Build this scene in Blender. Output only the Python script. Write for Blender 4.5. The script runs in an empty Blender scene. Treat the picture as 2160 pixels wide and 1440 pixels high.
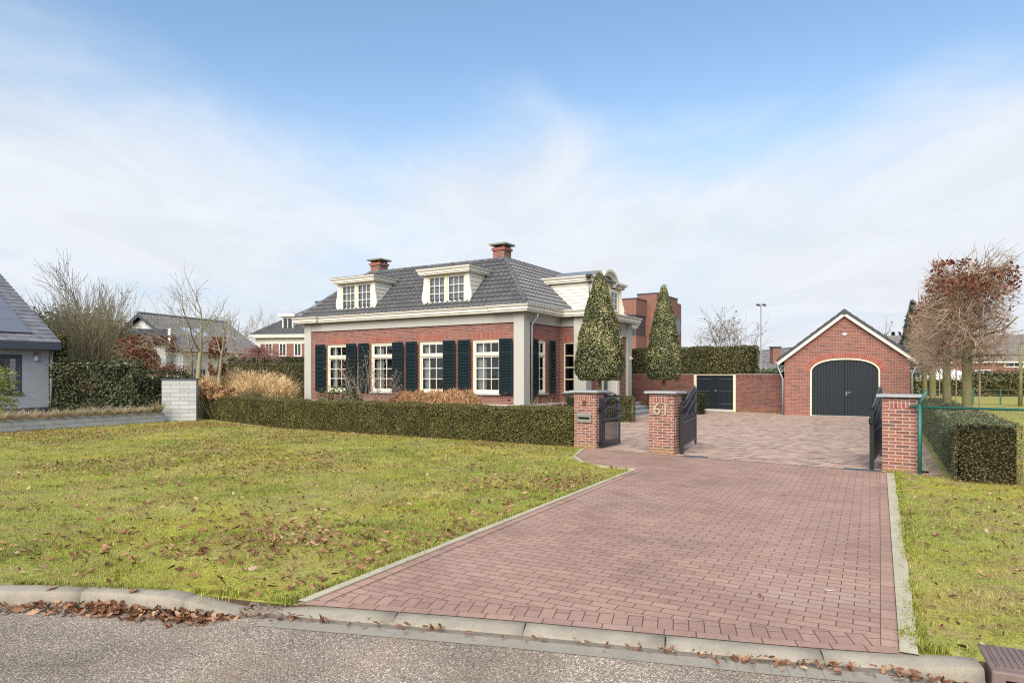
import bpy, bmesh, math, random
import numpy as np
from mathutils import Vector, Matrix
R = math.radians
rng = np.random.default_rng(61)
random.seed(61)
scene = bpy.context.scene
C = scene.collection
F, EYE, YH, CX = 1400.0, 1.75, 791.5, 1080.0      # camera calibration measured on the photograph

def G(px, py, z=0.0):
    d = (EYE - z) * F / (py - YH)
    return ((px - CX) / F * d, d)
def at(px, d):
    return ((px - CX) / F * d, d)
def zat(py, d):
    return EYE - (py - YH) * d / F

# ------------------------------------------------------------------ materials
def mat_new(name):
    m = bpy.data.materials.new(name); m.use_nodes = True
    nt = m.node_tree; nt.nodes.clear()
    out = nt.nodes.new('ShaderNodeOutputMaterial')
    return m, nt, out
def N(nt, typ, **kw):
    n = nt.nodes.new(typ)
    for k, v in kw.items():
        if k in n.inputs: n.inputs[k].default_value = v
        else: setattr(n, k, v)
    return n
def L(nt, a, b): nt.links.new(a, b)
def c4(c): return (c[0], c[1], c[2], 1.0)
def ramp(nt, fac, stops, interp='LINEAR'):
    r = nt.nodes.new('ShaderNodeValToRGB'); cr = r.color_ramp; cr.interpolation = interp
    while len(cr.elements) < len(stops): cr.elements.new(0.5)
    for e, (p, c) in zip(cr.elements, stops):
        e.position = p; e.color = c4(c) if len(c) == 3 else c
    if fac is not None: L(nt, fac, r.inputs[0])
    return r
def noise(nt, vec, scale, detail=4, rough=0.55, dist=0.0):
    n = N(nt, 'ShaderNodeTexNoise'); n.inputs['Scale'].default_value = scale
    n.inputs['Detail'].default_value = detail; n.inputs['Roughness'].default_value = rough
    n.inputs['Distortion'].default_value = dist
    if vec is not None: L(nt, vec, n.inputs['Vector'])
    return n.outputs[0]
def mixc(nt, a, b, fac, mode='MIX'):
    m = nt.nodes.new('ShaderNodeMix'); m.data_type = 'RGBA'; m.blend_type = mode
    for s, v in ((m.inputs[0], fac), (m.inputs[6], a), (m.inputs[7], b)):
        if isinstance(v, (int, float)): s.default_value = v
        elif isinstance(v, tuple): s.default_value = c4(v)
        else: L(nt, v, s)
    return m.outputs[2]
def math1(nt, op, a, b=None, c=None):
    m = nt.nodes.new('ShaderNodeMath'); m.operation = op
    for s, v in zip(m.inputs, (a, b, c)):
        if v is None: continue
        if isinstance(v, (int, float)): s.default_value = v
        else: L(nt, v, s)
    return m.outputs[0]
def mrange(nt, v, a, b, c=0.0, d=1.0):
    m = nt.nodes.new('ShaderNodeMapRange'); L(nt, v, m.inputs[0]); m.interpolation_type = 'SMOOTHSTEP'
    for i, x in enumerate((a, b, c, d)): m.inputs[i + 1].default_value = x
    return m.outputs[0]
def principled(nt, out, col, rough=0.7, spec=0.3, bump=None, bstr=0.3, bdist=0.01, metal=0.0, normal=None):
    p = nt.nodes.new('ShaderNodeBsdfPrincipled')
    if isinstance(col, tuple): p.inputs['Base Color'].default_value = c4(col)
    else: L(nt, col, p.inputs['Base Color'])
    if isinstance(rough, (int, float)): p.inputs['Roughness'].default_value = rough
    else: L(nt, rough, p.inputs['Roughness'])
    p.inputs['Specular IOR Level'].default_value = spec; p.inputs['Metallic'].default_value = metal
    if bump is not None:
        b = nt.nodes.new('ShaderNodeBump'); b.inputs['Strength'].default_value = bstr; b.inputs['Distance'].default_value = bdist
        L(nt, bump, b.inputs['Height']); L(nt, b.outputs[0], p.inputs['Normal'])
    L(nt, p.outputs[0], out.inputs[0]); return p
def uvn(nt): return nt.nodes.new('ShaderNodeUVMap').outputs[0]
def objn(nt): return nt.nodes.new('ShaderNodeTexCoord').outputs['Object']
def geop(nt): return nt.nodes.new('ShaderNodeNewGeometry').outputs['Position']

def m_plain(name, col, rough=0.6, spec=0.3, var=0.12, scale=3.0, metal=0.0, bstr=0.0):
    m, nt, out = mat_new(name); v = objn(nt)
    n = noise(nt, v, scale, 5, 0.6); n2 = noise(nt, v, scale * 14, 3)
    k = math1(nt, 'MULTIPLY_ADD', n, 2 * var, 1 - var)
    k2 = math1(nt, 'MULTIPLY_ADD', n2, var, 1 - var * 0.5)
    k = math1(nt, 'MULTIPLY', k, k2)
    mm = mixc(nt, col, (0, 0, 0), 0.0); vm = nt.nodes.new('ShaderNodeVectorMath'); vm.operation = 'SCALE'
    L(nt, mm, vm.inputs[0]); L(nt, k, vm.inputs['Scale'])
    principled(nt, out, vm.outputs[0], rough, spec, n2 if bstr else None, bstr, 0.004, metal)
    return m
def scale_col(nt, col, k):
    vm = nt.nodes.new('ShaderNodeVectorMath'); vm.operation = 'SCALE'
    if isinstance(col, tuple): vm.inputs[0].default_value = col
    else: L(nt, col, vm.inputs[0])
    L(nt, k, vm.inputs['Scale']); return vm.outputs[0]

def m_brick(name, c1, c2, mortar, bw=0.22, rh=0.0625, ms=0.010, swap=False, patch=None, rough=0.8, bstr=0.5, odd=None, rot=0.0, offset=0.5, base_moss=False, var=0.3, pcol=None, c3=None):
    m, nt, out = mat_new(name); v = uvn(nt)
    if swap or rot:
        mp = nt.nodes.new('ShaderNodeMapping'); L(nt, v, mp.inputs[0]); mp.inputs['Rotation'].default_value = (0, 0, R(90) if swap else rot); v = mp.outputs[0]
    b = nt.nodes.new('ShaderNodeTexBrick'); L(nt, v, b.inputs['Vector'])
    b.offset = offset; b.squash = 1.0
    b.inputs['Scale'].default_value = 1.0; b.inputs['Brick Width'].default_value = bw; b.inputs['Row Height'].default_value = rh
    b.inputs['Mortar Size'].default_value = ms * 0.5; b.inputs['Mortar Smooth'].default_value = 0.15; b.inputs['Bias'].default_value = 0.0
    b.inputs['Color1'].default_value = c4((0, 0, 0)); b.inputs['Color2'].default_value = c4((1, 1, 1)); b.inputs['Mortar'].default_value = c4((0.5, 0.5, 0.5))
    sep = nt.nodes.new('ShaderNodeSeparateColor'); L(nt, b.outputs[0], sep.inputs[0])
    stops = [(0.0, c1), (0.55, tuple((x + y) / 2 for x, y in zip(c1, c2))), (0.85, c2)]
    if c3: stops += [(0.97, c3)]
    base = ramp(nt, sep.outputs[0], stops).outputs[0]
    p = geop(nt)
    n1 = noise(nt, p, 1.1, 4, 0.6); n2 = noise(nt, p, 38.0, 3, 0.6)
    k = math1(nt, 'MULTIPLY_ADD', n1, var, 1 - var * 0.5); k = math1(nt, 'MULTIPLY', k, math1(nt, 'MULTIPLY_ADD', n2, 0.5, 0.75))
    base = scale_col(nt, base, k)
    if pcol:
        n3 = noise(nt, p, 0.6, 5, 0.65); base = mixc(nt, base, pcol, math1(nt, 'MULTIPLY', mrange(nt, n3, 0.5, 0.72), 0.45))
    if rough == 0.78:      # sand, tyre dust and old stains on the drive
        base = scale_col(nt, base, math1(nt, 'MULTIPLY_ADD', mrange(nt, noise(nt, p, 0.55, 6, 0.7, 0.6), 0.36, 0.62), 0.20, 0.90))
        base = mixc(nt, base, (0.36, 0.29, 0.25), math1(nt, 'MULTIPLY', mrange(nt, noise(nt, p, 7.0, 5, 0.75), 0.56, 0.75), 0.5))
    col = mixc(nt, base, scale_col(nt, mortar, math1(nt, 'MULTIPLY_ADD', n2, 0.5, 0.75)), b.outputs[1])
    if base_moss:
        sz = nt.nodes.new('ShaderNodeSeparateXYZ'); L(nt, p, sz.inputs[0])
        mk = math1(nt, 'MULTIPLY', mrange(nt, sz.outputs[2], 0.28, 0.0), mrange(nt, noise(nt, p, 5.0, 4), 0.35, 0.7))
        col = mixc(nt, col, (0.20, 0.17, 0.06), math1(nt, 'MULTIPLY', mk, 0.75))
    h = math1(nt, 'SUBTRACT', math1(nt, 'MULTIPLY', n2, 0.3), b.outputs[1])
    principled(nt, out, col, rough, 0.2, h, bstr, 0.006)
    return m

def m_leaf(name, stops, clump=0.55, cscale=1.5, rough=0.5, spec=0.3, trans=0.25, tint=None, tscale=0.9):
    """leaf cards: colour from the per-face 'rnd' value, slow clumps of lighter and darker growth"""
    m, nt, out = mat_new(name)
    a = nt.nodes.new('ShaderNodeAttribute'); a.attribute_name = 'rnd'
    base = ramp(nt, a.outputs['Fac'], stops).outputs[0]
    p = geop(nt); n = noise(nt, p, cscale, 3, 0.6)
    k = math1(nt, 'MULTIPLY_ADD', mrange(nt, n, 0.3, 0.7), clump, 1 - clump * 0.5)
    col = scale_col(nt, base, k)
    if tint: col = mixc(nt, col, tint, math1(nt, 'MULTIPLY', mrange(nt, noise(nt, p, tscale, 4, 0.6), 0.48, 0.68), 0.5))
    b = principled(nt, out, col, rough, spec)
    t = nt.nodes.new('ShaderNodeBsdfTranslucent'); L(nt, col, t.inputs[0])
    mx = nt.nodes.new('ShaderNodeMixShader'); mx.inputs[0].default_value = trans
    L(nt, b.outputs[0], mx.inputs[1]); L(nt, t.outputs[0], mx.inputs[2]); L(nt, mx.outputs[0], out.inputs[0])
    return m

def m_glass(name, tint=(0.9, 0.95, 0.95), refl=1.0):
    m, nt, out = mat_new(name)
    tr = N(nt, 'ShaderNodeBsdfTransparent'); tr.inputs[0].default_value = c4(tint)
    gl = N(nt, 'ShaderNodeBsdfGlossy'); gl.inputs['Roughness'].default_value = 0.02
    n = noise(nt, objn(nt), 1.7, 2); bp = nt.nodes.new('ShaderNodeBump'); bp.inputs['Strength'].default_value = 0.06; bp.inputs['Distance'].default_value = 0.05
    L(nt, n, bp.inputs['Height']); L(nt, bp.outputs[0], gl.inputs['Normal'])
    fr = N(nt, 'ShaderNodeFresnel'); fr.inputs['IOR'].default_value = 1.55
    k = math1(nt, 'MULTIPLY_ADD', fr.outputs[0], 1.3 * refl, 0.05 * refl)
    mx = nt.nodes.new('ShaderNodeMixShader'); L(nt, k, mx.inputs[0]); L(nt, tr.outputs[0], mx.inputs[1]); L(nt, gl.outputs[0], mx.inputs[2])
    L(nt, mx.outputs[0], out.inputs[0]); return m

M = {}
M['brick'] = m_brick('red brick', (0.275, 0.098, 0.072), (0.170, 0.066, 0.054), (0.345, 0.275, 0.235), ms=0.012, c3=(0.115, 0.06, 0.055), pcol=(0.235, 0.10, 0.075))
M['brick_soldier'] = m_brick('red brick on end', (0.32, 0.092, 0.062), (0.22, 0.066, 0.05), (0.36, 0.27, 0.23), bw=0.25, rh=0.0625, swap=True, offset=0.0)
M['brick_pillar'] = m_brick('pillar brick', (0.30, 0.115, 0.08), (0.155, 0.064, 0.055), (0.42, 0.38, 0.325), ms=0.014, base_moss=True, c3=(0.15, 0.08, 0.07))
M['brick_pillar_soldier'] = m_brick('pillar brick on end', (0.34, 0.11, 0.085), (0.20, 0.07, 0.065), (0.43, 0.39, 0.34), bw=0.14, rh=0.0625, ms=0.014, swap=True, offset=0.0)
M['brick_dark'] = m_brick('weathered garden brick', (0.205, 0.078, 0.06), (0.115, 0.05, 0.043), (0.22, 0.175, 0.15), base_moss=True, c3=(0.09, 0.05, 0.045))
M['brick_dark_soldier'] = m_brick('weathered garden brick on end', (0.20, 0.07, 0.055), (0.11, 0.045, 0.04), (0.17, 0.13, 0.11), swap=True, bw=0.22, offset=0.0)
M['brick_far'] = m_brick('orange brick', (0.255, 0.105, 0.075), (0.18, 0.078, 0.06), (0.26, 0.19, 0.16))
M['brick_grey'] = m_brick('grey painted brick', (0.40, 0.41, 0.435), (0.37, 0.38, 0.405), (0.30, 0.31, 0.33), bw=0.22, rh=0.0625, ms=0.012, var=0.12)
M['slab_wall'] = m_brick('pale concrete walling block', (0.45, 0.445, 0.44), (0.37, 0.365, 0.36), (0.12, 0.12, 0.12), bw=0.62, rh=0.155, ms=0.009, var=0.25, bstr=0.6)
M['paver_red'] = m_brick('red clay paver', (0.350, 0.220, 0.172), (0.290, 0.174, 0.138), (0.085, 0.063, 0.048), bw=0.21, rh=0.105, ms=0.008, rough=0.78, bstr=0.6, var=0.3, pcol=(0.36, 0.26, 0.235), c3=(0.35, 0.22, 0.17))
M['paver_cut'] = m_brick('red clay paver on end', (0.340, 0.213, 0.167), (0.280, 0.168, 0.134), (0.085, 0.063, 0.048), bw=0.21, rh=0.105, ms=0.008, rough=0.78, swap=True, offset=0.35, bstr=0.5)
M['paver_mix'] = m_brick('mixed buff paver', (0.51, 0.375, 0.285), (0.31, 0.20, 0.17), (0.16, 0.12, 0.095), bw=0.21, rh=0.09, ms=0.010, rough=0.85, bstr=0.5, c3=(0.20, 0.15, 0.14), var=0.3)
M['paver_row'] = m_brick('buff paver header row', (0.46, 0.35, 0.25), (0.33, 0.25, 0.20), (0.10, 0.085, 0.065), bw=0.20, rh=0.10, ms=0.012, swap=True, offset=0.0)
M['plaster'] = m_plain('warm grey rendered plaster', (0.43, 0.415, 0.37), 0.8, 0.15, 0.06, 1.3)
M['cream'] = m_plain('cream paint', (0.70, 0.61, 0.44), 0.45, 0.35, 0.05, 2.0)
M['offwhite'] = m_plain('off white paint', (0.68, 0.635, 0.54), 0.5, 0.3, 0.09, 1.4)
M['white'] = m_plain('white paint', (0.74, 0.70, 0.61), 0.4, 0.4, 0.04, 2.0)
M['shutter'] = m_plain('dark blue green paint', (0.008, 0.0165, 0.020), 0.5, 0.25, 0.2, 2.0)
M['door_dark'] = m_plain('dark slate blue boards', (0.0125, 0.018, 0.024), 0.5, 0.3, 0.22, 3.0)
M['iron'] = m_plain('slate blue gate paint', (0.017, 0.020, 0.031), 0.45, 0.3, 0.15, 5.0)
M['iron_edge'] = m_plain('pale worn gate edge', (0.055, 0.06, 0.078), 0.45, 0.4, 0.15, 5.0)
M['black'] = m_plain('black iron', (0.010, 0.010, 0.012), 0.45, 0.4, 0.1)
M['steel'] = m_plain('brushed steel', (0.62, 0.61, 0.58), 0.3, 0.5, 0.06, 6, 0.9)
M['zinc'] = m_plain('zinc sheet', (0.36, 0.38, 0.41), 0.45, 0.4, 0.15, 3.0, 0.5)
M['lead'] = m_plain('lead flashing', (0.14, 0.155, 0.185), 0.55, 0.3, 0.2, 3.0)
M['bluestone'] = m_plain('blue stone', (0.30, 0.31, 0.32), 0.6, 0.3, 0.15, 4.0)
M['stone_pale'] = m_plain('pale stone', (0.44, 0.45, 0.44), 0.7, 0.2, 0.12, 3.0)
M['brass'] = m_plain('aged brass numerals', (0.42, 0.375, 0.25), 0.45, 0.4, 0.2, 9, 0.3)
M['curtain'] = m_plain('pale net curtain', (0.50, 0.51, 0.48), 0.9, 0.1, 0.12, 4)
M['blind'] = m_plain('lavender grey blind', (0.30, 0.30, 0.34), 0.9, 0.1, 0.06, 2)
M['room'] = m_plain('dim room wall', (0.11, 0.10, 0.09), 0.9, 0.1, 0.3, 0.9)
M['room_floor'] = m_plain('dim room floor', (0.10, 0.07, 0.045), 0.6, 0.2, 0.3, 1.5)
M['glass'] = m_glass('window glass')
M['glass_far'] = m_plain('distant dark window glass', (0.035, 0.045, 0.055), 0.12, 0.6, 0.3, 0.7)
M['solar'] = m_plain('solar panel glass', (0.135, 0.14, 0.165), 0.3, 0.6, 0.05, 0.5)
M['anthracite'] = m_plain('anthracite trim', (0.055, 0.065, 0.085), 0.5, 0.4, 0.08, 1.0)
M['green_pole'] = m_plain('green coated steel', (0.020, 0.105, 0.085), 0.4, 0.5, 0.2, 5.0)
M['wire'] = m_plain('green fence wire', (0.10, 0.15, 0.11), 0.5, 0.4, 0.2)
M['canvas'] = m_plain('white canvas', (0.75, 0.78, 0.82), 0.8, 0.2, 0.05, 1.0)
M['white_wall'] = m_plain('white rendered wall', (0.70, 0.70, 0.68), 0.85, 0.1, 0.05, 0.6)
M['castiron'] = m_plain('rusty cast iron', (0.20, 0.145, 0.13), 0.7, 0.3, 0.3, 9.0, 0.2, 0.4)
M['void'] = m_plain('dark opening', (0.006, 0.006, 0.006), 0.9, 0.0, 0.1)
M['soil'] = m_plain('dark bed soil', (0.085, 0.060, 0.042), 0.95, 0.1, 0.5, 8.0, 0, 0.6)
M['grit'] = m_plain('road grit', (0.20, 0.165, 0.13), 0.95, 0.1, 0.5, 14.0, 0, 0.5)
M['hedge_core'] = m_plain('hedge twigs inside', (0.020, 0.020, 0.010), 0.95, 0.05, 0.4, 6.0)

def m_tile(name, c, warm):
    m, nt, out = mat_new(name); v = uvn(nt); p = geop(nt)
    b = nt.nodes.new('ShaderNodeTexBrick'); L(nt, v, b.inputs['Vector']); b.offset = 0.5
    for k, x in (('Scale', 1.0), ('Brick Width', 0.26), ('Row Height', 0.29), ('Mortar Size', 0.0), ('Bias', 0.0)): b.inputs[k].default_value = x
    b.inputs['Color1'].default_value = c4((0.75, 0.75, 0.75)); b.inputs['Color2'].default_value = c4((1.2, 1.2, 1.2))
    base = mixc(nt, c, b.outputs[0], 1.0, 'MULTIPLY')
    n = noise(nt, p, 0.7, 5, 0.7); n2 = noise(nt, p, 9.0, 4, 0.7)
    base = mixc(nt, base, warm, math1(nt, 'MULTIPLY', mrange(nt, n, 0.5, 0.7), math1(nt, 'MULTIPLY', n2, 0.9)))
    principled(nt, out, base, math1(nt, 'MULTIPLY_ADD', n2, 0.3, 0.28), 0.4, n2, 0.15, 0.01)
    return m
M['tile'] = m_tile('glazed slate grey roof tile', (0.115, 0.114, 0.118), (0.135, 0.122, 0.092))
M['tile_dark'] = m_tile('anthracite roof tile', (0.045, 0.045, 0.055), (0.06, 0.055, 0.05))
M['tile_far'] = m_tile('weathered grey roof tile', (0.175, 0.168, 0.168), (0.16, 0.145, 0.13))
M['tile_slab'] = m_tile('flat grey roof tile', (0.17, 0.165, 0.18), (0.13, 0.12, 0.12))
M['tile_brown'] = m_tile('brown grey roof tile', (0.20, 0.18, 0.165), (0.16, 0.14, 0.12))

def m_ground_lawn():
    m, nt, out = mat_new('short mossy lawn turf'); p = geop(nt)
    n1 = noise(nt, p, 0.45, 5, 0.6, 0.3); n2 = noise(nt, p, 2.3, 5, 0.65); n3 = noise(nt, p, 22.0, 4, 0.7); n4 = noise(nt, p, 90.0, 3, 0.7)
    g = ramp(nt, n2, [(0.28, (0.225, 0.155, 0.085)), (0.42, (0.30, 0.245, 0.10)), (0.55, (0.27, 0.275, 0.066)), (0.72, (0.39, 0.35, 0.125))]).outputs[0]
    moss = mixc(nt, g, (0.38, 0.35, 0.060), math1(nt, 'MULTIPLY', mrange(nt, n1, 0.46, 0.64), mrange(nt, n3, 0.3, 0.6)))
    dead = mixc(nt, moss, (0.235, 0.165, 0.09), math1(nt, 'MULTIPLY', mrange(nt, noise(nt, p, 0.9, 6, 0.75), 0.48, 0.64), 0.8))
    k = math1(nt, 'MULTIPLY', math1(nt, 'MULTIPLY_ADD', n3, 1.3, 0.35), math1(nt, 'MULTIPLY_ADD', n4, 1.1, 0.45))
    principled(nt, out, scale_col(nt, dead, k), 0.95, 0.05, n3, 0.6, 0.03)
    return m
M['lawn'] = m_ground_lawn()

def m_asphalt():
    m, nt, out = mat_new('exposed aggregate asphalt'); p = geop(nt)
    def vor(s):
        v = nt.nodes.new('ShaderNodeTexVoronoi'); v.inputs['Scale'].default_value = s; L(nt, p, v.inputs['Vector']); return v
    v1 = vor(112.0); v2 = vor(190.0)
    s1 = nt.nodes.new('ShaderNodeSeparateColor'); L(nt, v1.outputs['Color'], s1.inputs[0])
    s2 = nt.nodes.new('ShaderNodeSeparateColor'); L(nt, v2.outputs['Color'], s2.inputs[0])
    a = ramp(nt, s1.outputs[0], [(0.0, (0.105, 0.088, 0.072)), (0.35, (0.205, 0.165, 0.130)), (0.7, (0.315, 0.255, 0.20)), (0.9, (0.47, 0.385, 0.305)), (1.0, (0.78, 0.66, 0.52))]).outputs[0]
    b2 = ramp(nt, s2.outputs[1], [(0.0, (0.13, 0.105, 0.085)), (0.6, (0.285, 0.23, 0.18)), (1.0, (0.50, 0.415, 0.33))]).outputs[0]
    col = mixc(nt, a, b2, 0.3)
    gap = mrange(nt, v1.outputs['Distance'], 0.45, 0.75)
    col = mixc(nt, col, (0.075, 0.064, 0.055), math1(nt, 'MULTIPLY', gap, 0.75))
    n = noise(nt, p, 1.3, 5, 0.65); n0 = noise(nt, p, 0.35, 3, 0.6)
    col = mixc(nt, col, scale_col(nt, (0.27, 0.195, 0.135), math1(nt, 'MULTIPLY_ADD', v1.outputs['Distance'], -.5, 1.2)), math1(nt, 'MULTIPLY', mrange(nt, noise(nt, p, 0.9, 5, 0.7), 0.45, 0.7), 0.4))
    col = scale_col(nt, col, math1(nt, 'MULTIPLY', math1(nt, 'MULTIPLY_ADD', n, 1.4, 0.36), math1(nt, 'MULTIPLY_ADD', n0, 0.7, 0.72)))
    h = math1(nt, 'MULTIPLY', v1.outputs['Distance'], -1.0)
    principled(nt, out, col, 0.85, 0.2, h, 0.7, 0.006)
    return m
M['asphalt'] = m_asphalt()

def m_concrete(name, c, s=140.0, var=0.25):
    m, nt, out = mat_new(name); p = geop(nt)
    n = noise(nt, p, s, 3, 0.7); n2 = noise(nt, p, 3.0, 5, 0.65); n3 = noise(nt, p, 26.0, 4, 0.7)
    k = math1(nt, 'MULTIPLY', math1(nt, 'MULTIPLY_ADD', n, 1.1, 0.45), math1(nt, 'MULTIPLY_ADD', n2, 2 * var, 1 - var))
    k = math1(nt, 'MULTIPLY', k, math1(nt, 'MULTIPLY_ADD', n3, 0.3, 0.85))
    principled(nt, out, scale_col(nt, c, k), 0.9, 0.15, n, 0.5, 0.004)
    return m
M['kerb'] = m_concrete('washed concrete kerb', (0.285, 0.25, 0.20), 140, 0.45)
M['edging'] = m_concrete('weathered concrete edging', (0.41, 0.365, 0.265), 120, 0.35)
M['gutter'] = m_concrete('grey concrete gutter', (0.27, 0.24, 0.20))

def m_bark(name, c1, c2, s=12.0):
    m, nt, out = mat_new(name); p = geop(nt)
    n = noise(nt, p, s, 5, 0.7); n2 = noise(nt, p, 2.0, 3)
    col = mixc(nt, c1, c2, mrange(nt, math1(nt, 'MULTIPLY_ADD', n2, 0.6, math1(nt, 'MULTIPLY', n, 0.5)), 0.4, 0.7))
    principled(nt, out, col, 0.9, 0.1, n, 0.6, 0.01); return m
M['bark'] = m_bark('mossy grey bark', (0.15, 0.12, 0.09), (0.19, 0.17, 0.07))
M['bark_moss'] = m_bark('green mossy bark', (0.16, 0.15, 0.055), (0.24, 0.21, 0.12), 18)
M['twig_olive'] = m_bark('olive twig', (0.235, 0.20, 0.12), (0.30, 0.26, 0.165))
M['twig_brown'] = m_bark('brown twig', (0.27, 0.185, 0.13), (0.37, 0.275, 0.20))
M['twig_grey'] = m_bark('grey brown twig', (0.20, 0.165, 0.14), (0.27, 0.235, 0.20))
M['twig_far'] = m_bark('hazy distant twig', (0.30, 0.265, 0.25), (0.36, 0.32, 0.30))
M['twig_red'] = m_bark('reddish twig', (0.27, 0.13, 0.12), (0.33, 0.19, 0.17))

M['yew'] = m_leaf('yew hedge foliage', [(0.0, (0.050, 0.047, 0.014)), (0.4, (0.115, 0.106, 0.031)), (0.75, (0.195, 0.170, 0.052)), (1.0, (0.30, 0.25, 0.10))], 0.5, 2.2, tint=(0.115, 0.078, 0.032), tscale=1.3)
M['yew_top'] = M['yew']
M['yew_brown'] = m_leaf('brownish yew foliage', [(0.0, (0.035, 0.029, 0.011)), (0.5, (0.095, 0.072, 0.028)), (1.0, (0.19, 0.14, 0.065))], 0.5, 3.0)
M['yew_pale'] = m_leaf('pale yew foliage', [(0.0, (0.06, 0.07, 0.025)), (0.5, (0.15, 0.155, 0.07)), (1.0, (0.28, 0.28, 0.16))], 0.5, 3.0)
M['thuja'] = m_leaf('conifer hedge foliage', [(0.0, (0.045, 0.048, 0.016)), (0.5, (0.12, 0.115, 0.045)), (1.0, (0.23, 0.205, 0.10))], 0.4, 1.5)
M['box'] = m_leaf('clipped box foliage', [(0.0, (0.055, 0.055, 0.018)), (0.5, (0.15, 0.135, 0.05)), (1.0, (0.27, 0.235, 0.10))], 0.45, 2.0)
M['box_dark'] = m_leaf('dark clipped box foliage', [(0.0, (0.02, 0.028, 0.012)), (0.6, (0.05, 0.06, 0.022)), (1.0, (0.11, 0.115, 0.045))], 0.45, 2.0)
M['holly'] = m_leaf('variegated holly leaf', [(0.0, (0.042, 0.058, 0.023)), (0.36, (0.105, 0.12, 0.046)), (0.58, (0.20, 0.19, 0.08)), (0.78, (0.34, 0.30, 0.125)), (0.93, (0.50, 0.43, 0.22)), (1.0, (0.56, 0.47, 0.11))], 0.5, 2.4, 0.3, 0.5, 0.15)
M['ivy'] = m_leaf('ivy leaf', [(0.0, (0.018, 0.026, 0.012)), (0.45, (0.045, 0.06, 0.025)), (0.75, (0.105, 0.115, 0.05)), (1.0, (0.26, 0.26, 0.14))], 0.6, 1.6, 0.45, 0.22, 0.15, tint=(0.11, 0.062, 0.032))
M['ivy_yellow'] = m_leaf('yellow green ivy leaf', [(0.0, (0.08, 0.08, 0.025)), (0.6, (0.22, 0.20, 0.07)), (1.0, (0.36, 0.32, 0.12))], 0.4, 2.0)
M['brownleaf'] = m_leaf('dry copper beech leaf', [(0.0, (0.085, 0.024, 0.013)), (0.5, (0.19, 0.064, 0.034)), (1.0, (0.34, 0.14, 0.075))], 0.4, 3.0, 0.6, 0.2, 0.3)
M['litter'] = m_leaf('fallen oak leaf', [(0.0, (0.10, 0.042, 0.021)), (0.45, (0.215, 0.098, 0.05)), (0.8, (0.33, 0.175, 0.10)), (1.0, (0.50, 0.33, 0.22))], 0.25, 3.0, 0.7, 0.15, 0.15)
M['grass'] = m_leaf('grass blade', [(0.0, (0.115, 0.165, 0.026)), (0.36, (0.285, 0.33, 0.050)), (0.58, (0.45, 0.415, 0.10)), (0.78, (0.52, 0.405, 0.19)), (1.0, (0.62, 0.50, 0.30))], 0.45, 1.4, 0.6, 0.2, 0.3, tint=(0.42, 0.385, 0.055), tscale=0.45)
M['straw'] = m_leaf('dry straw grass', [(0.0, (0.40, 0.25, 0.11)), (0.5, (0.66, 0.47, 0.24)), (1.0, (0.86, 0.70, 0.46))], 0.35, 1.5, 0.7, 0.15, 0.3)
M['straw_red'] = m_leaf('russet dry grass', [(0.0, (0.28, 0.135, 0.065)), (0.5, (0.46, 0.26, 0.13)), (1.0, (0.66, 0.45, 0.27))], 0.35, 1.8, 0.7, 0.15, 0.3)
M['sedge'] = m_leaf('bleached sedge', [(0.0, (0.17, 0.18, 0.065)), (0.3, (0.36, 0.29, 0.16)), (0.6, (0.52, 0.41, 0.28)), (1.0, (0.66, 0.56, 0.43))], 0.4, 2.0, 0.7, 0.15, 0.3)
M['hydrangea'] = m_leaf('dried hydrangea head', [(0.0, (0.24, 0.115, 0.045)), (0.5, (0.43, 0.245, 0.115)), (1.0, (0.62, 0.43, 0.25))], 0.35, 3.0, 0.7, 0.1, 0.25)
M['shrub'] = m_leaf('evergreen shrub leaf', [(0.0, (0.03, 0.045, 0.014)), (0.6, (0.09, 0.115, 0.035)), (1.0, (0.19, 0.19, 0.08))], 0.4, 2.0)
M['shrub_blue'] = m_leaf('dark green needle tuft', [(0.0, (0.03, 0.05, 0.02)), (0.6, (0.085, 0.115, 0.05)), (1.0, (0.16, 0.19, 0.09))], 0.4, 2.0)
M['conifer'] = m_leaf('blue green conifer needles', [(0.0, (0.055, 0.075, 0.055)), (0.6, (0.12, 0.15, 0.115)), (1.0, (0.21, 0.24, 0.19))], 0.4, 0.5)
M['conifer_dark'] = m_leaf('olive conifer needles', [(0.0, (0.04, 0.045, 0.02)), (0.6, (0.095, 0.10, 0.05)), (1.0, (0.18, 0.18, 0.10))], 0.5, 0.5)
M['cypress'] = m_leaf('golden green cypress spray', [(0.0, (0.11, 0.14, 0.03)), (0.6, (0.28, 0.29, 0.085)), (1.0, (0.48, 0.43, 0.17))], 0.4, 2.0)
M['seed'] = m_leaf('dark seed heads', [(0.0, (0.09, 0.06, 0.05)), (1.0, (0.22, 0.16, 0.13))], 0.3, 1.0)

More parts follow.
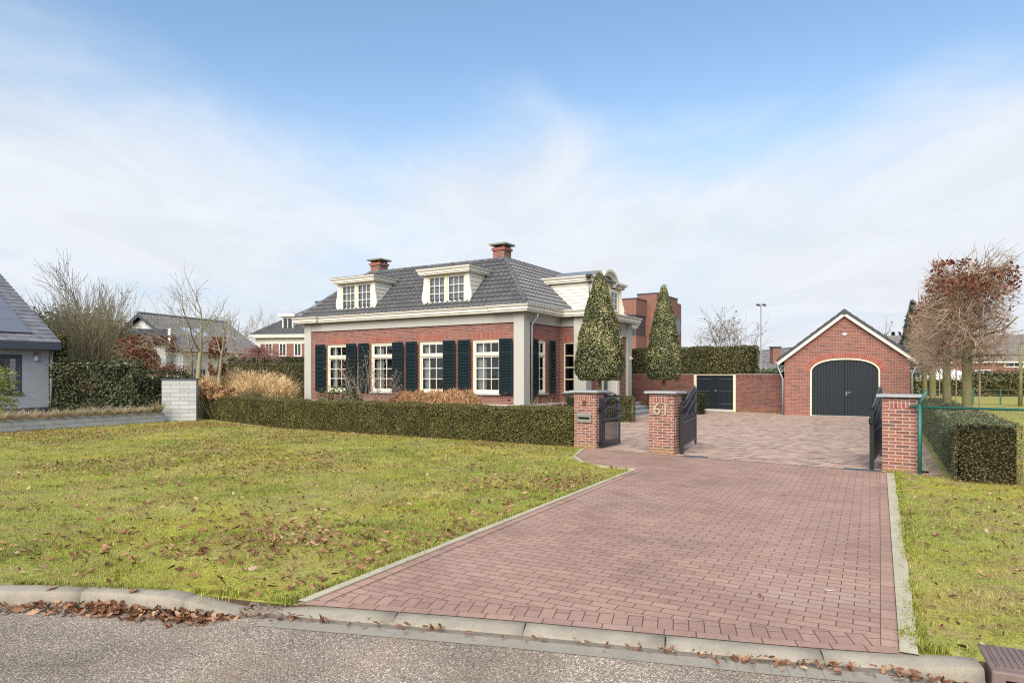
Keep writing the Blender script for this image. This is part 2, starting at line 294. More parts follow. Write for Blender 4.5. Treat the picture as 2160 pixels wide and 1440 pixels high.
# ------------------------------------------------------------------ mesh tools
class MB:
    def __init__(s, mtx=None): s.v = []; s.f = []; s.uv = {}; s.m = mtx
    def _add(s, pts):
        b = len(s.v)
        for p in pts:
            p = Vector(p)
            if s.m is not None: p = s.m @ p
            s.v.append((p.x, p.y, p.z))
        return b
    def quad(s, a, b, c, d, uv=None):
        i = s._add((a, b, c, d)); s.f.append((i, i + 1, i + 2, i + 3))
        if uv: s.uv[len(s.f) - 1] = uv
    def poly(s, pts, uv=None):
        i = s._add(pts); s.f.append(tuple(range(i, i + len(pts))))
        if uv: s.uv[len(s.f) - 1] = uv
    def box(s, x0, x1, y0, y1, z0, z1, skip=''):
        i = s._add([(x0, y0, z0), (x1, y0, z0), (x1, y1, z0), (x0, y1, z0), (x0, y0, z1), (x1, y0, z1), (x1, y1, z1), (x0, y1, z1)])
        for k, q in (('b', (3, 2, 1, 0)), ('t', (4, 5, 6, 7)), ('f', (0, 1, 5, 4)), ('r', (1, 2, 6, 5)), ('k', (2, 3, 7, 6)), ('l', (3, 0, 4, 7))):
            if k not in skip: s.f.append(tuple(i + j for j in q))
    def obox(s, cx, cy, cz, sx, sy, sz, rx=0, ry=0, rz=0):
        mm = Matrix.Translation((cx, cy, cz)) @ Matrix.Rotation(rz, 4, 'Z') @ Matrix.Rotation(ry, 4, 'Y') @ Matrix.Rotation(rx, 4, 'X')
        old = s.m; s.m = mm if old is None else old @ mm
        s.box(-sx / 2, sx / 2, -sy / 2, sy / 2, -sz / 2, sz / 2); s.m = old
    def prism(s, pts, z0, z1):
        n = len(pts); i = s._add([(p[0], p[1], z0) for p in pts] + [(p[0], p[1], z1) for p in pts])
        s.f.append(tuple(i + n - 1 - k for k in range(n))); s.f.append(tuple(i + n + k for k in range(n)))
        for k in range(n):
            j = (k + 1) % n; s.f.append((i + k, i + j, i + n + j, i + n + k))
    def prism_y(s, pts, y0, y1):   # polygon in x,z extruded along y
        n = len(pts); i = s._add([(p[0], y0, p[1]) for p in pts] + [(p[0], y1, p[1]) for p in pts])
        s.f.append(tuple(i + k for k in range(n))); s.f.append(tuple(i + n + n - 1 - k for k in range(n)))
        for k in range(n):
            j = (k + 1) % n; s.f.append((i + j, i + k, i + n + k, i + n + j))
    def tube(s, pts, rad, n=6, caps=True):
        pts = [Vector(p) for p in pts]; m = len(pts)
        if isinstance(rad, (int, float)): rad = [rad] * m
        base = len(s.v); prev = None
        for k, p in enumerate(pts):
            t = (pts[min(k + 1, m - 1)] - pts[max(k - 1, 0)])
            if t.length < 1e-9: t = Vector((0, 0, 1))
            t.normalize()
            if prev is None:
                a = t.orthogonal().normalized()
            else:
                a = prev - t * prev.dot(t)
                a = a.normalized() if a.length > 1e-6 else t.orthogonal().normalized()
            prev = a; b = t.cross(a)
            s._add([p + (a * math.cos(2 * math.pi * j / n) + b * math.sin(2 * math.pi * j / n)) * rad[k] for j in range(n)])
        for k in range(m - 1):
            for j in range(n):
                q = (j + 1) % n
                s.f.append((base + k * n + j, base + k * n + q, base + (k + 1) * n + q, base + (k + 1) * n + j))
        if caps:
            s.f.append(tuple(base + n - 1 - j for j in range(n))); s.f.append(tuple(base + (m - 1) * n + j for j in range(n)))
    def sweep(s, prof, path, closed=False):
        """profile (outward, z) swept along an XY path; outward is to the right of travel"""
        n = len(path); P = [Vector((p[0], p[1])) for p in path]; rows = []
        for k in range(n):
            def nd(a, b):
                d = (P[b] - P[a]).normalized(); return Vector((d.y, -d.x))
            if closed or 0 < k < n - 1:
                n1 = nd((k - 1) % n, k); n2 = nd(k, (k + 1) % n); mm = n1 + n2; den = 1 + n1.dot(n2); off = mm / den if den > 1e-4 else n1
            elif k == 0: off = nd(0, 1)
            else: off = nd(n - 2, n - 1)
            rows.append(s._add([(P[k].x + off.x * o, P[k].y + off.y * o, z) for o, z in prof]))
        m = len(prof)
        for k in range(n if closed else n - 1):
            a = rows[k]; b = rows[(k + 1) % n]
            for j in range(m - 1): s.f.append((a + j, b + j, b + j + 1, a + j + 1))
        if not closed:
            s.f.append(tuple(rows[0] + j for j in range(m))); s.f.append(tuple(rows[-1] + m - 1 - j for j in range(m)))
    def build(s, name, mat, parent=None, smooth=False, bevel=0.0):
        me = bpy.data.meshes.new(name); me.from_pydata(s.v, [], s.f); me.update()
        uvl = me.uv_layers.new(name='UVMap'); data = np.zeros((len(me.loops), 2), np.float32)
        vs = me.vertices
        for p in me.polygons:
            c = s.uv.get(p.index)
            n = p.normal
            if c is None:
                if abs(n.z) > 0.75:
                    for li in p.loop_indices:
                        co = vs[me.loops[li].vertex_index].co; data[li] = (co.x, co.y)
                else:
                    h = math.hypot(n.x, n.y) or 1.0; tx, ty = -n.y / h, n.x / h
                    if abs(tx) > abs(ty):
                        if tx < 0: tx, ty = -tx, -ty
                    elif ty < 0: tx, ty = -tx, -ty
                    for li in p.loop_indices:
                        co = vs[me.loops[li].vertex_index].co; data[li] = (co.x * tx + co.y * ty, co.z)
            else:
                for q, li in enumerate(p.loop_indices): data[li] = c[q]
        uvl.data.foreach_set('uv', data.ravel())
        me.materials.append(mat)
        if smooth: me.polygons.foreach_set('use_smooth', [True] * len(me.polygons))
        o = bpy.data.objects.new(name, me); C.objects.link(o)
        if parent is not None: o.parent = parent
        if bevel:
            b = o.modifiers.new('bevel', 'BEVEL'); b.width = bevel; b.segments = 2; b.limit_method = 'ANGLE'
        return o

def thing(name, label, cat, loc=(0, 0, 0), rz=0.0, group=None):
    o = bpy.data.objects.new(name, None); C.objects.link(o); o.location = loc if len(loc) == 3 else (loc[0], loc[1], 0)
    o.rotation_euler = (0, 0, rz); o.empty_display_size = 0.3
    o['label'] = label; o['category'] = cat
    o['kind'] = 'thing'
    if group: o['group'] = group
    return o
def tag(o, label, cat, group=None, kind=None):
    o['label'] = label; o['category'] = cat
    if group: o['group'] = group
    if kind: o['kind'] = kind
    return o
def struct(o): o['kind'] = 'structure'; return o
def dup(o, parent=None):
    c = o.copy(); C.objects.link(c)
    if parent is not None: c.parent = parent
    for ch in list(o.children): dup(ch, c)
    return c

def raw_mesh(name, V, Fc, mat, parent=None, rnd=None):
    """V (n,3); Fc (m,k) with constant k"""
    V = np.asarray(V, np.float32); Fc = np.asarray(Fc, np.int32); m, k = Fc.shape
    me = bpy.data.meshes.new(name); me.vertices.add(len(V)); me.vertices.foreach_set('co', V.ravel())
    me.loops.add(m * k); me.loops.foreach_set('vertex_index', Fc.ravel())
    me.polygons.add(m); me.polygons.foreach_set('loop_start', np.arange(0, m * k, k, dtype=np.int32))
    me.polygons.foreach_set('loop_total', np.full(m, k, np.int32)); me.update(calc_edges=True)
    if rnd is not None:
        a = me.attributes.new('rnd', 'FLOAT', 'FACE'); a.data.foreach_set('value', np.asarray(rnd, np.float32))
    me.materials.append(mat)
    o = bpy.data.objects.new(name, me); C.objects.link(o)
    if parent is not None: o.parent = parent
    return o
def unit(a): return a / np.maximum(np.linalg.norm(a, axis=1, keepdims=True), 1e-9)
def cards(name, P, Nrm, size, mat, parent=None, aspect=0.55, jit=0.7, fold=0.0, rnd=None, svar=0.35, align=None):
    """leaf shaped quads, one per point, turned roughly towards their normal"""
    n = len(P); Nn = unit(np.asarray(Nrm) + rng.normal(0, jit, (n, 3)))
    ref = rng.normal(0, 1, (n, 3)) if align is None else unit(np.asarray(align)) + rng.normal(0, 0.35, (n, 3))
    T = unit(np.cross(Nn, np.cross(ref, Nn))); B = np.cross(Nn, T)
    s = (size * (1 + rng.uniform(-svar, svar, n)))[:, None]
    V = np.stack([P - T * s * 0.5, P + B * s * 0.5 * aspect + Nn * s * fold, P + T * s * 0.5, P - B * s * 0.5 * aspect + Nn * s * fold], 1).reshape(-1, 3)
    Fc = np.arange(n * 4).reshape(n, 4)
    return raw_mesh(name, V, Fc, mat, parent, rng.random(n) if rnd is None else rnd)
def blades(name, P, length, width, lean, mat, parent=None, rnd=None, droop=0.0, up=None, seg=1):
    """upright tapering blades growing from points"""
    n = len(P); ang = rng.uniform(0, 2 * math.pi, n); ln = length if isinstance(length, np.ndarray) else length * rng.uniform(0.55, 1.25, n)
    le = rng.uniform(0, lean, n)
    D = np.stack([np.cos(ang) * np.sin(le), np.sin(ang) * np.sin(le), np.cos(le)], 1)
    if up is not None: D = unit(D + up)
    W = np.stack([-np.sin(ang), np.cos(ang), np.zeros(n)], 1) * (width * 0.5)
    if seg == 1:
        V = np.stack([P - W, P + W, P + D * ln[:, None]], 1).reshape(-1, 3)
        return raw_mesh(name, V, np.arange(n * 3).reshape(n, 3), mat, parent, rng.random(n) if rnd is None else rnd)
    droop = droop * rng.uniform(.2, 1.5, n); mid = P + D * (ln * rng.uniform(.4, .75, n))[:, None]; hv = unit(np.stack([D[:, 0], D[:, 1], np.zeros(n)], 1) + 1e-6)
    tip = mid + D * (ln * 0.4)[:, None] + hv * (ln * droop)[:, None] - np.array([0, 0, 1.0]) * (ln * droop * 0.9)[:, None]
    V = np.stack([P - W, P + W, mid + W * 0.8, tip, mid - W * 0.8], 1).reshape(-1, 3)
    o5 = np.arange(n) * 5; Fc = np.concatenate([np.stack([o5, o5 + 1, o5 + 2], 1), np.stack([o5, o5 + 2, o5 + 4], 1), np.stack([o5 + 4, o5 + 2, o5 + 3], 1)]); r = rng.random(n) if rnd is None else rnd
    return raw_mesh(name, V, Fc, mat, parent, np.tile(r, 3))
def inpoly(pts, poly):
    x, y = pts[:, 0], pts[:, 1]; r = np.zeros(len(pts), bool); n = len(poly); j = n - 1
    for i in range(n):
        xi, yi = poly[i]; xj, yj = poly[j]
        r ^= ((yi > y) != (yj > y)) & (x < (xj - xi) * (y - yi) / (yj - yi + 1e-12) + xi); j = i
    return r
def vnoise(x, y, s, seed=0):
    """cheap smooth value noise on arrays"""
    x = x * s + seed * 17.3; y = y * s + seed * 9.1
    xi = np.floor(x).astype(int); yi = np.floor(y).astype(int); fx = x - xi; fy = y - yi
    fx = fx * fx * (3 - 2 * fx); fy = fy * fy * (3 - 2 * fy)
    def h(a, b):
        v = np.sin(a * 127.1 + b * 311.7 + seed * 74.7) * 43758.5453; return v - np.floor(v)
    return (h(xi, yi) * (1 - fx) + h(xi + 1, yi) * fx) * (1 - fy) + (h(xi, yi + 1) * (1 - fx) + h(xi + 1, yi + 1) * fx) * fy

def tile_plane(bm_v, bm_f, org, ud, sd, width, length, tw=0.26, th=0.29, roll=0.058, step=0.060, clips=()):
    """pantile surface: org lower-left corner, ud along the eave, sd up the slope; clips are (point, normal) half spaces kept on the negative side"""
    bm = bmesh.new(); ud = Vector(ud).normalized(); sd = Vector(sd).normalized(); nn = ud.cross(sd).normalized(); org = Vector(org)
    prof = [(0.0, 0.10), (0.08, 0.75), (0.18, 1.0), (0.27, 0.62), (0.36, 0.08), (0.6, 0.0), (0.85, 0.03)]
    us = []
    nc = int(math.ceil(width / tw))
    for c in range(nc):
        for a, h in prof: us.append((min((c + a) * tw, width), h * roll))
    us.append((width, 0.0)); nr = int(math.ceil(length / th))
    for r in range(nr):
        s0 = r * th; s1 = min(length, (r + 1) * th + 0.02); off = 0.5 * 0
        rows = []
        for s, e in ((s0, -0.02), (s0, step), (s1, 0.0)):
            rows.append([bm.verts.new(org + ud * u + sd * s + nn * (h + e + (0.0 if e >= 0 else -h))) for u, h in us])
        for a, b in ((0, 1), (1, 2)):
            for i in range(len(us) - 1):
                bm.faces.new((rows[a][i], rows[a][i + 1], rows[b][i + 1], rows[b][i]))
    for pt, no in clips:
        bmesh.ops.bisect_plane(bm, geom=bm.verts[:] + bm.edges[:] + bm.faces[:], plane_co=pt, plane_no=no, clear_outer=True)
    bm.verts.ensure_lookup_table(); b0 = len(bm_v); bm.verts.index_update()
    bm_v.extend([tuple(v.co) for v in bm.verts]); bm_f.extend([tuple(b0 + v.index for v in f.verts) for f in bm.faces]); bm.free()
def ridge_caps(mb, p0, p1, r=0.12, seg=0.38, n=7):
    p0 = Vector(p0); p1 = Vector(p1); d = (p1 - p0); ln = d.length; d.normalize(); k = max(1, int(ln / seg)); st = ln / k
    for i in range(k):
        a = p0 + d * (i * st - 0.02); b = p0 + d * ((i + 1) * st + 0.03)
        mb.tube([a, b], [r, r * 0.86], n)

# ------------------------------------------------------------------ tree tools
def grow(mb, p, d, length, rad, depth, seed, spread=0.55, kids=(2, 4), shrink=0.68, wob=0.16, up=0.05, tips=None, n=5, minr=0.004, shape=None, start=0.35):
    rn = random.Random(seed)
    p = Vector(p); d = Vector(d).normalized(); segs = 5 if depth > 1 else 3
    pts = [p.copy()]; dirs = [d.copy()]
    for i in range(segs):
        d = (d + Vector((rn.gauss(0, wob), rn.gauss(0, wob), rn.gauss(0, wob) + up))).normalized()
        p = p + d * (length / segs); pts.append(p.copy()); dirs.append(d.copy())
    r1 = max(minr, rad * (0.5 if depth > 0 else 0.35))
    rads = [rad + (r1 - rad) * i / segs for i in range(segs + 1)]
    mb.tube(pts, rads, n if depth > 1 else (4 if depth == 1 else 3), caps=False)
    if depth == 0:
        if tips is not None: tips.append((pts[-1], d)); tips.append((pts[-2], d)); tips.append((pts[1], d))
        return
    nk = rn.randint(*kids)
    for c in range(nk):
        f = start + (1 - start) * (c + rn.random()) / nk; idx = min(segs, f * segs); i0 = int(idx); fr = idx - i0
        q = pts[i0].lerp(pts[min(i0 + 1, segs)], fr); dd = dirs[min(i0, segs)]
        az = rn.uniform(0, 2 * math.pi); o = dd.orthogonal().normalized(); o.rotate(Matrix.Rotation(az, 3, dd))
        ang = rn.uniform(0.6, 1.25) * spread
        nd = dd * math.cos(ang) + o * math.sin(ang)
        if shape: nd = shape(q, nd)
        grow(mb, q, nd, length * shrink * rn.uniform(0.75, 1.15), max(minr, rads[i0] * rn.uniform(0.42, 0.60)), depth - 1, rn.random(), spread, kids, shrink, wob, up, tips, n, minr, shape, 0.2)
    # leader
    grow(mb, pts[-1], d, length * shrink, r1, depth - 1, rn.random(), spread, kids, shrink, wob, up, tips, n, minr, shape, 0.2)

def bare_tree(name, label, px, d, ground_z, top_py, trunk_r, seed, twig, cat='tree', depth=4, spread=0.6, lean=(0, 0), start_frac=0.35, group=None, leaves=None, kids=(2, 4), bark=None, shrink=0.7, minr=0.006, nleaf=0.0, lsize=0.07, up=0.06):
    x, y = at(px, d); h = zat(top_py, d) - ground_z
    t = thing(name, label, cat, (x, y, ground_z), 0, group)
    tot = sum(shrink ** i for i in range(depth + 1)); L0 = h / (0.35 + tot * 0.85)
    th = h * start_frac * 0.6
    mb = MB(); mb.tube([(0, 0, -0.1), (lean[0] * .3, lean[1] * .3, th * 0.5), (lean[0], lean[1], th)], [trunk_r * 1.25, trunk_r, trunk_r * 0.9], 8)
    mb.build('trunk', bark or M['bark'], t, True)
    tips = []; mb = MB(); rest = h - th; L0 = rest / (tot * 0.86)
    grow(mb, (lean[0], lean[1], th - 0.03), (lean[0] * .1, lean[1] * .1, 1), L0, trunk_r * 0.9, depth, seed, spread, kids, shrink, 0.13, up, tips, 6, minr)
    mb.build('crown', twig, t, True)
    if leaves and nleaf:
        P = np.array([tuple(a) for a, _ in tips]); k = max(1, int(nleaf)); P = np.repeat(P, k, 0)
        if nleaf < 1: P = P[rng.random(len(P)) < nleaf]
        P = P + rng.normal(0, 0.06, P.shape)
        cards('foliage', P, rng.normal(0, 1, P.shape), lsize, leaves, t)
    return t

def box_surface(n, sx, sy, sz, bulge=0.0, sides='ftlrk'):
    """random points + normals on a box of size sx, sy, sz standing on z=0 and centred in x (front at y=0)"""
    areas = {'f': sx * sz, 'k': sx * sz, 'l': sy * sz, 'r': sy * sz, 't': sx * sy}
    tot = sum(areas[s] for s in sides); Ps = []; Ns = []
    for s in sides:
        k = int(n * areas[s] / tot); a = rng.random(k); b = rng.random(k); z0 = np.zeros(k)
        if s == 'f': P = np.stack([(a - .5) * sx, z0, b * sz], 1); q = (0, -1, 0)
        elif s == 'k': P = np.stack([(a - .5) * sx, z0 + sy, b * sz], 1); q = (0, 1, 0)
        elif s == 'l': P = np.stack([z0 - sx / 2, a * sy, b * sz], 1); q = (-1, 0, 0)
        elif s == 'r': P = np.stack([z0 + sx / 2, a * sy, b * sz], 1); q = (1, 0, 0)
        else: P = np.stack([(a - .5) * sx, b * sy, z0 + sz], 1); q = (0, 0, 1)
        Ps.append(P); Ns.append(np.tile(np.array(q, float), (k, 1)))
    return np.concatenate(Ps), np.concatenate(Ns)
def hedge(name, label, p0, p1, depth, h, leaf, dens, mat, cat='hedge', sides='ftlrk', z0=0.0, rough=0.035, jit=0.6, mats=None, inset=0.07, group=None, taper=0.0):
    """clipped hedge whose front runs from p0 to p1 (left to right seen from the front)"""
    p0 = Vector(p0[:2]); p1 = Vector(p1[:2]); d = p1 - p0; ln = d.length; c = (p0 + p1) / 2
    t = thing(name, label, cat, (c.x, c.y, z0), math.atan2(d.y, d.x), group)
    ar = ln * h * 2 + depth * h * 2 + ln * depth; n = int(dens * ar)
    P, Nn = box_surface(n, ln, depth, h, sides=sides)
    lump = (vnoise(P[:, 0] + P[:, 1], P[:, 2] + P[:, 1] * .7, 2.2, 3) - .5) * 2 + (vnoise(P[:, 0], P[:, 2] + P[:, 1], 7.0, 5) - .5)
    P = P + Nn * (lump * rough + rng.normal(0, rough * 0.55, len(P)))[:, None]
    if taper: P[:, 1] += P[:, 2] * taper * np.where(Nn[:, 1] < 0, 1, 0)
    P[:, 2] = np.maximum(P[:, 2], 0.0)
    if mats is None: cards('foliage', P, Nn, leaf, mat, t, 0.5, jit)
    else:
        for key, mm in mats.items():
            sel = np.zeros(len(P), bool)
            for ch, vec in (('f', (0, -1, 0)), ('k', (0, 1, 0)), ('l', (-1, 0, 0)), ('r', (1, 0, 0)), ('t', (0, 0, 1))):
                if ch in key: sel |= (Nn @ np.array(vec)) > 0.9
            if sel.any(): cards('foliage', P[sel], Nn[sel], leaf, mm, t, 0.5, jit)
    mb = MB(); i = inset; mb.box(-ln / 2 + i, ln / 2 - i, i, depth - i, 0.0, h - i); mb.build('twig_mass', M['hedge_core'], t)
    return t
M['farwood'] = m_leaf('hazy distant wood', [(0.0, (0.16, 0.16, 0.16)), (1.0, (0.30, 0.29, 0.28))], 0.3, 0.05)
M['glass_sky'] = m_plain('roof window glass', (0.42, 0.47, 0.54), 0.08, 0.8, 0.1, 1.0)
M['mast'] = m_plain('galvanised mast', (0.20, 0.20, 0.21), 0.6, 0.2, 0.1)
SKY_ROT, SKY_LOC = 35, (1.7, 3.1, 0.0)
SKY_LOBES = [((60, 360), .30, .07), ((1020, 300), .18, .12), ((1900, 420), .26, .09), ((1400, 470), .25, .08), ((1550, 60), .26, -.08), ((800, 0), .26, -.05)]
SKY_GAIN, SKY_TINT = 1.16, (1.0, 1.04, .99)
HOR_COL, CLOUD_COL = (3.35, 3.80, 4.45), (4.35, 4.52, 4.8)
SKY_STRENGTH, SUN_E, SUN_ANG, EXPOSURE = 0.14, 4.3, 55, 0.48
# ================================================================== THE BRICK HOUSE
TH = R(31); ct, st = math.cos(TH), math.sin(TH)
KY = 26.0; KX = (1105 - CX) / F * KY
house = thing('brick_house', 'red brick villa with dark shutters, cream cornice, tiled hip roof and two chimneys', 'house', (KX, KY, 0), -TH)
HL, HD = -12.36, 11.5          # left end of the front, depth of the house
WY = 0.11                      # the brick stands back from the pilasters
BX, BY0, BY1 = 1.25, 3.10, 8.45   # entrance bay
Zf, Zs, Zc = 3.86, 4.25, 4.58
WIN = [(-2.50 - 2.8 * k, -1.14 - 2.8 * k) for k in range(4)]
WZ0, WZ1 = 1.0, 3.21

def wall_grid(mb, a0, a1, z0, z1, holes, fn):
    """vertical wall a0..a1 with rectangular holes (a0,a1,z0,z1); fn(a,z) -> point"""
    A = sorted({a0, a1, *[h[0] for h in holes], *[h[1] for h in holes]}); Z = sorted({z0, z1, *[h[2] for h in holes], *[h[3] for h in holes]})
    for i in range(len(A) - 1):
        for j in range(len(Z) - 1):
            ma, mz = (A[i] + A[i + 1]) / 2, (Z[j] + Z[j + 1]) / 2
            if any(h[0] < ma < h[1] and h[2] < mz < h[3] for h in holes): continue
            mb.quad(fn(A[i], Z[j]), fn(A[i + 1], Z[j]), fn(A[i + 1], Z[j + 1]), fn(A[i], Z[j + 1]))
RY = BY0 + 0.24     # return wall plane
wall = MB()
wall_grid(wall, HL + .02, -0.02, 0.58, Zf, [(a, b, WZ0, WZ1) for a, b in WIN], lambda a, z: (a, WY, z))
SX = -0.11
SW = (1.22, 2.06)
wall_grid(wall, 0.0, RY, 0.58, Zf, [(SW[0], SW[1], WZ0, WZ1)], lambda a, z: (SX, a, z))
RWN = (0.07, 0.60)
wall_grid(wall, SX, 0.72, 0.58, Zf, [(RWN[0], RWN[1], 1.02, 3.17)], lambda a, z: (a, RY, z))
DOOR = (4.95, 6.55)
wall_grid(wall, BY0 + .3, BY1 - .02, 0.0, 3.62, [(DOOR[0], DOOR[1], 0.50, 3.3)], lambda a, z: (BX - .12, a, z))
wall_grid(wall, BY1 - .05, HD, 0.0, Zf, [], lambda a, z: (SX, a, z))
wall.quad((HL + .1, 0, 0.0), (HL + .1, HD, 0.0), (HL + .1, HD, Zf), (HL + .1, 0, Zf))
wall.quad((SX, HD, 0), (HL + .1, HD, 0), (HL + .1, HD, Zf), (SX, HD, Zf))
for a, b in WIN:            # reveals
    for x in (a, b): wall.quad((x, WY, WZ0), (x, WY + .2, WZ0), (x, WY + .2, WZ1), (x, WY, WZ1))
    wall.quad((a, WY, WZ1), (b, WY, WZ1), (b, WY + .2, WZ1), (a, WY + .2, WZ1))
wall.build('wall', M['brick'], house)
for a, b in WIN:
    mb = MB(); mb.prism_y([(a - .03, WZ1 + .0), (b + .03, WZ1 + .0), (b + .14, WZ1 + .27), (a - .14, WZ1 + .27)], WY - .004, WY + .03); mb.build('window_arch', M['brick_soldier'], house)
mb = MB(); mb.prism([(SX + .004, SW[0] - .05), (SX + .004, SW[1] + .05), (SX - .03, SW[1] + .05), (SX - .03, SW[0] - .05)], WZ1, WZ1 + .27); mb.build('window_arch', M['brick_soldier'], house)
mb = MB(); mb.box(RWN[0] - .05, .72, RY - .004, RY + .03, 3.17, 3.45)
for z in range(1): pass
mb.build('window_arch', M['brick_soldier'], house)
for x in (-0.75, -3.0, -5.8, -8.6): mb = MB(); mb.box(x - .05, x + .05, WY - .003, WY + .02, .74, .79); mb.build('vent', M['void'], house)
for y in (0.62, 2.75): mb = MB(); mb.box(SX - .02, SX + .003, y - .05, y + .05, .76, .81); mb.build('vent', M['void'], house)
mb = MB()
mb.sweep([(0.03, 0.0), (0.03, 0.56), (0.0, 0.58), (-.14, 0.583)], [(HL + .01, HD), (HL + .01, 0.02), (-.02, 0.02), (-.02, RY - .02), (.7, RY - .02)][::-1][::-1])
mb.build('plinth', M['plaster'], house)
# pilasters
def pilaster(x0, x1, y0, y1, z0=0.0, z1=Zs):
    m = MB(); m.box(x0, x1, y0, y1, z0, z1); return m.build('pilaster', M['plaster'], house, bevel=0.012)
pilaster(HL - .0, HL + .45, -.0, .45); pilaster(-.47, 0.0, 0.0, .50)
pilaster(.66, BX, BY0, BY0 + .55); pilaster(BX - .5, BX, BY1 - .5, BY1)
# frieze band
mb = MB(); pth = [(HL + .03, HD), (HL + .03, .04), (-.04, .04), (-.04, RY - .06), (.7, RY - .06)]
mb.sweep([(-.09, Zf + .001), (.0, Zf + .001), (0.0, Zs - .002), (-.09, Zs - .002)], pth)
mb.sweep([(-.09, 3.601), (.0, 3.601), (0.0, Zs - .002), (-.09, Zs - .002)], [(BX - .06, BY0 + .5), (BX - .06, BY1 - .4)])
mb.sweep([(-.09, Zf + .001), (.0, Zf + .001), (0.0, Zs - .002), (-.09, Zs - .002)], [(-.04, BY1 - .1), (-.04, HD)])
mb.build('frieze', M['plaster'], house)
# cornice with its jogs over the pilasters
cp = [(-.2, Zs), (.22, Zs), (.22, Zs + .055), (.265, Zs + .075), (.265, Zs + .165), (.30, Zs + .19), (.335, Zs + .25), (.335, Zs + .27), (.30, Zs + .27), (.30, Zs + .235), (-.2, Zs + .235)]
J = .10
path = [(HL - J, HD + J), (HL - J, -J), (HL + .95, -J), (HL + .95, 0), (-1.15, 0), (-1.15, -J), (J, -J), (J, 1.55), (0.02, 1.55), (0.02, BY0 - .02), (BX + J, BY0 - .02), (BX + J, BY1 + .02), (0.05, BY1 + .02), (0.05, HD + J)]
mb = MB(); mb.sweep(cp, path, closed=True); mb.build('cornice', M['offwhite'], house)
mb = MB(); mb.prism([(HL + .1, .15), (-.12, .15), (-.12, BY0 + .1), (BX - .1, BY0 + .1), (BX - .1, BY1 - .1), (-.12, BY1 - .1), (-.12, HD - .1), (HL + .1, HD - .1)], Zs + .06, Zs + .20); mb.build('ceiling_slab', M['room'], house)
# lead roof of the entrance bay
mb = MB(); mb.box(-.1, BX + .28, BY0 - .2, BY1 + .2, Zs + .24, Zs + .262); mb.build('bay_roof', M['lead'], house)
# roof: tiled slopes rising to a flat top
e = .27; ap = 2.2; zt = 6.84; z0r = Zs + .255; SL = math.hypot(ap + e, zt - z0r); k_ = (zt - z0r) / (ap + e)
V_, F_ = [], []
W_ = -HL + 2 * e
hl = (Vector((HL - e, -e, z0r)), Vector((-1, 1, 0)).normalized()); hr = (Vector((e, -e, z0r)), Vector((1, 1, 0)).normalized())
up_f = Vector((0, ap + e, zt - z0r))
tile_plane(V_, F_, (HL - e, -e, z0r), (1, 0, 0), up_f, W_, SL, clips=((hl[0], Vector((-1, -1, 0)) * -1 if False else Vector((-1, 1, 0))), (hr[0], Vector((1, 1, 0)))))
up_r = Vector((-(ap + e), 0, zt - z0r))
D_ = HD + 2 * e
tile_plane(V_, F_, (e, -e, z0r), (0, 1, 0), up_r, D_, SL, clips=((hr[0], Vector((-1, -1, 0))), (Vector((e, HD + e, 0)), Vector((-1, 1, 0)))))
up_l = Vector((ap + e, 0, zt - z0r))
tile_plane(V_, F_, (HL - e, HD + e, z0r), (0, -1, 0), up_l, D_, SL, clips=((hl[0], Vector((1, -1, 0))), (Vector((HL - e, HD + e, 0)), Vector((1, 1, 0)))))
up_b = Vector((0, -(ap + e), zt - z0r))
tile_plane(V_, F_, (e, HD + e, z0r), (-1, 0, 0), up_b, W_, SL, clips=((Vector((e, HD + e, 0)), Vector((1, -1, 0))), (Vector((HL - e, HD + e, 0)), Vector((-1, -1, 0)))))
rf = MB(); rf.v = V_; rf.f = F_
c1, c2, c3, c4_ = (-ap, ap, zt), (HL + ap, ap, zt), (HL + ap, HD - ap, zt), (-ap, HD - ap, zt)
rf.poly([c1, c4_, c3, c2])
roof = rf.build('roof', M['tile'], house)
mb = MB()
for a, b in ((c1, c2), (c1, c4_), ((e - .12, -e + .12, z0r + .12), c1), ((HL - e + .12, -e + .12, z0r + .12), c2), (c2, c3)):
    a = Vector(a) + Vector((0, 0, .0)); b = Vector(b); ridge_caps(mb, a, b, .105)
mb.build('ridge_cap', M['tile'], roof)
# chimneys
def chimney(x0, x1, y0, y1, zb, zt_):
    m = MB(); m.box(x0, x1, y0, y1, zb, zt_ - .12); c = m.build('chimney', M['brick'], house)
    m = MB(); m.box(x0 - .05, x1 + .05, y0 - .05, y1 + .05, zt_ - .12, zt_); m.build('brick_collar', M['brick_soldier'], c)
    m = MB()
    for a in (x0 + .06, x1 - .06):
        for b in (y0 + .06, y1 - .06): m.box(a - .04, a + .04, b - .04, b + .04, zt_ + .0, zt_ + .11)
    m.box(x0 + .15, x1 - .15, y0 + .15, y1 - .15, zt_, zt_ + .06)
    m.build('cap_post', M['brick'], c)
    m = MB(); m.box(x0 - .14, x1 + .14, y0 - .14, y1 + .14, zt_ + .11, zt_ + .19); m.build('cap_slab', M['capstone'], c, bevel=.01)
    m = MB(); m.box(x0 - .04, x1 + .04, y0 - .04, y1 + .04, zb, zt + .10); m.build('lead_flashing', M['lead'], c)
M['capstone'] = m_plain('lichened concrete slab', (0.22, 0.23, 0.18), 0.9, 0.1, 0.3, 5.0)
chimney(-2.92, -2.34, ap + .12, ap + .72, 6.2, 7.40); chimney(-10.2, -9.6, ap + .12, ap + .72, 6.2, 7.36)

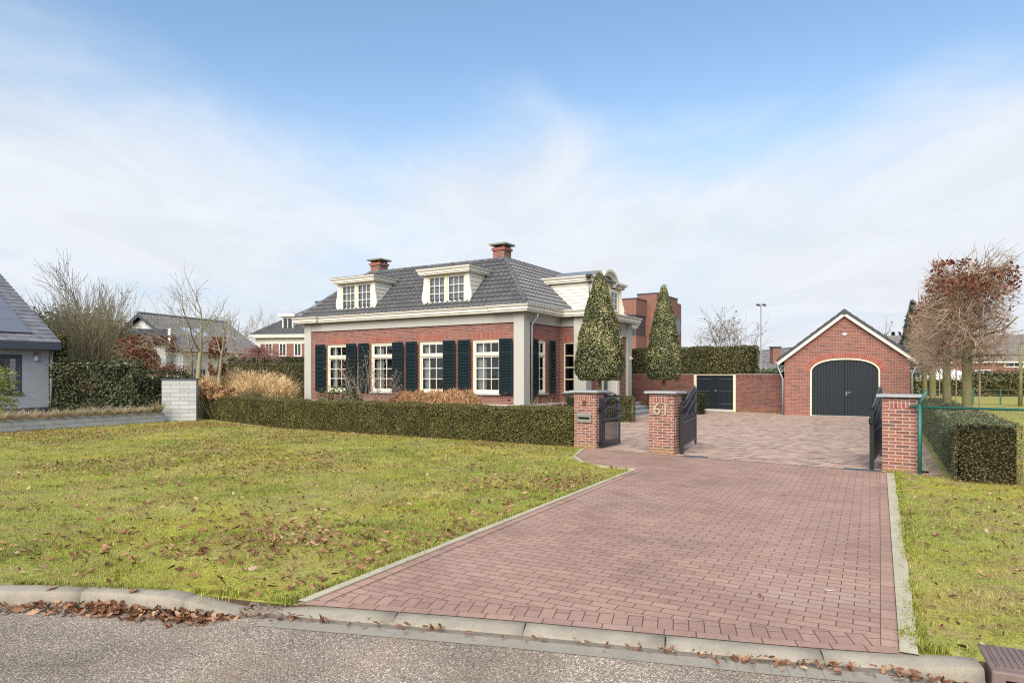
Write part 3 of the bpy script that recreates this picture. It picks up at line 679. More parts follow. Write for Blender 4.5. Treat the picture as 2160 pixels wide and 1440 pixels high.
# ---------------------------------------------------------------- windows and shutters
def frame_m(org, a, n):
    """matrix with x along a, y = into the wall (-n), z up"""
    a = Vector(a); n = Vector(n)
    return Matrix(((a.x, -n.x, 0, org[0]), (a.y, -n.y, 0, org[1]), (0, 0, 1, org[2]), (0, 0, 0, 1)))
def bars(mb, x0, x1, z0, z1, nx, nz, y0, y1, w=.026):
    for i in range(1, nx):
        x = x0 + (x1 - x0) * i / nx; mb.box(x - w / 2, x + w / 2, y0, y1, z0, z1)
    for j in range(1, nz):
        z = z0 + (z1 - z0) * j / nz; mb.box(x0, x1, y0 + .002, y1 - .002, z - w / 2, z + w / 2)
def rect_frame(mb, x0, x1, z0, z1, w, y0, y1, wb=None):
    wb = wb or w
    mb.box(x0, x0 + w, y0, y1, z0, z1); mb.box(x1 - w, x1, y0, y1, z0, z1)
    mb.box(x0 + w, x1 - w, y0, y1, z1 - w, z1); mb.box(x0 + w, x1 - w, y0, y1, z0, z0 + wb)
def curtain_mesh(m, x0, x1, z0, z1, y, amp=.03, wl=.11):
    b = MB(m); n = max(6, int((x1 - x0) / wl * 6))
    for i in range(n):
        xa = x0 + (x1 - x0) * i / n; xb = x0 + (x1 - x0) * (i + 1) / n
        ya = y + amp * math.sin(xa / wl * 6.28); yb = y + amp * math.sin(xb / wl * 6.28)
        b.quad((xa, ya, z0), (xb, yb, z0), (xb, yb, z1), (xa, ya, z1))
    return b
def tall_window(m, w, z0, z1, nx=3, seed=0, sill=True, transom=True):
    """m maps x along the wall from the window's left edge, y into the wall"""
    b = MB(m); rect_frame(b, 0, w, z0, z1, .075, .03, .13, .06)
    if transom: b.box(.075, w - .075, .03, .13, 2.555, 2.64)
    win = b.build('window', M['cream'], house)
    zt0 = 2.64 if transom else z1
    b = MB(m)
    if transom:
        rect_frame(b, .075, w - .075, 2.64, z1 - .075, .06, .055, .105); bars(b, .135, w - .135, 2.70, z1 - .135, nx, 1, .06, .095); b.build('sash', M['white'], win); b = MB(m)
    zl = 2.555 if transom else z1 - .075
    rect_frame(b, .075, w - .075, z0 + .06, zl, .055, .07, .115, .10); bars(b, .13, w - .13, z0 + .16, zl - .055, nx, 3, .075, .105)
    b.build('sash', M['white'], win)
    b = MB(m); b.quad((.08, .09, z0 + .06), (w - .08, .09, z0 + .06), (w - .08, .09, z1 - .07), (.08, .09, z1 - .07)); b.build('pane', M['glass'], win)
    if sill:
        b = MB(m); b.box(-.06, w + .06, -.10, .12, z0 - .055, z0); b.build('sill', M['bluestone'], win, bevel=.006)
    rs = random.Random(seed)
    curtain_mesh(m, .06, .06 + w * rs.uniform(.22, .32), z0 + .03, z1 - .05, .30).build('curtain', M['curtain'], win, True)
    curtain_mesh(m, w - .06 - w * rs.uniform(.08, .2), w - .06, z0 + .03, z1 - .05, .32).build('curtain', M['curtain'], win, True)
    return win
for k, (a, b) in enumerate(WIN):
    tall_window(frame_m((a, WY, 0), (1, 0, 0), (0, -1, 0)), b - a, WZ0, WZ1, 3, k)
tall_window(frame_m((SX, SW[0], 0), (0, 1, 0), (1, 0, 0)), SW[1] - SW[0], WZ0, WZ1, 2, 9)
# dark rooms behind the glass
mb = MB(); mb.quad((HL + .2, 4.6, .5), (-.3, 4.6, .5), (-.3, 4.6, Zs), (HL + .2, 4.6, Zs))
for x in (HL + .3, -7.3, -3.35, SX - .35):
    mb.quad((x, WY + .25, .5), (x, 4.6, .5), (x, 4.6, Zs), (x, WY + .25, Zs))
mb.build('interior_wall', M['room'], house)
mb = MB(); mb.box(HL + .2, .5, .2, HD - .2, .45, .52); mb.build('interior_floor', M['room_floor'], house)
# narrow window in the return wall
b = MB(); b2 = frame_m((RWN[0], RY, 0), (1, 0, 0), (0, -1, 0)); b.m = b2
wv = RWN[1] - RWN[0]; rect_frame(b, 0, wv, 1.02, 3.17, .05, .02, .12); rw = b.build('window', M['cream'], house)
for j_ in range(1, 4): b = MB(b2); z_ = 1.07 + 2.05 * j_ / 4; b.box(.05, wv - .05, .05, .09, z_ - .018, z_ + .018); b.build('glazing_bar', M['cream'], rw)
b = MB(b2); b.quad((.05, .07, 1.07), (wv - .05, .07, 1.07), (wv - .05, .07, 3.12), (.05, .07, 3.12)); b.build('pane', M['glass'], rw)
b = MB(b2); b.box(-.06, wv + .06, -.09, .1, .96, 1.02); b.build('sill', M['bluestone'], rw)

def shutter_bm(w, h):
    b = MB(); s = .065
    b.box(0, s, -.02, .02, 0, h); b.box(w - s, w, -.02, .02, 0, h)
    zm = 1.62
    for z0, z1 in ((0, .13), (zm, zm + .08), (h - .08, h)): b.box(s, w - s, -.018, .018, z0, z1)
    for z0, z1 in ((.13, zm), (zm + .08, h - .08)):
        n = int((z1 - z0) / .062); p = (z1 - z0) / n
        for i in range(n): b.obox(w / 2, 0, z0 + p * (i + .5), w - 2 * s, .010, p * 1.18, rx=R(-38))
    b.box(s, w - s, .012, .016, .1, h - .05)
    return b
def place_shutter(o, x, y, z, rz):
    o.location = (x, y, z); o.rotation_euler = (0, 0, rz)
proto = None
for k, (a, b) in enumerate(WIN):
    for side in (0, 1):
        if proto is None:
            proto = shutter_bm(.615, 2.22).build('shutter', M['shutter'], house)
            for z in (.35, 1.85): hb = MB(); hb.box(-.02, .10, .02, .15, z - .02, z + .02); hb.build('hinge', M['black'], proto)
            hb = MB(); hb.box(.3, .33, -.03, -.02, .02, .06); hb.build('catch', M['steel'], proto); o = proto
        else: o = dup(proto, house)
        place_shutter(o, (a - .645) if side == 0 else (b + .02), -.035, WZ0 + .0, 0)
sp = shutter_bm(.50, 2.22).build('shutter', M['shutter'], house)
place_shutter(sp, .04, SW[0] - .62, WZ0, R(90)); o2 = dup(sp, house); place_shutter(o2, .04, SW[1] + .06, WZ0, R(90))
# rain pipe at the front right corner
mb = MB(); mb.tube([(.27, .62, Zs + .02), (.27, .62, Zs - .16), (.04, .60, Zs - .48), (.03, .60, Zs - .6), (.03, .60, 0)], .042, 10); mb.build('downpipe', M['zinc'], house, True)

# ---------------------------------------------------------------- front dormers
def dormer(xl, xr):
    """window frame from xl to xr in the front slope"""
    y0 = .05; zb, zs2, ztop = 4.74, 6.02, 6.29
    def ry(z): return -e + (z - z0r) / k_
    cl, cr = xl - .17, xr + .17
    b = MB()
    for sgn, xc in ((1, cr), (-1, cl)):
        n = 8
        for i in range(n):
            z0, z1 = zb - .1 + (zs2 - zb + .1) * i / n, zb - .1 + (zs2 - zb + .1) * (i + 1) / n
            xo, xi = xc + sgn * .022, xc + sgn * .004
            b.quad((xo, y0 + .02, z0), (xo, max(ry(z0), y0 + .05) + .2, z0), (xi, ry(z1) + .2, z1), (xi, y0 + .02, z1))
    b.box(cl, cr, y0 + .05, y0 + .4, zb - .1, zb)   # base
    d = b.build('dormer', M['offwhite'], house)
    # scrolled side boards
    for sgn, xi in ((1, xr), (-1, xl)):
        b = MB()
        outl = [(.0, zb + .02), (.10, zb + .02), (.20, zb + .10), (.275, zb + .22), (.29, zb + .36), (.26, zb + .52), (.215, zb + .72), (.185, zb + .95), (.175, zs2), (.0, zs2)]
        pts = [(xi + sgn * a, z) for a, z in outl]
        if sgn > 0: pts = pts
        else: pts = pts[::-1]
        b.prism_y(pts, y0 - .03, y0 + .04); b.build('side_board', M['white'], d)
    m = frame_m((xl, y0, 0), (1, 0, 0), (0, -1, 0)); w = xr - xl
    b = MB(m); rect_frame(b, 0, w, zb, zs2, .075, -.02, .10); b.box(w / 2 - .07, w / 2 + .07, -.018, .10, zb + .075, zs2 - .075)
    wn = b.build('window', M['cream'], d)
    for q in (0, 1):
        b = MB(m); xa = .075 if q == 0 else w / 2 + .07; xb = w / 2 - .07 if q == 0 else w - .075
        rect_frame(b, xa, xb, zb + .075, zs2 - .075, .05, .01, .06, .07); bars(b, xa + .05, xb - .05, zb + .145, zs2 - .125, 3, 3, .015, .05, .024); b.build('sash', M['white'], d)
    b = MB(m); b.quad((.08, .034, zb + .08), (w - .08, .034, zb + .08), (w - .08, .034, zs2 - .08), (.08, .034, zs2 - .08)); b.build('pane', M['glass'], d)
    b = MB(m); b.quad((.05, .14, zb), (w - .05, .14, zb), (w - .05, .14, zs2), (.05, .14, zs2)); b.build('blind', M['blind'], d)
    b = MB(); yb = ry(ztop) + .15; yc = ry(zs2) + .1
    pr = [(-.1, zs2 + .0), (.10, zs2), (.10, zs2 + .045), (.135, zs2 + .06), (.135, zs2 + .13), (.17, zs2 + .16), (.20, zs2 + .22), (.20, zs2 + .25), (-.1, zs2 + .25)]
    b.sweep(pr, [(cl - .02, yb), (cl - .02, y0 - .12), (cr + .02, y0 - .12), (cr + .02, yb)])
    b.box(cl - .05, cr + .05, y0 - .1, yc, zs2 + .01, zs2 + .03)
    b.build('dormer_cornice', M['offwhite'], d)
    b = MB(); b.box(cl - .23, cr + .23, y0 - .33, yb + .25, zs2 + .252, zs2 + .272); b.build('dormer_roof', M['lead'], d)
    b = MB(); b.quad((cl - .1, -e + .05, z0r + .07), (cr + .1, -e + .05, z0r + .07), (cr + .1, y0 - .02, zb + .02), (cl - .1, y0 - .02, zb + .02))
    b.quad((cl - .1, y0 - .02, zb + .02), (cr + .1, y0 - .02, zb + .02), (cr + .1, y0 + .1, zb + .02), (cl - .1, y0 + .1, zb + .02)); b.build('apron_flashing', M['lead'], d)
dormer(-4.81, -2.79); dormer(-9.95, -7.98)

# ---------------------------------------------------------------- entrance dormer with arched cornice
y0d, y1d = 4.05, 7.40; xf = 1.02; zb, zs2 = Zs + .26, 5.84; yc = (y0d + y1d) / 2
def rx(z): return e - (z - z0r) / k_
cheeks = []
for y, sg in ((y0d, -1), (y1d, 1)):
    b = MB(); cheeks.append(b)
    n = 9
    for i in range(n):
        za, zb2 = zb + (zs2 - zb) * i / n, zb + (zs2 - zb) * (i + 1) / n
        flare = lambda z: xf + .0 + .13 * max(0, 1 - (z - zb) / .75) ** 1.5
        b.quad((rx(za) - .2, y + sg * .022, za), (flare(za), y + sg * .022, za), (flare(zb2), y + sg * .004, zb2), (rx(zb2) - .2, y + sg * .004, zb2))
b = MB()    # front wall with arched head
arc = [(yc - .62, 5.78)] + [(yc - .62 * math.cos(math.pi * i / 12), 5.86 + .42 * math.sin(math.pi * i / 12)) for i in range(13)] + [(yc + .62, 5.78)]
pts = [(y0d, zb), (y1d, zb), (y1d, 5.84)] + [p for p in arc[::-1]] + [(y0d, 5.84)]
i0 = b._add([(xf, p[0], p[1]) for p in pts]); b.f.append(tuple(range(i0, i0 + len(pts)))); d = b.build('dormer', M['cream'], house)
for q in cheeks: q.build('dormer_cheek', M['offwhite'], d)
def arch_band(b, off0, off1, x0, x1):
    """stepped cornice following the arch: a band between two offsets, thick from x0 to x1"""
    def line(o):
        r = .70 + o; L_ = [(y0d - .30, zs2 + o), (yc - r, zs2 + o)]
        zc_ = zs2 + .02 + min(o, 0.02); hh = .46 + o
        L_ = [(y0d - .30 - (o * .5), zs2 + o)]
        a0 = math.asin(min(.98, max(0.0, o / hh))) if o > 0 else 0
        for i in range(17):
            a = math.pi - a0 - (math.pi - 2 * a0) * i / 16
            L_.append((yc + r * math.cos(a), zs2 + hh * math.sin(a)))
        L_.append((y1d + .30 + (o * .5), zs2 + o)); return L_
    A, B_ = line(off0), line(off1)
    for i in range(len(A) - 1):
        a, b_, c, dd = A[i], A[i + 1], B_[i + 1], B_[i]
        b.quad((x1, a[0], a[1]), (x1, b_[0], b_[1]), (x1, c[0], c[1]), (x1, dd[0], dd[1]))
        b.quad((x0, a[0], a[1]), (x0, b_[0], b_[1]), (x1, b_[0], b_[1]), (x1, a[0], a[1]))
        b.quad((x0, dd[0], dd[1]), (x0, c[0], c[1]), (x1, c[0], c[1]), (x1, dd[0], dd[1]))
b = MB()
arch_band(b, 0.0, .10, xf - .1, xf + .15); arch_band(b, .10, .17, xf - .1, xf + .20); arch_band(b, .17, .26, xf - .1, xf + .28)
pr = [(-.05, zs2), (.10, zs2), (.10, zs2 + .05), (.14, zs2 + .07), (.14, zs2 + .14), (.18, zs2 + .17), (.215, zs2 + .24), (.215, zs2 + .26), (-.05, zs2 + .26)]
b.sweep(pr, [(xf + .20, y0d - .07), (-1.75, y0d - .07)][::-1]); b.sweep(pr, [(xf + .20, y1d + .07), (-1.75, y1d + .07)])
b.build('arched_cornice', M['offwhite'], d)
b = MB(); b.box(-1.9, xf + .2, y0d - .25, y1d + .25, zs2 + .2, zs2 + .268)
for i in range(12):
    a0, a1 = math.pi * i / 12, math.pi * (i + 1) / 12; q = lambda a: (yc + .95 * math.cos(a), zs2 + .725 * math.sin(a))
    p0, p1 = q(a0), q(a1)
    if min(p0[1], p1[1]) > zs2 - .1: b.quad((xf + .285, p0[0], p0[1]), (xf + .285, p1[0], p1[1]), (-1.2, p1[0], p1[1]), (-1.2, p0[0], p0[1]))
b.build('dormer_roof', M['lead'], d)
m = frame_m((xf, y0d + .25, 0), (0, 1, 0), (1, 0, 0)); w = y1d - y0d - .5
b = MB(m)
for q in range(3): rect_frame(b, w * q / 3, w * (q + 1) / 3, 4.72, 5.74, .07, -.05, .05)
b.build('window', M['cream'], d)
b = MB(m)
for q in range(3): b = MB(m); rect_frame(b, w * q / 3 + .07, w * (q + 1) / 3 - .07, 4.79, 5.67, .05, -.03, .03); bars(b, w * q / 3 + .12, w * (q + 1) / 3 - .12, 4.84, 5.62, 2, 3, -.03, .02); b.build('sash', M['white'], d)
b = MB(m); b.quad((.05, -.008, 4.75), (w - .05, -.008, 4.75), (w - .05, -.008, 5.7), (.05, -.008, 5.7)); b.build('pane', M['glass_far'], d)
for y, sg in ((y0d + .02, 1), (y1d - .02, -1)):
    b = MB()
    outl = [(0, zb), (.26, zb), (.30, zb + .08), (.24, zb + .2), (.26, zb + .32), (.18, zb + .6), (.12, zb + .9), (.10, zs2), (0, zs2)]
    ii = b._add([(xf + a, y - .03, z) for a, z in outl] + [(xf + a, y + .03, z) for a, z in outl]); n = len(outl)
    b.f.append(tuple(ii + k for k in range(n))); b.f.append(tuple(ii + 2 * n - 1 - k for k in range(n)))
    for k in range(n): j = (k + 1) % n; b.f.append((ii + j, ii + k, ii + n + k, ii + n + j))
    b.build('side_board', M['white'], d)
b = MB(); b.tube([(xf - .03, y0d - .05, zs2 + .05), (xf - .03, y0d - .05, zb + .8)], .035, 8); b.build('downpipe', M['zinc'], d, True)
# front door with white surround, set back in the bay
b = MB(); xo = BX - .10
b.box(xo - .02, xo + .10, DOOR[0] - .28, DOOR[0], .5, 3.45); b.box(xo - .02, xo + .10, DOOR[1], DOOR[1] + .28, .5, 3.45); b.box(xo - .02, xo + .12, DOOR[0] - .28, DOOR[1] + .28, 3.3, 3.55)
b.box(xo - .02, xo + .22, DOOR[0] - .36, DOOR[1] + .36, 3.55, 3.64)
dr = b.build('door_surround', M['white'], house)
b = MB(); b.box(xo - .45, xo - .38, DOOR[0], DOOR[1], .5, 3.3); b.build('door', M['anthracite'], dr)
b = MB(); b.quad((xo - .37, DOOR[0] + .15, 1.3), (xo - .37, DOOR[1] - .15, 1.3), (xo - .37, DOOR[1] - .15, 3.1), (xo - .37, DOOR[0] + .15, 3.1)); b.build('door_glass', M['glass_far'], dr)
b = MB()
for y in (DOOR[0], DOOR[1]): b.quad((xo - .45, y, .5), (xo, y, .5), (xo, y, 3.3), (xo - .45, y, 3.3))
b.build('door_reveal', M['white'], dr)
b = MB(); b.box(BX + .002, BX + .16, BY1 - .3, BY1 - .22, 2.55, 2.6); b.box(BX, BX + .05, BY1 - .3, BY1 - .22, 2.5, 2.68); b.build('wall_light', M['white'], house)
# stone steps to the door
steps = MB()
for i, (w_, dp) in enumerate(((2.05, 1.70), (1.75, 1.36), (1.5, 1.02))):
    steps.box(BX - .12, BX - .12 + dp, 5.75 - w_, 5.75 + w_, i * .17, (i + 1) * .17 - .05); steps.box(BX - .12, BX - .10 + dp, 5.75 - w_ - .02, 5.75 + w_ + .02, (i + 1) * .17 - .05, (i + 1) * .17)
steps.build('door_steps', M['bluestone'], house)

# ================================================================== GARAGE
GA = -R(30); gx, gy = 12.15, 29.60
garage = thing('brick_garage', 'detached brick garage with gable roof and arched dark doors', 'garage', (gx, gy, 0), GA)
GW, GDp, GD0, GD1, gs = 4.81, 7.5, 1.05, 3.74, .781
def gz(x): return 2.42 + gs * min(x, GW - x)
def ga(x, o=0.0):
    c = (GD0 + GD1) / 2; hw = (GD1 - GD0) / 2 + o; u = min(1.0, abs(x - c) / hw); return 1.88 + (.60 + o) * (1 - u ** 2.5) ** (1 / 2.1)
b = MB(); xs = sorted(set([0, GW / 2, GW, GD0, GD1] + [i * GW / 60 for i in range(61)] + [GD0 + (GD1 - GD0) * (1 - math.cos(math.pi * i / 40)) / 2 for i in range(41)]))
for x0, x1 in zip(xs[:-1], xs[1:]):
    if GD0 - 1e-6 <= x0 and x1 <= GD1 + 1e-6: b.quad((x0, 0, ga(x0)), (x1, 0, ga(x1)), (x1, 0, gz(x1)), (x0, 0, gz(x0)))
    else: b.quad((x0, 0, 0), (x1, 0, 0), (x1, 0, gz(x1)), (x0, 0, gz(x0)))
for x in (0, GW): b.quad((x, 0, 0), (x, GDp, 0), (x, GDp, gz(0)), (x, 0, gz(0)))
b.poly([(GW, GDp, 0), (0, GDp, 0), (0, GDp, gz(0)), (GW / 2, GDp, gz(GW / 2)), (GW, GDp, gz(GW))])
b.build('wall', M['brick_gar'] if 'brick_gar' in M else M['brick'], garage)
b = MB(); S_ = 60; prev = None; al = 0
cx_ = (GD0 + GD1) / 2
pts = [GD0 + (GD1 - GD0) * (1 - math.cos(math.pi * i / S_)) / 2 for i in range(S_ + 1)]
line = [(x, ga(x)) for x in pts]
def offs(line, o):
    r = []
    for i, p in enumerate(line):
        a = line[max(i - 1, 0)]; c = line[min(i + 1, len(line) - 1)]; dx, dz = c[0] - a[0], c[1] - a[1]; l = math.hypot(dx, dz) or 1
        r.append((p[0] - dz / l * o, p[1] + dx / l * o))
    return r
o0, o1 = offs(line, .0), offs(line, .25)
for i in range(S_):
    l = math.hypot(line[i + 1][0] - line[i][0], line[i + 1][1] - line[i][1])
    b.quad((o0[i][0], -.004, o0[i][1]), (o0[i + 1][0], -.004, o0[i + 1][1]), (o1[i + 1][0], -.004, o1[i + 1][1]), (o1[i][0], -.004, o1[i][1]), uv=[(al, 0), (al + l, 0), (al + l, .25), (al, .25)]); al += l
b.build('door_arch', M['brick_soldier'], garage)
# frame and doors
b = MB(); i0_ = offs(line, -.06); P1 = [(GD0 + .06, 0)] + i0_[2:-2] + [(GD1 - .06, 0)]
P0 = [(GD0, 0)] + line[2:-2] + [(GD1, 0)]
for i in range(len(P0) - 1):
    b.quad((P0[i][0], -.012, P0[i][1]), (P0[i + 1][0], -.012, P0[i + 1][1]), (P1[i + 1][0], -.012, P1[i + 1][1]), (P1[i][0], -.012, P1[i][1]))
    b.quad((P1[i][0], -.012, P1[i][1]), (P1[i + 1][0], -.012, P1[i + 1][1]), (P1[i + 1][0], .09, P1[i + 1][1]), (P1[i][0], .09, P1[i][1]))
fr = b.build('door_frame', M['cream'], garage)
for q in (0, 1):
    b = MB(); x0, x1 = (GD0 + .06, cx_ - .004) if q == 0 else (cx_ + .004, GD1 - .06); n = 11
    for i in range(n):
        a, c = x0 + (x1 - x0) * i / n + .005, x0 + (x1 - x0) * (i + 1) / n - .005
        ta, tc = ga(max(a, GD0 + .02), -.03), ga(min(c, GD1 - .02), -.03)
        b.prism_y([(a, .02), (c, .02), (c, tc), (a, ta)], .045, .075)
    b.quad((x0, .07, .02), (x1, .07, .02), (x1, .07, 1.9), (x0, .07, 1.9))
    dl = b.build('garage_door', M['door_dark'], garage)
    if q == 1:
        b = MB(); b.box(cx_ + .05, cx_ + .10, .02, .045, 1.0, 1.04); b.box(cx_ + .05, cx_ + .24, .0, .02, 1.01, 1.03); b.obox(cx_ + .075, .03, .93, .05, .03, .05); b.build('handle', M['steel'], dl)
b = MB(); b.box(GD0, GD1, -.05, .1, 0.0, .018); b.build('threshold', M['stone_pale'], garage)
# roof, barge boards, verge tiles, gutters
V_, F_ = [], []; nrm = math.hypot(1, gs); ov = .27
zlow = gz(0) - gs * ov; SLg = (GW / 2 + ov) * nrm
lift = .12
tile_plane(V_, F_, (-ov, GDp + .1, zlow + lift * 1.2), (0, -1, 0), (1, 0, gs), GDp + .28, SLg)
tile_plane(V_, F_, (GW + ov, -.18, zlow + lift * 1.2), (0, 1, 0), (-1, 0, gs), GDp + .28, SLg)
b = MB(); b.v, b.f = V_, F_; groof = b.build('roof', M['tile_dark'], garage)
b = MB(); ridge_caps(b, (GW / 2, -.2, gz(GW / 2) + .16), (GW / 2, GDp, gz(GW / 2) + .16), .12); b.build('ridge_cap', M['tile_dark'], groof)
for sg in (0, 1):
    b = MB()
    def fx_(x): return x if sg == 0 else GW - x
    n = 10; ln = GW / 2 + ov
    for i in range(n):
        xa, xb = -ov + ln * i / n, -ov + ln * (i + 1) / n + .02; za, zb_ = zlow + gs * (xa + ov), zlow + gs * (xb + ov)
        q = [(fx_(xa), za + .155), (fx_(xb), zb_ + .155 - .0), (fx_(xb), zb_ + .27), (fx_(xa), za + .30)]
        if sg: q = q[::-1]
        b.prism_y(q, -.21, -.02)
    b.build('verge_tile', M['tile_dark'], groof)
for sg in (0, 1):
    b = MB()
    def fx_(x): return x if sg == 0 else GW - x
    q = [(fx_(-ov), zlow - .02), (fx_(GW / 2), zlow + gs * (GW / 2 + ov) - .02), (fx_(GW / 2), zlow + gs * (GW / 2 + ov) + .165), (fx_(-ov), zlow + .155)]
    if sg: q = q[::-1]
    b.prism_y(q, -.17, -.125)
    q2 = [(fx_(-ov + .02), zlow + .0), (fx_(GW / 2), zlow + gs * (GW / 2 + ov) + .0), (fx_(GW / 2), zlow + gs * (GW / 2 + ov) + .03), (fx_(-ov + .02), zlow + .03)]
    if sg: q2 = q2[::-1]
    b.prism_y(q2, -.125, .0)
    b.build('barge_board', M['offwhite'], garage)
for x in (-ov - .06, GW + ov + .06): b = MB(); b.tube([(x, -.16, zlow + .09), (x, GDp, zlow + .09)], .06, 8); b.build('gutter', M['zinc'], garage, True)
b = MB()
b.tube([(-ov - .02, -.02, zlow + .05), (-ov - .0, -.02, zlow - .1), (-.07, -.0, zlow - .62), (-.07, .0, 0)], .04, 8); b.build('downpipe', M['zinc'], garage, True); b = MB()
b.tube([(GW + ov, .05, zlow + .05), (GW + .07, .05, zlow - .4), (GW + .07, .05, 0)], .04, 8)
b.build('downpipe', M['zinc'], garage, True)
b = MB(); b.tube([(GW / 2, -.03, 3.52), (GW / 2, .01, 3.52)], .075, 12); b.box(GW / 2 - .13, GW / 2 + .13, -.02, .0, 3.50, 3.54); b.build('owl_hole_stone', M['stone_pale'], garage)

# ================================================================== GARDEN WALL AND YARD GATE
w0 = Vector((12.40, 30.40)); wd = Vector((-.737, .676)); wang = math.atan2(-wd.y, -wd.x)
gw = thing('garden_wall', 'weathered brick garden wall with upright coping bricks between the villa and the garage', 'wall', (w0.x, w0.y, 0), wang)
for xa, xb in ((-2.23, -.02), (-8.6, -4.43)): b = MB(); b.box(xa, xb, 0, .22, 0, 1.60); b.build('brickwork', M['brick_dark'], gw)
for xa, xb in ((-2.23, -.02), (-8.6, -4.43)): b = MB(); b.box(xa, xb, -.004, .224, 1.60, 1.80); b.build('coping', M['brick_dark_soldier'], gw)
for xa, xb in ((-2.22, -.02), (-8.6, -4.45)): b = MB(); b.box(xa, xb, .0, .22, 1.80, 1.815); b.build('mortar_cap', M['stone_pale'], gw)
gt = thing('yard_gate', 'dark blue timber double gate with pale posts and strap hinges in the garden wall', 'gate', (w0.x, w0.y, 0), wang)
b = MB(); b.box(-4.425, -4.29, .02, .16, 0, 1.80); b.build('post', M['cream'], gt); b = MB(); b.box(-2.37, -2.235, .02, .16, 0, 1.80); b.build('post', M['cream'], gt); b = MB(); b.box(-4.29, -2.37, .04, .14, 1.765, 1.80); b.build('lintel', M['cream'], gt)
b = MB(); b.box(-4.29, -2.37, -.02, .2, 0.0, .10); b.build('threshold', M['stone_pale'], gt)
for q in (0, 1):
    x0, x1 = (-4.285, -3.335) if q == 0 else (-3.325, -2.375); b = MB(); n = 10
    for i in range(n): b.box(x0 + (x1 - x0) * i / n + .004, x0 + (x1 - x0) * (i + 1) / n - .004, .06, .10, .13, 1.755)
    b.box(x0, x1, .085, .11, .13, 1.75); lf = b.build('gate_leaf', M['door_dark'], gt)
    for z in (.36, .97, 1.57):
        b = MB(); b.box(x0 if q == 0 else x1 - .72, x0 + .72 if q == 0 else x1, .045, .06, z - .018, z + .018); b.build('strap_hinge', M['iron_edge'], lf)
b = MB(); b.tube([(-3.27, .02, 1.0), (-3.27, .07, 1.0)], .05, 12); b.tube([(-3.27, .0, 1.0), (-3.27, .03, 1.0)], .025, 10); b.build('handle', M['steel'], gt)

# ================================================================== GATE PILLARS AND IRON GATES
gd = Vector((5.67, -4.42)).normalized(); gang = math.atan2(gd.y, gd.x)
def pillar(x, y, w, h, label, soldier=True):
    t = thing('gate_pillar', label, 'pillar', (x, y, 0), gang, 'brick pillars of the driveway gates')
    dp = .44; b = MB(); b.box(0, w, 0, dp, 0, h); b.build('brickwork', M['brick_pillar'], t, bevel=.006)
    b = MB(); b.box(.10, w - .12, -.003, dp + .003, h - .19, h - .055); b.box(w - .01, w + .003, .1, dp - .1, h - .19, h - .055); b.build('soldier_course', M['brick_pillar_soldier'], t)
    b = MB(); b.box(-.085, w + .085, -.085, dp + .085, h + .0, h + .05); b.build('cap_stone', M['bluestone'], t, bevel=.006)
    return t
P1 = pillar(1.51, 16.17, .62, 1.335, 'brick gate pillar with a steel letter slot, next to the long hedge')
P2 = pillar(3.09, 14.98, .60, 1.345, 'brick gate pillar with the brass number 61, between the two gates')
P3 = pillar(6.78, 12.16, .56, 1.355, 'brick gate pillar beside the green wire fence, nearest the verge')
b = MB(); b.box(.10, .50, -.035, .0, .62, .84)
lb = b.build('letter_slot', M['steel'], P1, bevel=.004)
b = MB(); b.box(.08, .52, -.075, -.035, .785, .815); b.prism_y([(.10, .75), (.50, .75), (.50, .79), (.10, .79)], -.05, -.034); b.build('slot_flap', M['steel'], lb)
b = MB(); b.box(.15, .45, -.040, -.034, .70, .745); b.build('slot_opening', M['void'], lb)
b = MB(); b.box(.245, .345, -.012, .002, 1.02, 1.145); b.build('bell_plate', m_plain('rusty brown plate', (0.10, 0.045, 0.03), .7, .2, .3, 20), P1)
for dg_, x_ in (('6', .115), ('1', .318)):
    cu = bpy.data.curves.new('digit_outline', 'FONT'); cu.body = dg_; cu.size = .38; cu.extrude = .010; cu.offset = .003
    nb = bpy.data.objects.new('digit_outline', cu); C.objects.link(nb); bpy.context.view_layer.update()
    me = bpy.data.meshes.new_from_object(nb.evaluated_get(bpy.context.evaluated_depsgraph_get())); bpy.data.objects.remove(nb); bpy.data.curves.remove(cu)
    me.name = 'digit'; me.materials.clear(); me.materials.append(M['brass'])
    nb = bpy.data.objects.new('digit', me); C.objects.link(nb); nb.parent = P2; nb.location = (x_, -.028, .875); nb.rotation_euler = (R(90), 0, 0); nb['label'] = 'brass numeral ' + dg_
b = MB(); b.box(.600, .628, .06, .10, .42, .80); b.build('gate_opener_cover', M['steel'], P2)

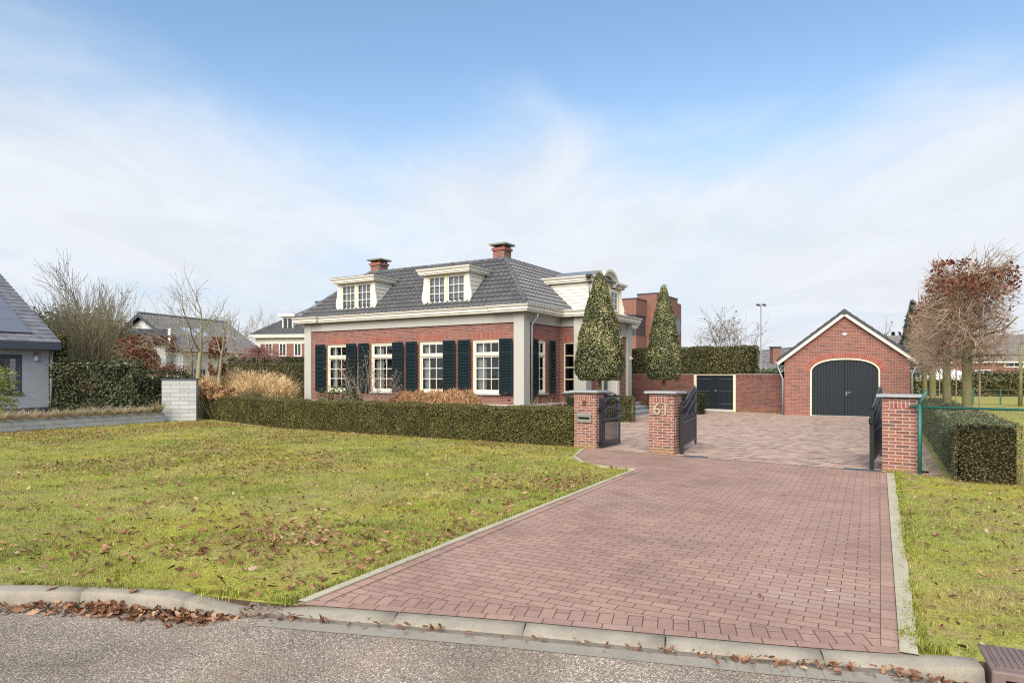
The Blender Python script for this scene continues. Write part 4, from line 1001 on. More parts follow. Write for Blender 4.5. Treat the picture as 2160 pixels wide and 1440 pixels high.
def iron_gate(name, label, x, y, ang, w, h0, h1, kind, hinge_h):
    """leaf in local x from the hinge; h0, h1 heights at hinge and free end"""
    t = thing(name, label, 'gate', (x, y, 0), ang)
    def top(u):
        s = u / w
        if kind == 'arch': return h0 + .13 * math.sin(math.pi * s)
        return h0 + (h1 - h0) * (s * s * (3 - 2 * s))
    pw = .07
    b = MB(); b.box(-pw, 0, -pw / 2, pw / 2, .0, h0 + .07); b.tube([(-pw / 2, 0, h0 + .07), (-pw / 2, 0, h0 + .13)], .04, 10); b.build('hinge_post', M['black' if kind != 'arch' else 'iron'], t)
    b = MB(); fw = .05
    b.box(0.0, fw, -.025, .025, .07, top(0) - .0); b.box(w - fw, w, -.03, .03, .04, top(w) + .06)
    for i in range(24):
        a, c = fw + (w - 2 * fw) * i / 24, fw + (w - 2 * fw) * (i + 1) / 24
        for dz, hh in ((-.02, .045), (-.24, .045)):
            b.poly([(a, -.028, top(a) + dz), (c, -.028, top(c) + dz), (c, -.028, top(c) + dz + hh), (a, -.028, top(a) + dz + hh)])
            b.poly([(c, .028, top(c) + dz), (a, .028, top(a) + dz), (a, .028, top(a) + dz + hh), (c, .028, top(c) + dz + hh)])
            b.quad((a, -.028, top(a) + dz + hh), (c, -.028, top(c) + dz + hh), (c, .028, top(c) + dz + hh), (a, .028, top(a) + dz + hh))
            b.quad((a, .028, top(a) + dz), (c, .028, top(c) + dz), (c, -.028, top(c) + dz), (a, -.028, top(a) + dz))
    zl = .12 if kind == 'arch' else .16; zm = .66 if kind == 'arch' else .68
    b.box(fw, w - fw, -.025, .025, zl, zl + .055); b.box(fw, w - fw, -.025, .025, zm, zm + .05)
    b.build('frame', M['iron_edge'], t)
    n = int((w - .1) / .105); bb = MB()
    for i in range(1, n):
        u = fw + (w - 2 * fw) * i / n; zb_ = .04 if kind == 'arch' else zm + .05
        zt_ = top(u) + .105; bb.box(u - .007, u + .007, -.008, .008, zb_, zt_)
        i0 = bb._add([(u - .022, -.022, zt_), (u + .022, -.022, zt_), (u + .022, .022, zt_), (u - .022, .022, zt_), (u, 0, zt_ + .05)])
        for k in range(4): bb.f.append((i0 + k, i0 + (k + 1) % 4, i0 + 4))
        u2 = u + (w - 2 * fw) / n / 2
        if kind == 'arch' and i < n - 1:
            bb.box(u2 - .005, u2 + .005, -.006, .006, .04, zm + .16)
    bb.build('bar', M['iron'], t)
    if kind != 'arch':
        b = MB(); b.box(fw, w - fw, -.008, .008, zl + .05, zm); nn = int(w / .1)
        for i in range(nn): b.box(fw + (w - 2 * fw) * i / nn + .006, fw + (w - 2 * fw) * (i + 1) / nn - .006, -.015, .015, zl + .05, zm)
        b.box(fw, w - fw, -.006, .006, zm + .05, zm + .16)
        b.build('lower_panel', M['iron'], t)
    for z in hinge_h: b = MB(); b.tube([(-pw / 2, 0, z - .05), (-pw / 2, 0, z + .05)], .052, 10); b.obox(-pw - .05, -.0, z, .12, .04, .05); b.build('hinge', M['black'], t)
    b = MB(); b.tube([(w - .025, 0, top(w) + .06), (w - .025, 0, top(w) + .10)], [.04, .015], 8); b.build('finial', M['iron_edge'], t)
    return t
iron_gate('garden_gate', 'narrow slate blue iron gate with arched top standing open beside the letter slot pillar', 2.16, 15.92, math.atan2(.83, .56), .98, 1.07, 1.07, 'arch', (.16, .94))
iron_gate('driveway_gate', 'tall slate blue iron gate leaf with rising wave top, open behind the pillar numbered 61', 3.78, 14.75, math.atan2(.927, .40), 2.1, 1.02, 1.37, 'wave', (.98,))
iron_gate('driveway_gate', 'slate blue iron gate leaf seen edge on beside the pillar by the wire fence', 6.66, 12.28, math.atan2(.839, .545), 2.1, 1.04, 1.40, 'wave', (.9,))
# ================================================================== GROUND
def smooth_path(pts, n=8):
    out = []
    P = [Vector((*p, 0)) for p in pts]
    for i in range(len(P) - 1):
        p0 = P[max(i - 1, 0)]; p1 = P[i]; p2 = P[i + 1]; p3 = P[min(i + 2, len(P) - 1)]
        for k in range(n):
            t = k / n
            v = .5 * ((2 * p1) + (p2 - p0) * t + (2 * p0 - 5 * p1 + 4 * p2 - p3) * t * t + (3 * p1 - p0 - 3 * p2 + p3) * t ** 3)
            out.append((v.x, v.y))
    out.append(tuple(pts[-1])); return out
KB = smooth_path([(-14, 5.0), (-9, 5.42), (-4.24, 5.5), (-2.9, 5.40), (-1.9, 5.12), (-.874, 4.90), (0, 4.716), (.938, 4.483), (1.733, 4.287), (2.44, 4.15), (2.84, 4.08), (3.4, 3.9), (4.3, 3.5), (6.0, 2.4), (8.5, 0.2)], 8)
KBa = np.array(KB)
def mouth(x): return max(0.0, min(1.0, (x + 2.35) / .5)) * max(0.0, min(1.0, (2.75 - x) / .45))
def sm(t): return t * t * (3 - 2 * t)
def kdist(x, y): return float(np.min(np.hypot(KBa[:, 0] - x, KBa[:, 1] - y)))
def kdist_arr(q): return np.min(np.hypot(q[:, None, 0] - KBa[None, :, 0], q[:, None, 1] - KBa[None, :, 1]), 1)
# lawn and fields: one sheet from the kerb to the horizon
b = MB(); far = [(400, -60), (500, 200), (500, 900), (-500, 900), (-500, 5.0)]
b.poly([(p[0], p[1], 0) for p in KB + far]); lawn = b.build('lawn', M['lawn']); struct(lawn)
# street, rising slightly to the lowered kerb
b = MB(); n_off = 26; offs_ = [0.0, .08, .16, .24, .34, .46, .62, .82, 1.1, 1.6, 2.4, 3.6, 5.5, 8, 12, 25, 60]
rows = []
for i, (x, y) in enumerate(KB):
    a = KBa[max(i - 1, 0)]; c = KBa[min(i + 1, len(KB) - 1)]; d = (c - a) / np.linalg.norm(c - a); nx, ny = d[1], -d[0]
    rows.append([(x + nx * o * (1 if o < 4 else 1), y + ny * o, -.115 + .078 * sm(mouth(x)) * sm(max(0, 1 - o / 1.3))) for o in offs_])
for i in range(len(rows) - 1):
    for j in range(len(offs_) - 1): b.quad(rows[i][j], rows[i][j + 1], rows[i + 1][j + 1], rows[i + 1][j])
street = b.build('street', M['asphalt'], None, True); struct(street)
b = MB(); b.quad((-400, -300, -.14), (400, -300, -.14), (400, 5.3, -.14), (-400, 5.3, -.14)); struct(b.build('bounce_plane', M['asphalt']))  # wide unseen plane under and around the street, added for bounce light
b = MB()      # earth bank under the edge of the turf
for i in range(len(KB) - 1):
    p, q = KB[i], KB[i + 1]; b.quad((p[0], p[1], -.16), (q[0], q[1], -.16), (q[0], q[1], .0), (p[0], p[1], .0))
struct(b.build('verge_edge', M['soil']))
# kerb stones laid end to end along the street
def kerb_run(i0, i1, name):
    b = MB(); acc = 0; seg = []; jo = 0
    fine = []
    for i in range(i0, i1):
        for k in range(4):
            t = k / 4; fine.append(((KBa[i] * (1 - t) + KBa[i + 1] * t)))
    fine.append(KBa[i1]); fine = np.array(fine); D = np.gradient(fine, axis=0); D /= np.linalg.norm(D, axis=1, keepdims=True); Nn = np.stack([D[:, 1], -D[:, 0]], 1)
    def prof(x, endf):
        m = sm(mouth(x)); h = (1 - m); top = .012 - .012 * m - .055 * endf
        w = .145
        return [(-.01, -.12), (-.01, top), (.0, top + .006), (.06, top + .005 - .010 * m), (w - .026, top - .002 - .020 * m), (w - .010, top - .008 - .024 * m), (w - .002, top - .020 - .024 * m), (w + .003, top - .05 - .02 * m), (w + .008, -.13)]
    ps = [0]; L_ = np.concatenate([[0], np.cumsum(np.linalg.norm(np.diff(fine, axis=0), axis=1))])
    stone = .96; k = 0
    pr_prev = None
    for s in np.arange(0, L_[-1], stone):
        e_ = min(s + stone - .012, L_[-1]); rowsk = []
        for q in np.linspace(s, e_, 7):
            x = np.interp(q, L_, fine[:, 0]); y = np.interp(q, L_, fine[:, 1]); nx = np.interp(q, L_, Nn[:, 0]); ny = np.interp(q, L_, Nn[:, 1])
            endf = 0.0
            if name == 'l': endf = sm(max(0, min(1, (x + 2.75) / .75)))
            else: endf = 0.6 * sm(max(0, min(1, (-1.45 - x) / .35))) if i0 < 60 else 0.0
            rowsk.append(b._add([(x + nx * o, y + ny * o, z) for o, z in prof(x, endf)]))
        m = 9
        for a, c in zip(rowsk[:-1], rowsk[1:]):
            for j in range(m - 1): b.f.append((a + j, c + j, c + j + 1, a + j + 1))
        b.f.append(tuple(rowsk[0] + j for j in range(m))); b.f.append(tuple(rowsk[-1] + m - 1 - j for j in range(m)))
    return b
ix = lambda X: int(np.argmin(np.abs(KBa[:, 0] - X)))
for nm, a, c in (('l', 0, ix(-2.0)), ('r', ix(-1.78), ix(2.86)), ('x', ix(3.45), len(KB) - 1)):
    struct(kerb_run(a, c, nm).build('kerb', M['kerb'], None, True))
# flat concrete gutter strip along the lowered kerb
b = MB()
for i in range(ix(-1.75), ix(2.3)):
    for s in range(1):
        p, q = KBa[i], KBa[i + 1]; d = (q - p) / np.linalg.norm(q - p); nx, ny = d[1], -d[0]
        z = lambda x, o: -.115 + .078 * sm(mouth(x)) * sm(max(0, 1 - o / 1.3)) + .005
        b.quad((p[0] + nx * .205, p[1] + ny * .205, z(p[0], .205)), (p[0] + nx * .33, p[1] + ny * .33, z(p[0], .33)), (q[0] + nx * .33, q[1] + ny * .33, z(q[0], .33)), (q[0] + nx * .205, q[1] + ny * .205, z(q[0], .205)))
struct(b.build('gutter_strip', M['gutter']))
b = MB()
for i in range(ix(-2.3), ix(2.5)):
    p, q = KBa[i], KBa[i + 1]; d = (q - p) / np.linalg.norm(q - p); nx, ny = d[1], -d[0]
    b.quad((p[0] + nx * .12, p[1] + ny * .12, z(p[0], .12) - .001), (p[0] + nx * .21, p[1] + ny * .21, z(p[0], .21) - .001), (q[0] + nx * .21, q[1] + ny * .21, z(q[0], .21) - .001), (q[0] + nx * .12, q[1] + ny * .12, z(q[0], .12) - .001))
struct(b.build('gutter_dirt', M['grit']))
b = MB()
for k in range(60):
    a_ = rng.uniform(0, 6.28); r_ = .16 * math.sqrt(rng.random()); x_, y_ = -1.88 + math.cos(a_) * r_ * 1.3, 5.06 + math.sin(a_) * r_ * .9; h_ = rng.uniform(.01, .03)
    b.obox(x_, y_, -.07 + .05 * (y_ - 4.95) / .2, .05 * rng.uniform(.5, 1.4), .04 * rng.uniform(.5, 1.3), h_, rng.uniform(-.4, .4), rng.uniform(-.4, .4), a_)
struct(b.build('kerb_gap_dirt', M['grit']))
# driveway
DA = (-1.58, 5.07); DB = (2.34, 12.34); DRt = (6.66, 11.80); DRb = (2.43, 4.16)
left_edge = [DA, DB, (1.75, 12.75), (1.45, 13.4), (1.36, 14.3), (1.72, 15.75)]
kmid = [KB[i] for i in range(ix(-1.66), ix(2.50) + 1)][::-1]
g0 = (1.85, 15.83); g1 = (6.70, 12.05)
drive_poly = [*left_edge, g0, g1, DRt, DRb, *kmid]
def flat_sheet(name, poly, z, mat, rot):
    """sheet whose UV frame is turned by rot (radians)"""
    b = MB(); c, s = math.cos(rot), math.sin(rot)
    b.poly([(p[0], p[1], z) for p in poly], uv=[(p[0] * c + p[1] * s, -p[0] * s + p[1] * c) for p in poly]); o = b.build(name, mat); return struct(o)
da = math.atan2(DB[1] - DA[1], DB[0] - DA[0])     # direction of the drive
flat_sheet('driveway', drive_poly[::-1], .004, M['paver_red'], da - math.pi / 2)
# border bricks laid lengthwise along both edges
def strip(name, pts, w, z, mat, th=None, offset=0.0, jag=0.0, seg=None):
    b = MB(); P = [np.array(p) for p in pts]; al = 0
    if seg:
        Q = [P[0]]
        for a, c in zip(P[:-1], P[1:]):
            k = max(1, int(np.linalg.norm(c - a) / seg)); Q += [a + (c - a) * (i + 1) / k for i in range(k)]
        P = Q
    n = len(P); Nn = []
    for i in range(n):
        d = P[min(i + 1, n - 1)] - P[max(i - 1, 0)]; d = d / np.linalg.norm(d); Nn.append(np.array([d[1], -d[0]]))
    rs = random.Random(5); J_ = [rs.uniform(-jag, jag * .2) for _ in range(n)]
    for i in range(n - 1):
        a, c = P[i], P[i + 1]; l = np.linalg.norm(c - a)
        p = [a + Nn[i] * offset, a + Nn[i] * (offset + w), c + Nn[i + 1] * (offset + w), c + Nn[i + 1] * offset]
        if jag: p[0] = a + Nn[i] * (offset - J_[i]); p[3] = c + Nn[i + 1] * (offset - J_[i + 1])
        b.quad(*[(q[0], q[1], z) for q in p], uv=[(al, 0), (al, w), (al + l, w), (al + l, 0)])
        if th:
            b.quad((p[0][0], p[0][1], z), (p[3][0], p[3][1], z), (p[3][0], p[3][1], z - th), (p[0][0], p[0][1], z - th))
            b.quad((p[2][0], p[2][1], z), (p[1][0], p[1][1], z), (p[1][0], p[1][1], z - th), (p[2][0], p[2][1], z - th))
        al += l
    return struct(b.build(name, mat))
strip('driveway_border', [DA, DB], .105, .008, M['paver_red'])
strip('driveway_border', [DRt, DRb], .105, .008, M['paver_red'])
strip('driveway_border', kmid[::-1], -.105, .010, M['paver_red'], offset=0)
strip('driveway_border', [p for p in kmid[::-1]][2:-2], -.22, .007, M['paver_cut'], offset=-.105)
strip('edging_strip', [DB, DA][::-1], .085, .022, M['edging'], .05, -.085, .012, .3)
strip('edging_strip', left_edge[1:][::1], .07, .018, M['edging'], .05, -.07, .015, .12)
strip('edging_strip', [DRt, DRb], .115, .022, M['edging'], .05, -.115, .014, .33)
# yard
hc = (KX + ct * 1.3 + st * 3.0, KY - st * 1.3 + ct * 3.0); he = (KX + ct * 1.2 + st * 8.6, KY - st * 1.2 + ct * 8.6)
yard_poly = [g0, (2.0, 17.3), hc, he, (5.3, 36.5), (12.46, 30.2), (gx, gy), (gx + math.cos(GA) * GW, gy + math.sin(GA) * GW), (15.9, 26.6), (7.62, 11.75), (7.3, 11.45), g1]
flat_sheet('yard_paving', yard_poly, .006, M['paver_mix'], R(12))
strip('yard_threshold', [(2.0, 15.72), (6.62, 12.11)], .12, .010, M['paver_row'], None, -.06)
strip('gate_track', [(3.70, 14.36), (4.12, 14.03)], .16, .020, M['anthracite'], .03, -.1)
strip('gate_track', [(6.2, 12.40), (6.68, 12.03)], .16, .020, M['anthracite'], .03, -.1)
flat_sheet('garden_bed', [(-12.7, 27.2), (-7.2, 21.9), (1.7, 16.6), (2.0, 17.4), hc, (KX, KY), (KX + ct * HL, KY - st * HL), (-14, 33)], .004, M['soil'], 0)
strip('hedge_kerb', [(7.33, 11.85), (14.6, 24.8)], .10, .05, M['edging'], .06)
flat_sheet('neighbour_terrace', [at(-60, 22), (-13.3, 25.0), (-12.8, 26.6), (-14, 33), (-16, 40), (-40, 40), (-40, 22)], .10, M['soil'], 0)

# ------------------------------------------------------------------ grass blades and fallen leaves
LEFT = [(-14.5, 5.45), (-9, 5.5), (-4.24, 5.55), (-2.9, 5.43), (-1.95, 5.16), (-1.72, 5.07), (2.2, 12.28), (2.2, 12.5), (1.7, 12.72), (1.38, 13.4), (1.29, 14.3), (1.55, 15.9), (1.4, 16.35), (-7.4, 21.7), (-12.9, 26.3), (-16, 20.2), (-19, 15)]
RIGHT = [(2.56, 4.20), (2.84, 4.12), (3.3, 4.35), (3.9, 4.0), (5, 3.4), (9, 3.4), (16, 10), (9, 10.6), (8.4, 10.9), (7.4, 11.4), (6.83, 11.75)]
FIELD = [(8.6, 11.0), (12, 8), (26, 22), (40, 40), (20, 34), (16.4, 25.4)]
def scatter(poly, n, dens=None):
    P = np.array(poly); lo, hi = P.min(0), P.max(0); out = []
    while sum(map(len, out)) < n:
        q = lo + rng.random((n * 2, 2)) * (hi - lo); q = q[inpoly(q, poly)]
        if dens is not None: q = q[rng.random(len(q)) < dens(q)]
        out.append(q)
    return np.concatenate(out)[:n]
def thin(x, y):
    """bare and mossy spots in the turf"""
    return np.clip(1.5 - 1.5 * vnoise(x, y, 1.5, 2) + .4 * vnoise(x, y, 5, 4), .12, 1)
gl = []
for poly, n in ((LEFT, 380000), (RIGHT, 85000)):
    gl.append(scatter(poly, n, lambda q: np.clip((6.2 / np.maximum(np.hypot(q[:, 0], q[:, 1]), 4)) ** 1.9, 0, 1) * thin(q[:, 0], q[:, 1])))
gl.append(scatter(FIELD, 12000))
q = np.concatenate(gl); dist = np.hypot(q[:, 0], q[:, 1])
P = np.column_stack([q, np.full(len(q), -.004)])
ln = (.016 + .036 * rng.random(len(q)) ** 1.5 * (.45 + .9 * vnoise(q[:, 0], q[:, 1], 1.1, 7))) * (1 + .04 * np.maximum(dist - 6, 0))
wd_ = .0050 * (1 + .10 * np.maximum(dist - 5, 0))
ang = rng.uniform(0, 6.283, len(q)); le = rng.uniform(.2, 1.25, len(q))
D = np.stack([np.cos(ang) * np.sin(le), np.sin(ang) * np.sin(le), np.cos(le)], 1); W = np.stack([-np.sin(ang), np.cos(ang), 0 * ang], 1) * (wd_ * .5)[:, None]
V = np.stack([P - W, P + W, P + D * ln[:, None]], 1).reshape(-1, 3)
rv = np.clip(.58 * rng.random(len(q)) + .75 * (vnoise(q[:, 0], q[:, 1], .9, 11) - .25) * rng.random(len(q)) + .45 * (vnoise(q[:, 0], q[:, 1], 3.5, 13) - .5), 0, 1)
go = raw_mesh('grass', V, np.arange(len(q) * 3).reshape(-1, 3), M['grass'], None, rv); tag(go, 'short green and yellowing grass blades across the verge lawn', 'grass', None, 'stuff')
# taller tufts along kerb, edging and pillars, and weeds in the gutter
def along(a, c, n, w): t_ = rng.random(n)[:, None]; return np.array(a) * (1 - t_) + np.array(c) * t_ + rng.normal(0, w, (n, 2))
eg = np.concatenate([along((-1.72, 5.07), (2.2, 12.28), 5200, .03), along((6.83, 11.75), (2.60, 4.25), 4200, .035), along((2.2, 12.4), (1.4, 13.2), 700, .04), along((1.3, 14.3), (1.5, 15.8), 500, .04), along((-14.5, 5.5), (-4.2, 5.56), 4200, .02), along((-4.2, 5.56), (-2.3, 5.32), 1800, .02), along((-2.4, 5.3), (-1.7, 5.12), 500, .05), along((2.6, 4.22), (2.84, 4.16), 500, .04), along((2.6, 4.45), (2.66, 4.5), 260, .06), along((1.5, 16.05), (2.0, 15.7), 300, .03), along((6.8, 12.0), (7.2, 11.65), 420, .04), along((-15.6, 20.2), (-13.1, 24.8), 900, .05)])
kk = kdist_arr(eg) > .03; eg = eg[kk & ~inpoly(eg, drive_poly)]
keep = vnoise(eg[:, 0], eg[:, 1], 3.1, 61) > .33; eg = eg[keep]
tag(blades('grass_tufts', np.column_stack([eg, np.full(len(eg), 0.0)]), .055, .006, .8, M['grass'], None, np.clip(rng.random(len(eg)) * .7, 0, 1), .15, None, 2), 'longer grass tufts along kerb, edging and pillar feet', 'grass', None, 'stuff')
# livelier green clumps standing out of the short turf
cc = np.concatenate([scatter(LEFT, 300, lambda q: np.clip((7 / np.hypot(q[:, 0], q[:, 1])) ** 2, 0, 1)), scatter(RIGHT, 110)])
cq = np.repeat(cc, 46, 0); cq = cq + rng.normal(0, 1, cq.shape) * rng.uniform(.02, .09, len(cc)).repeat(46)[:, None]; cq = cq[(inpoly(cq, LEFT) | inpoly(cq, RIGHT))]
tag(blades('grass_clumps', np.column_stack([cq, np.zeros(len(cq))]), .050, .0055, .9, M['grass'], None, np.clip(rng.random(len(cq)) * .55, 0, 1), .12, None, 2), 'livelier green grass clumps in the lawn', 'grass', None, 'stuff')
# leaf litter
def litter(q, size, z=.012, tilt=.5, mat=None, name='fallen_leaves', zs=None):
    n = len(q); zz = np.full(n, z) if zs is None else zs
    P = np.column_stack([q, zz]); Nn = unit(np.column_stack([rng.normal(0, tilt, (n, 2)), np.ones(n)]))
    T = unit(np.cross(Nn, rng.normal(0, 1, (n, 3)))); B = np.cross(Nn, T); s = (size * rng.uniform(.5, 1.3, n))[:, None]
    cu = (rng.uniform(-.05, .38, n))[:, None]
    # lobed leaf outline as a fan of points round the midrib, its halves curled up
    outl = [(-.5, 0), (-.28, .17), (-.18, .12), (.02, .30), (.12, .17), (.32, .24), (.5, 0), (.32, -.24), (.12, -.17), (.02, -.30), (-.18, -.12), (-.28, -.17)]
    V = np.stack([P + T * s * a + B * s * c * (1 - cu * .5) + Nn * s * cu * abs(c) * 1.6 + Nn * s * .12 * a * a for a, c in outl], 1).reshape(-1, 3)
    o1 = np.arange(n) * 12
    Fc = np.concatenate([np.stack([o1 + 0, o1 + 6, o1 + 5, o1 + 4, o1 + 3, o1 + 2, o1 + 1], 1), np.stack([o1 + 0, o1 + 11, o1 + 10, o1 + 9, o1 + 8, o1 + 7, o1 + 6], 1)])
    r = rng.random(n); return raw_mesh(name, V, Fc, mat or M['litter'], None, np.concatenate([r, r]))
def segd(q, a, c):
    a = np.array(a); c = np.array(c); d = c - a; t = np.clip(((q - a) @ d) / (d @ d), 0, 1); return np.linalg.norm(q - (a + t[:, None] * d), axis=1)
def ldens(q):
    d0 = segd(q, DA, DB); cl = np.clip(vnoise(q[:, 0], q[:, 1], .55, 21) * 1.9 - .72, 0, 1) ** 1.3 * (.3 + vnoise(q[:, 0], q[:, 1], 2.4, 23))
    hedge_d = np.minimum(segd(q, (-12.9, 26.6), (-7.4, 21.7)), segd(q, (-7.4, 21.7), (1.5, 16.2)))
    return np.clip(.05 + cl * .9 + .35 * np.exp(-d0 / .8) * vnoise(q[:, 0], q[:, 1], 1.3, 31) + .6 * np.exp(-hedge_d / .55) + .25 * np.exp(-np.hypot(q[:, 0] + 1.9, q[:, 1] - 5.5) / .7), 0, 1)
ql = [scatter(LEFT, 7500, ldens)]
# in front, the clumps near the drive that the picture shows
for cx_, cy_, sx_, sy_, n in ((-1.9, 6.9, 1.1, .6, 110), (-.9, 6.6, .5, .5, 70), (-3.0, 8.3, 1.4, .5, 110), (-1.75, 5.5, .3, .2, 40), (.6, 9.6, .5, .8, 60), (-13.0, 26.0, 1.3, .5, 160), (-11.5, 24.6, 1.3, .5, 90)):
    ql.append(np.column_stack([rng.normal(cx_, sx_, n), rng.normal(cy_, sy_, n)]))
ql += [np.column_stack([rng.normal(cx_, sx_, n), rng.normal(cy_, sy_, n)]) for cx_, cy_, sx_, sy_, n in ((-2.6, 7.1, 1.6, .42, 230), (-1.4, 6.2, .9, .45, 130), (-.3, 7.3, .35, .9, 120), (-4.6, 6.6, 1.0, .35, 110), (-5.5, 9.0, 2.0, .5, 120), (.2, 11.5, 1.2, 1.0, 150), (-7.5, 14, 3, 1.5, 160), (-1.0, 14.5, 1.5, 1.0, 140), (-3.2, 6.6, 1.6, .7, 120), (-1.2, 9.2, 1.2, 1.0, 130), (.9, 10.6, .4, 1.2, 110))]
q = np.concatenate(ql); q = q[inpoly(q, LEFT)]
q2 = scatter(RIGHT, 620, lambda q: np.clip(.12 + np.clip(vnoise(q[:, 0], q[:, 1], 1.0, 41) * 1.8 - .7, 0, 1) + .8 * np.exp(-np.hypot(q[:, 0] - 8.7, q[:, 1] - 10.6) / .8) + .5 * np.exp(-np.hypot(q[:, 0] - 3.6, q[:, 1] - 4.7) / .45), 0, 1))
q3 = scatter([(8.5, 10.9), (13, 8.6), (17, 14), (12, 18)], 900)
qs = np.concatenate([scatter(LEFT, 22000, lambda q: ldens(q) * .8 + .14 * vnoise(q[:, 0], q[:, 1], .8, 51)), scatter(RIGHT, 4200)])
tag(litter(qs, .036, z=.024, tilt=.7, name='leaf_crumbs'), 'small crumbs of brown leaf among the grass blades', 'leaves', None, 'stuff')
tag(litter(np.concatenate([q, q2, q3]), .072, .026), 'brown fallen oak leaves scattered over the lawn', 'leaves', None, 'stuff')
def kerbpt(t, o):
    i = np.clip(t.astype(int), 1, len(KB) - 2); d = KBa[i + 1] - KBa[i - 1]; d /= np.linalg.norm(d, axis=1, keepdims=True); fr = (t - i)[:, None]
    return KBa[i] * (1 - fr) + KBa[i + 1] * fr + np.stack([d[:, 1], -d[:, 0]], 1) * o[:, None]
n = 820; t = ix(-2.0) * (1 - np.abs(rng.normal(0, .0, n)) - rng.random(n) ** 1.25); o = .16 + np.abs(rng.normal(0, .085, n)) * np.clip((ix(-1.8) - t) / 4, .2, 1); qq = kerbpt(t, o)
tag(litter(qq, .075, tilt=.75, zs=-.105 + rng.random(n) * .055 * np.exp(-(o - .16) / .1)), 'drift of brown leaves in the gutter along the raised kerb', 'leaves', None, 'stuff')
n = 300; t = np.concatenate([rng.uniform(ix(1.2), ix(2.9), n - 150), rng.uniform(ix(-2.2), ix(-1.2), 60), rng.uniform(ix(-1.2), ix(2.2), 90)]); o = .17 + np.abs(rng.normal(0, .05, n)); qq = kerbpt(t, o)
zz = np.array([-.105 + .078 * sm(mouth(x)) for x in qq[:, 0]]) + rng.random(n) * .03
tag(litter(qq, .05, tilt=.6, zs=zz), 'small brown leaf litter along the lowered kerb', 'leaves', None, 'stuff')
# single leaves lying on kerb, drive and street
rs = random.Random(8)
for k, (px, py, z, lab) in enumerate(((108, 1240, .022, 'pale oak leaf on the back edge of the raised kerb, leftmost'), (280, 1246, .022, 'pale oak leaf on the raised kerb right of the other one'), (470, 1298, -.08, 'big pale leaf on the street where the raised kerb ends'), (1557, 1395, -.06, 'long tan leaf on the street below the lowered kerb'), (778, 1304, -.02, 'round orange leaf on the lowered kerb near its left end'), (1603, 1255, .02, 'small orange leaf on the red driveway near the street'), (1170, 1352, -.05, 'curled brown leaf in the gutter below the middle of the drive'), (1440, 1022, .02, 'brown leaf on the driveway just outside the wide gate'), (1655, 1045, .02, 'dark brown leaf in the middle of the driveway'), (627, 1322, -.06, 'white bleached leaf in the gutter left of the drive'))):
    x, y = G(px, py, z); o = litter(np.array([[x, y]]), .10, z + .004, .25, None, 'fallen_leaf'); tag(o, lab, 'leaf', 'single fallen leaves', 'thing')
# white paint mark on two pavers
xp, yp = G(1748, 1246); flat_sheet('paint_mark', [(xp - .035, yp - .012), (xp + .035, yp - .028), (xp + .04, yp + .0), (xp - .03, yp + .018)], .010, m_plain('worn white paint', (.55, .50, .48), .8, .2, .4, 30), 0)

# drain inlet in the kerb
dx0 = Vector((2.90, 4.06)); da_ = math.atan2(-.30, .62)
dr = thing('street_drain', 'rusty cast iron kerb drain with ribbed lid at the right end of the kerb', 'drain', (dx0.x, dx0.y, 0), da_)
b = MB(); b.box(0, .62, -.16, .30, -.12, .012); b.build('frame', M['castiron'], dr, bevel=.012)
b = MB(); b.box(.035, .585, -.105, .265, .012, .018)
for i in range(16): b.box(.05 + i * .034, .062 + i * .034, -.095, .255, .018, .024)
b.build('lid', M['castiron'], dr)
b = MB(); b.box(.07, .25, -.164, -.158, -.095, -.035); b.box(.30, .48, -.164, -.158, -.095, -.035); b.obox(.40, -.01, .025, .05, .018, .004); b.build('inlet_slot', M['void'], dr)

# ================================================================== HEDGES AND GARDEN PLANTS AROUND THE DRIVE
ht = 1.02
hedge('front_hedge', 'long clipped dark yew hedge along the lawn in front of the villa', (-13.15, 27.5), (-7.4, 21.75), .9, .93, .036, 1500, M['yew'], mats={'flkr': M['yew'], 't': M['yew_top']}, sides='ftlr', rough=.03)
front2 = hedge('front_hedge', 'long clipped dark yew hedge along the lawn in front of the villa', (-7.42, 21.77), (1.48, 16.22), .9, .915, .033, 2300, M['yew'], sides='ftr', rough=.03)
# one hedge, two straight runs: the second run becomes part of the first
for o in [o for o in bpy.data.objects if o.name.startswith('front_hedge')]:
    pass
h_main = bpy.data.objects['front_hedge']; 
bpy.context.view_layer.update()
mi = h_main.matrix_world.inverted() @ front2.matrix_world
for ch in list(front2.children):
    ch.data.transform(mi); ch.parent = h_main
bpy.data.objects.remove(front2)
hedge('box_hedge', 'small square clipped box hedge beside the narrow iron gate', (3.35, 24.95), (4.55, 24.75), 1.0, .93, .042, 1500, M['box'], sides='ftlr')
hedge('box_hedge', 'dark low box hedge under the farther holly tree', (6.3, 31.0), (8.4, 29.6), .9, .92, .05, 800, M['box_dark'], sides='ftlr')
hedge('box_hedge', 'tiny dark box bush between the villa and the letter slot pillar', (1.95, 24.6), (2.7, 24.2), .6, 1.0, .05, 800, M['box_dark'], sides='ftlr', rough=.08)
p = w0 + wd * 1.55; n_ = Vector((.676, .737)); a0 = w0 + wd * 8.8 + n_ * .55; a1 = w0 + wd * 1.75 + n_ * .55
hedge('tall_hedge', 'tall clipped conifer hedge rising behind the garden wall', a0, a1, 1.1, 3.17, .075, 560, M['thuja'], sides='ftlr', rough=.05)
a0 = w0 + wd * 1.6 + n_ * .8; a1 = w0 + wd * -.1 + n_ * .8
hedge('laurel_hedge', 'low loose green hedge behind the wall next to the garage', a0, a1, .8, 1.98, .10, 260, M['shrub'], sides='ftlr', rough=.12)
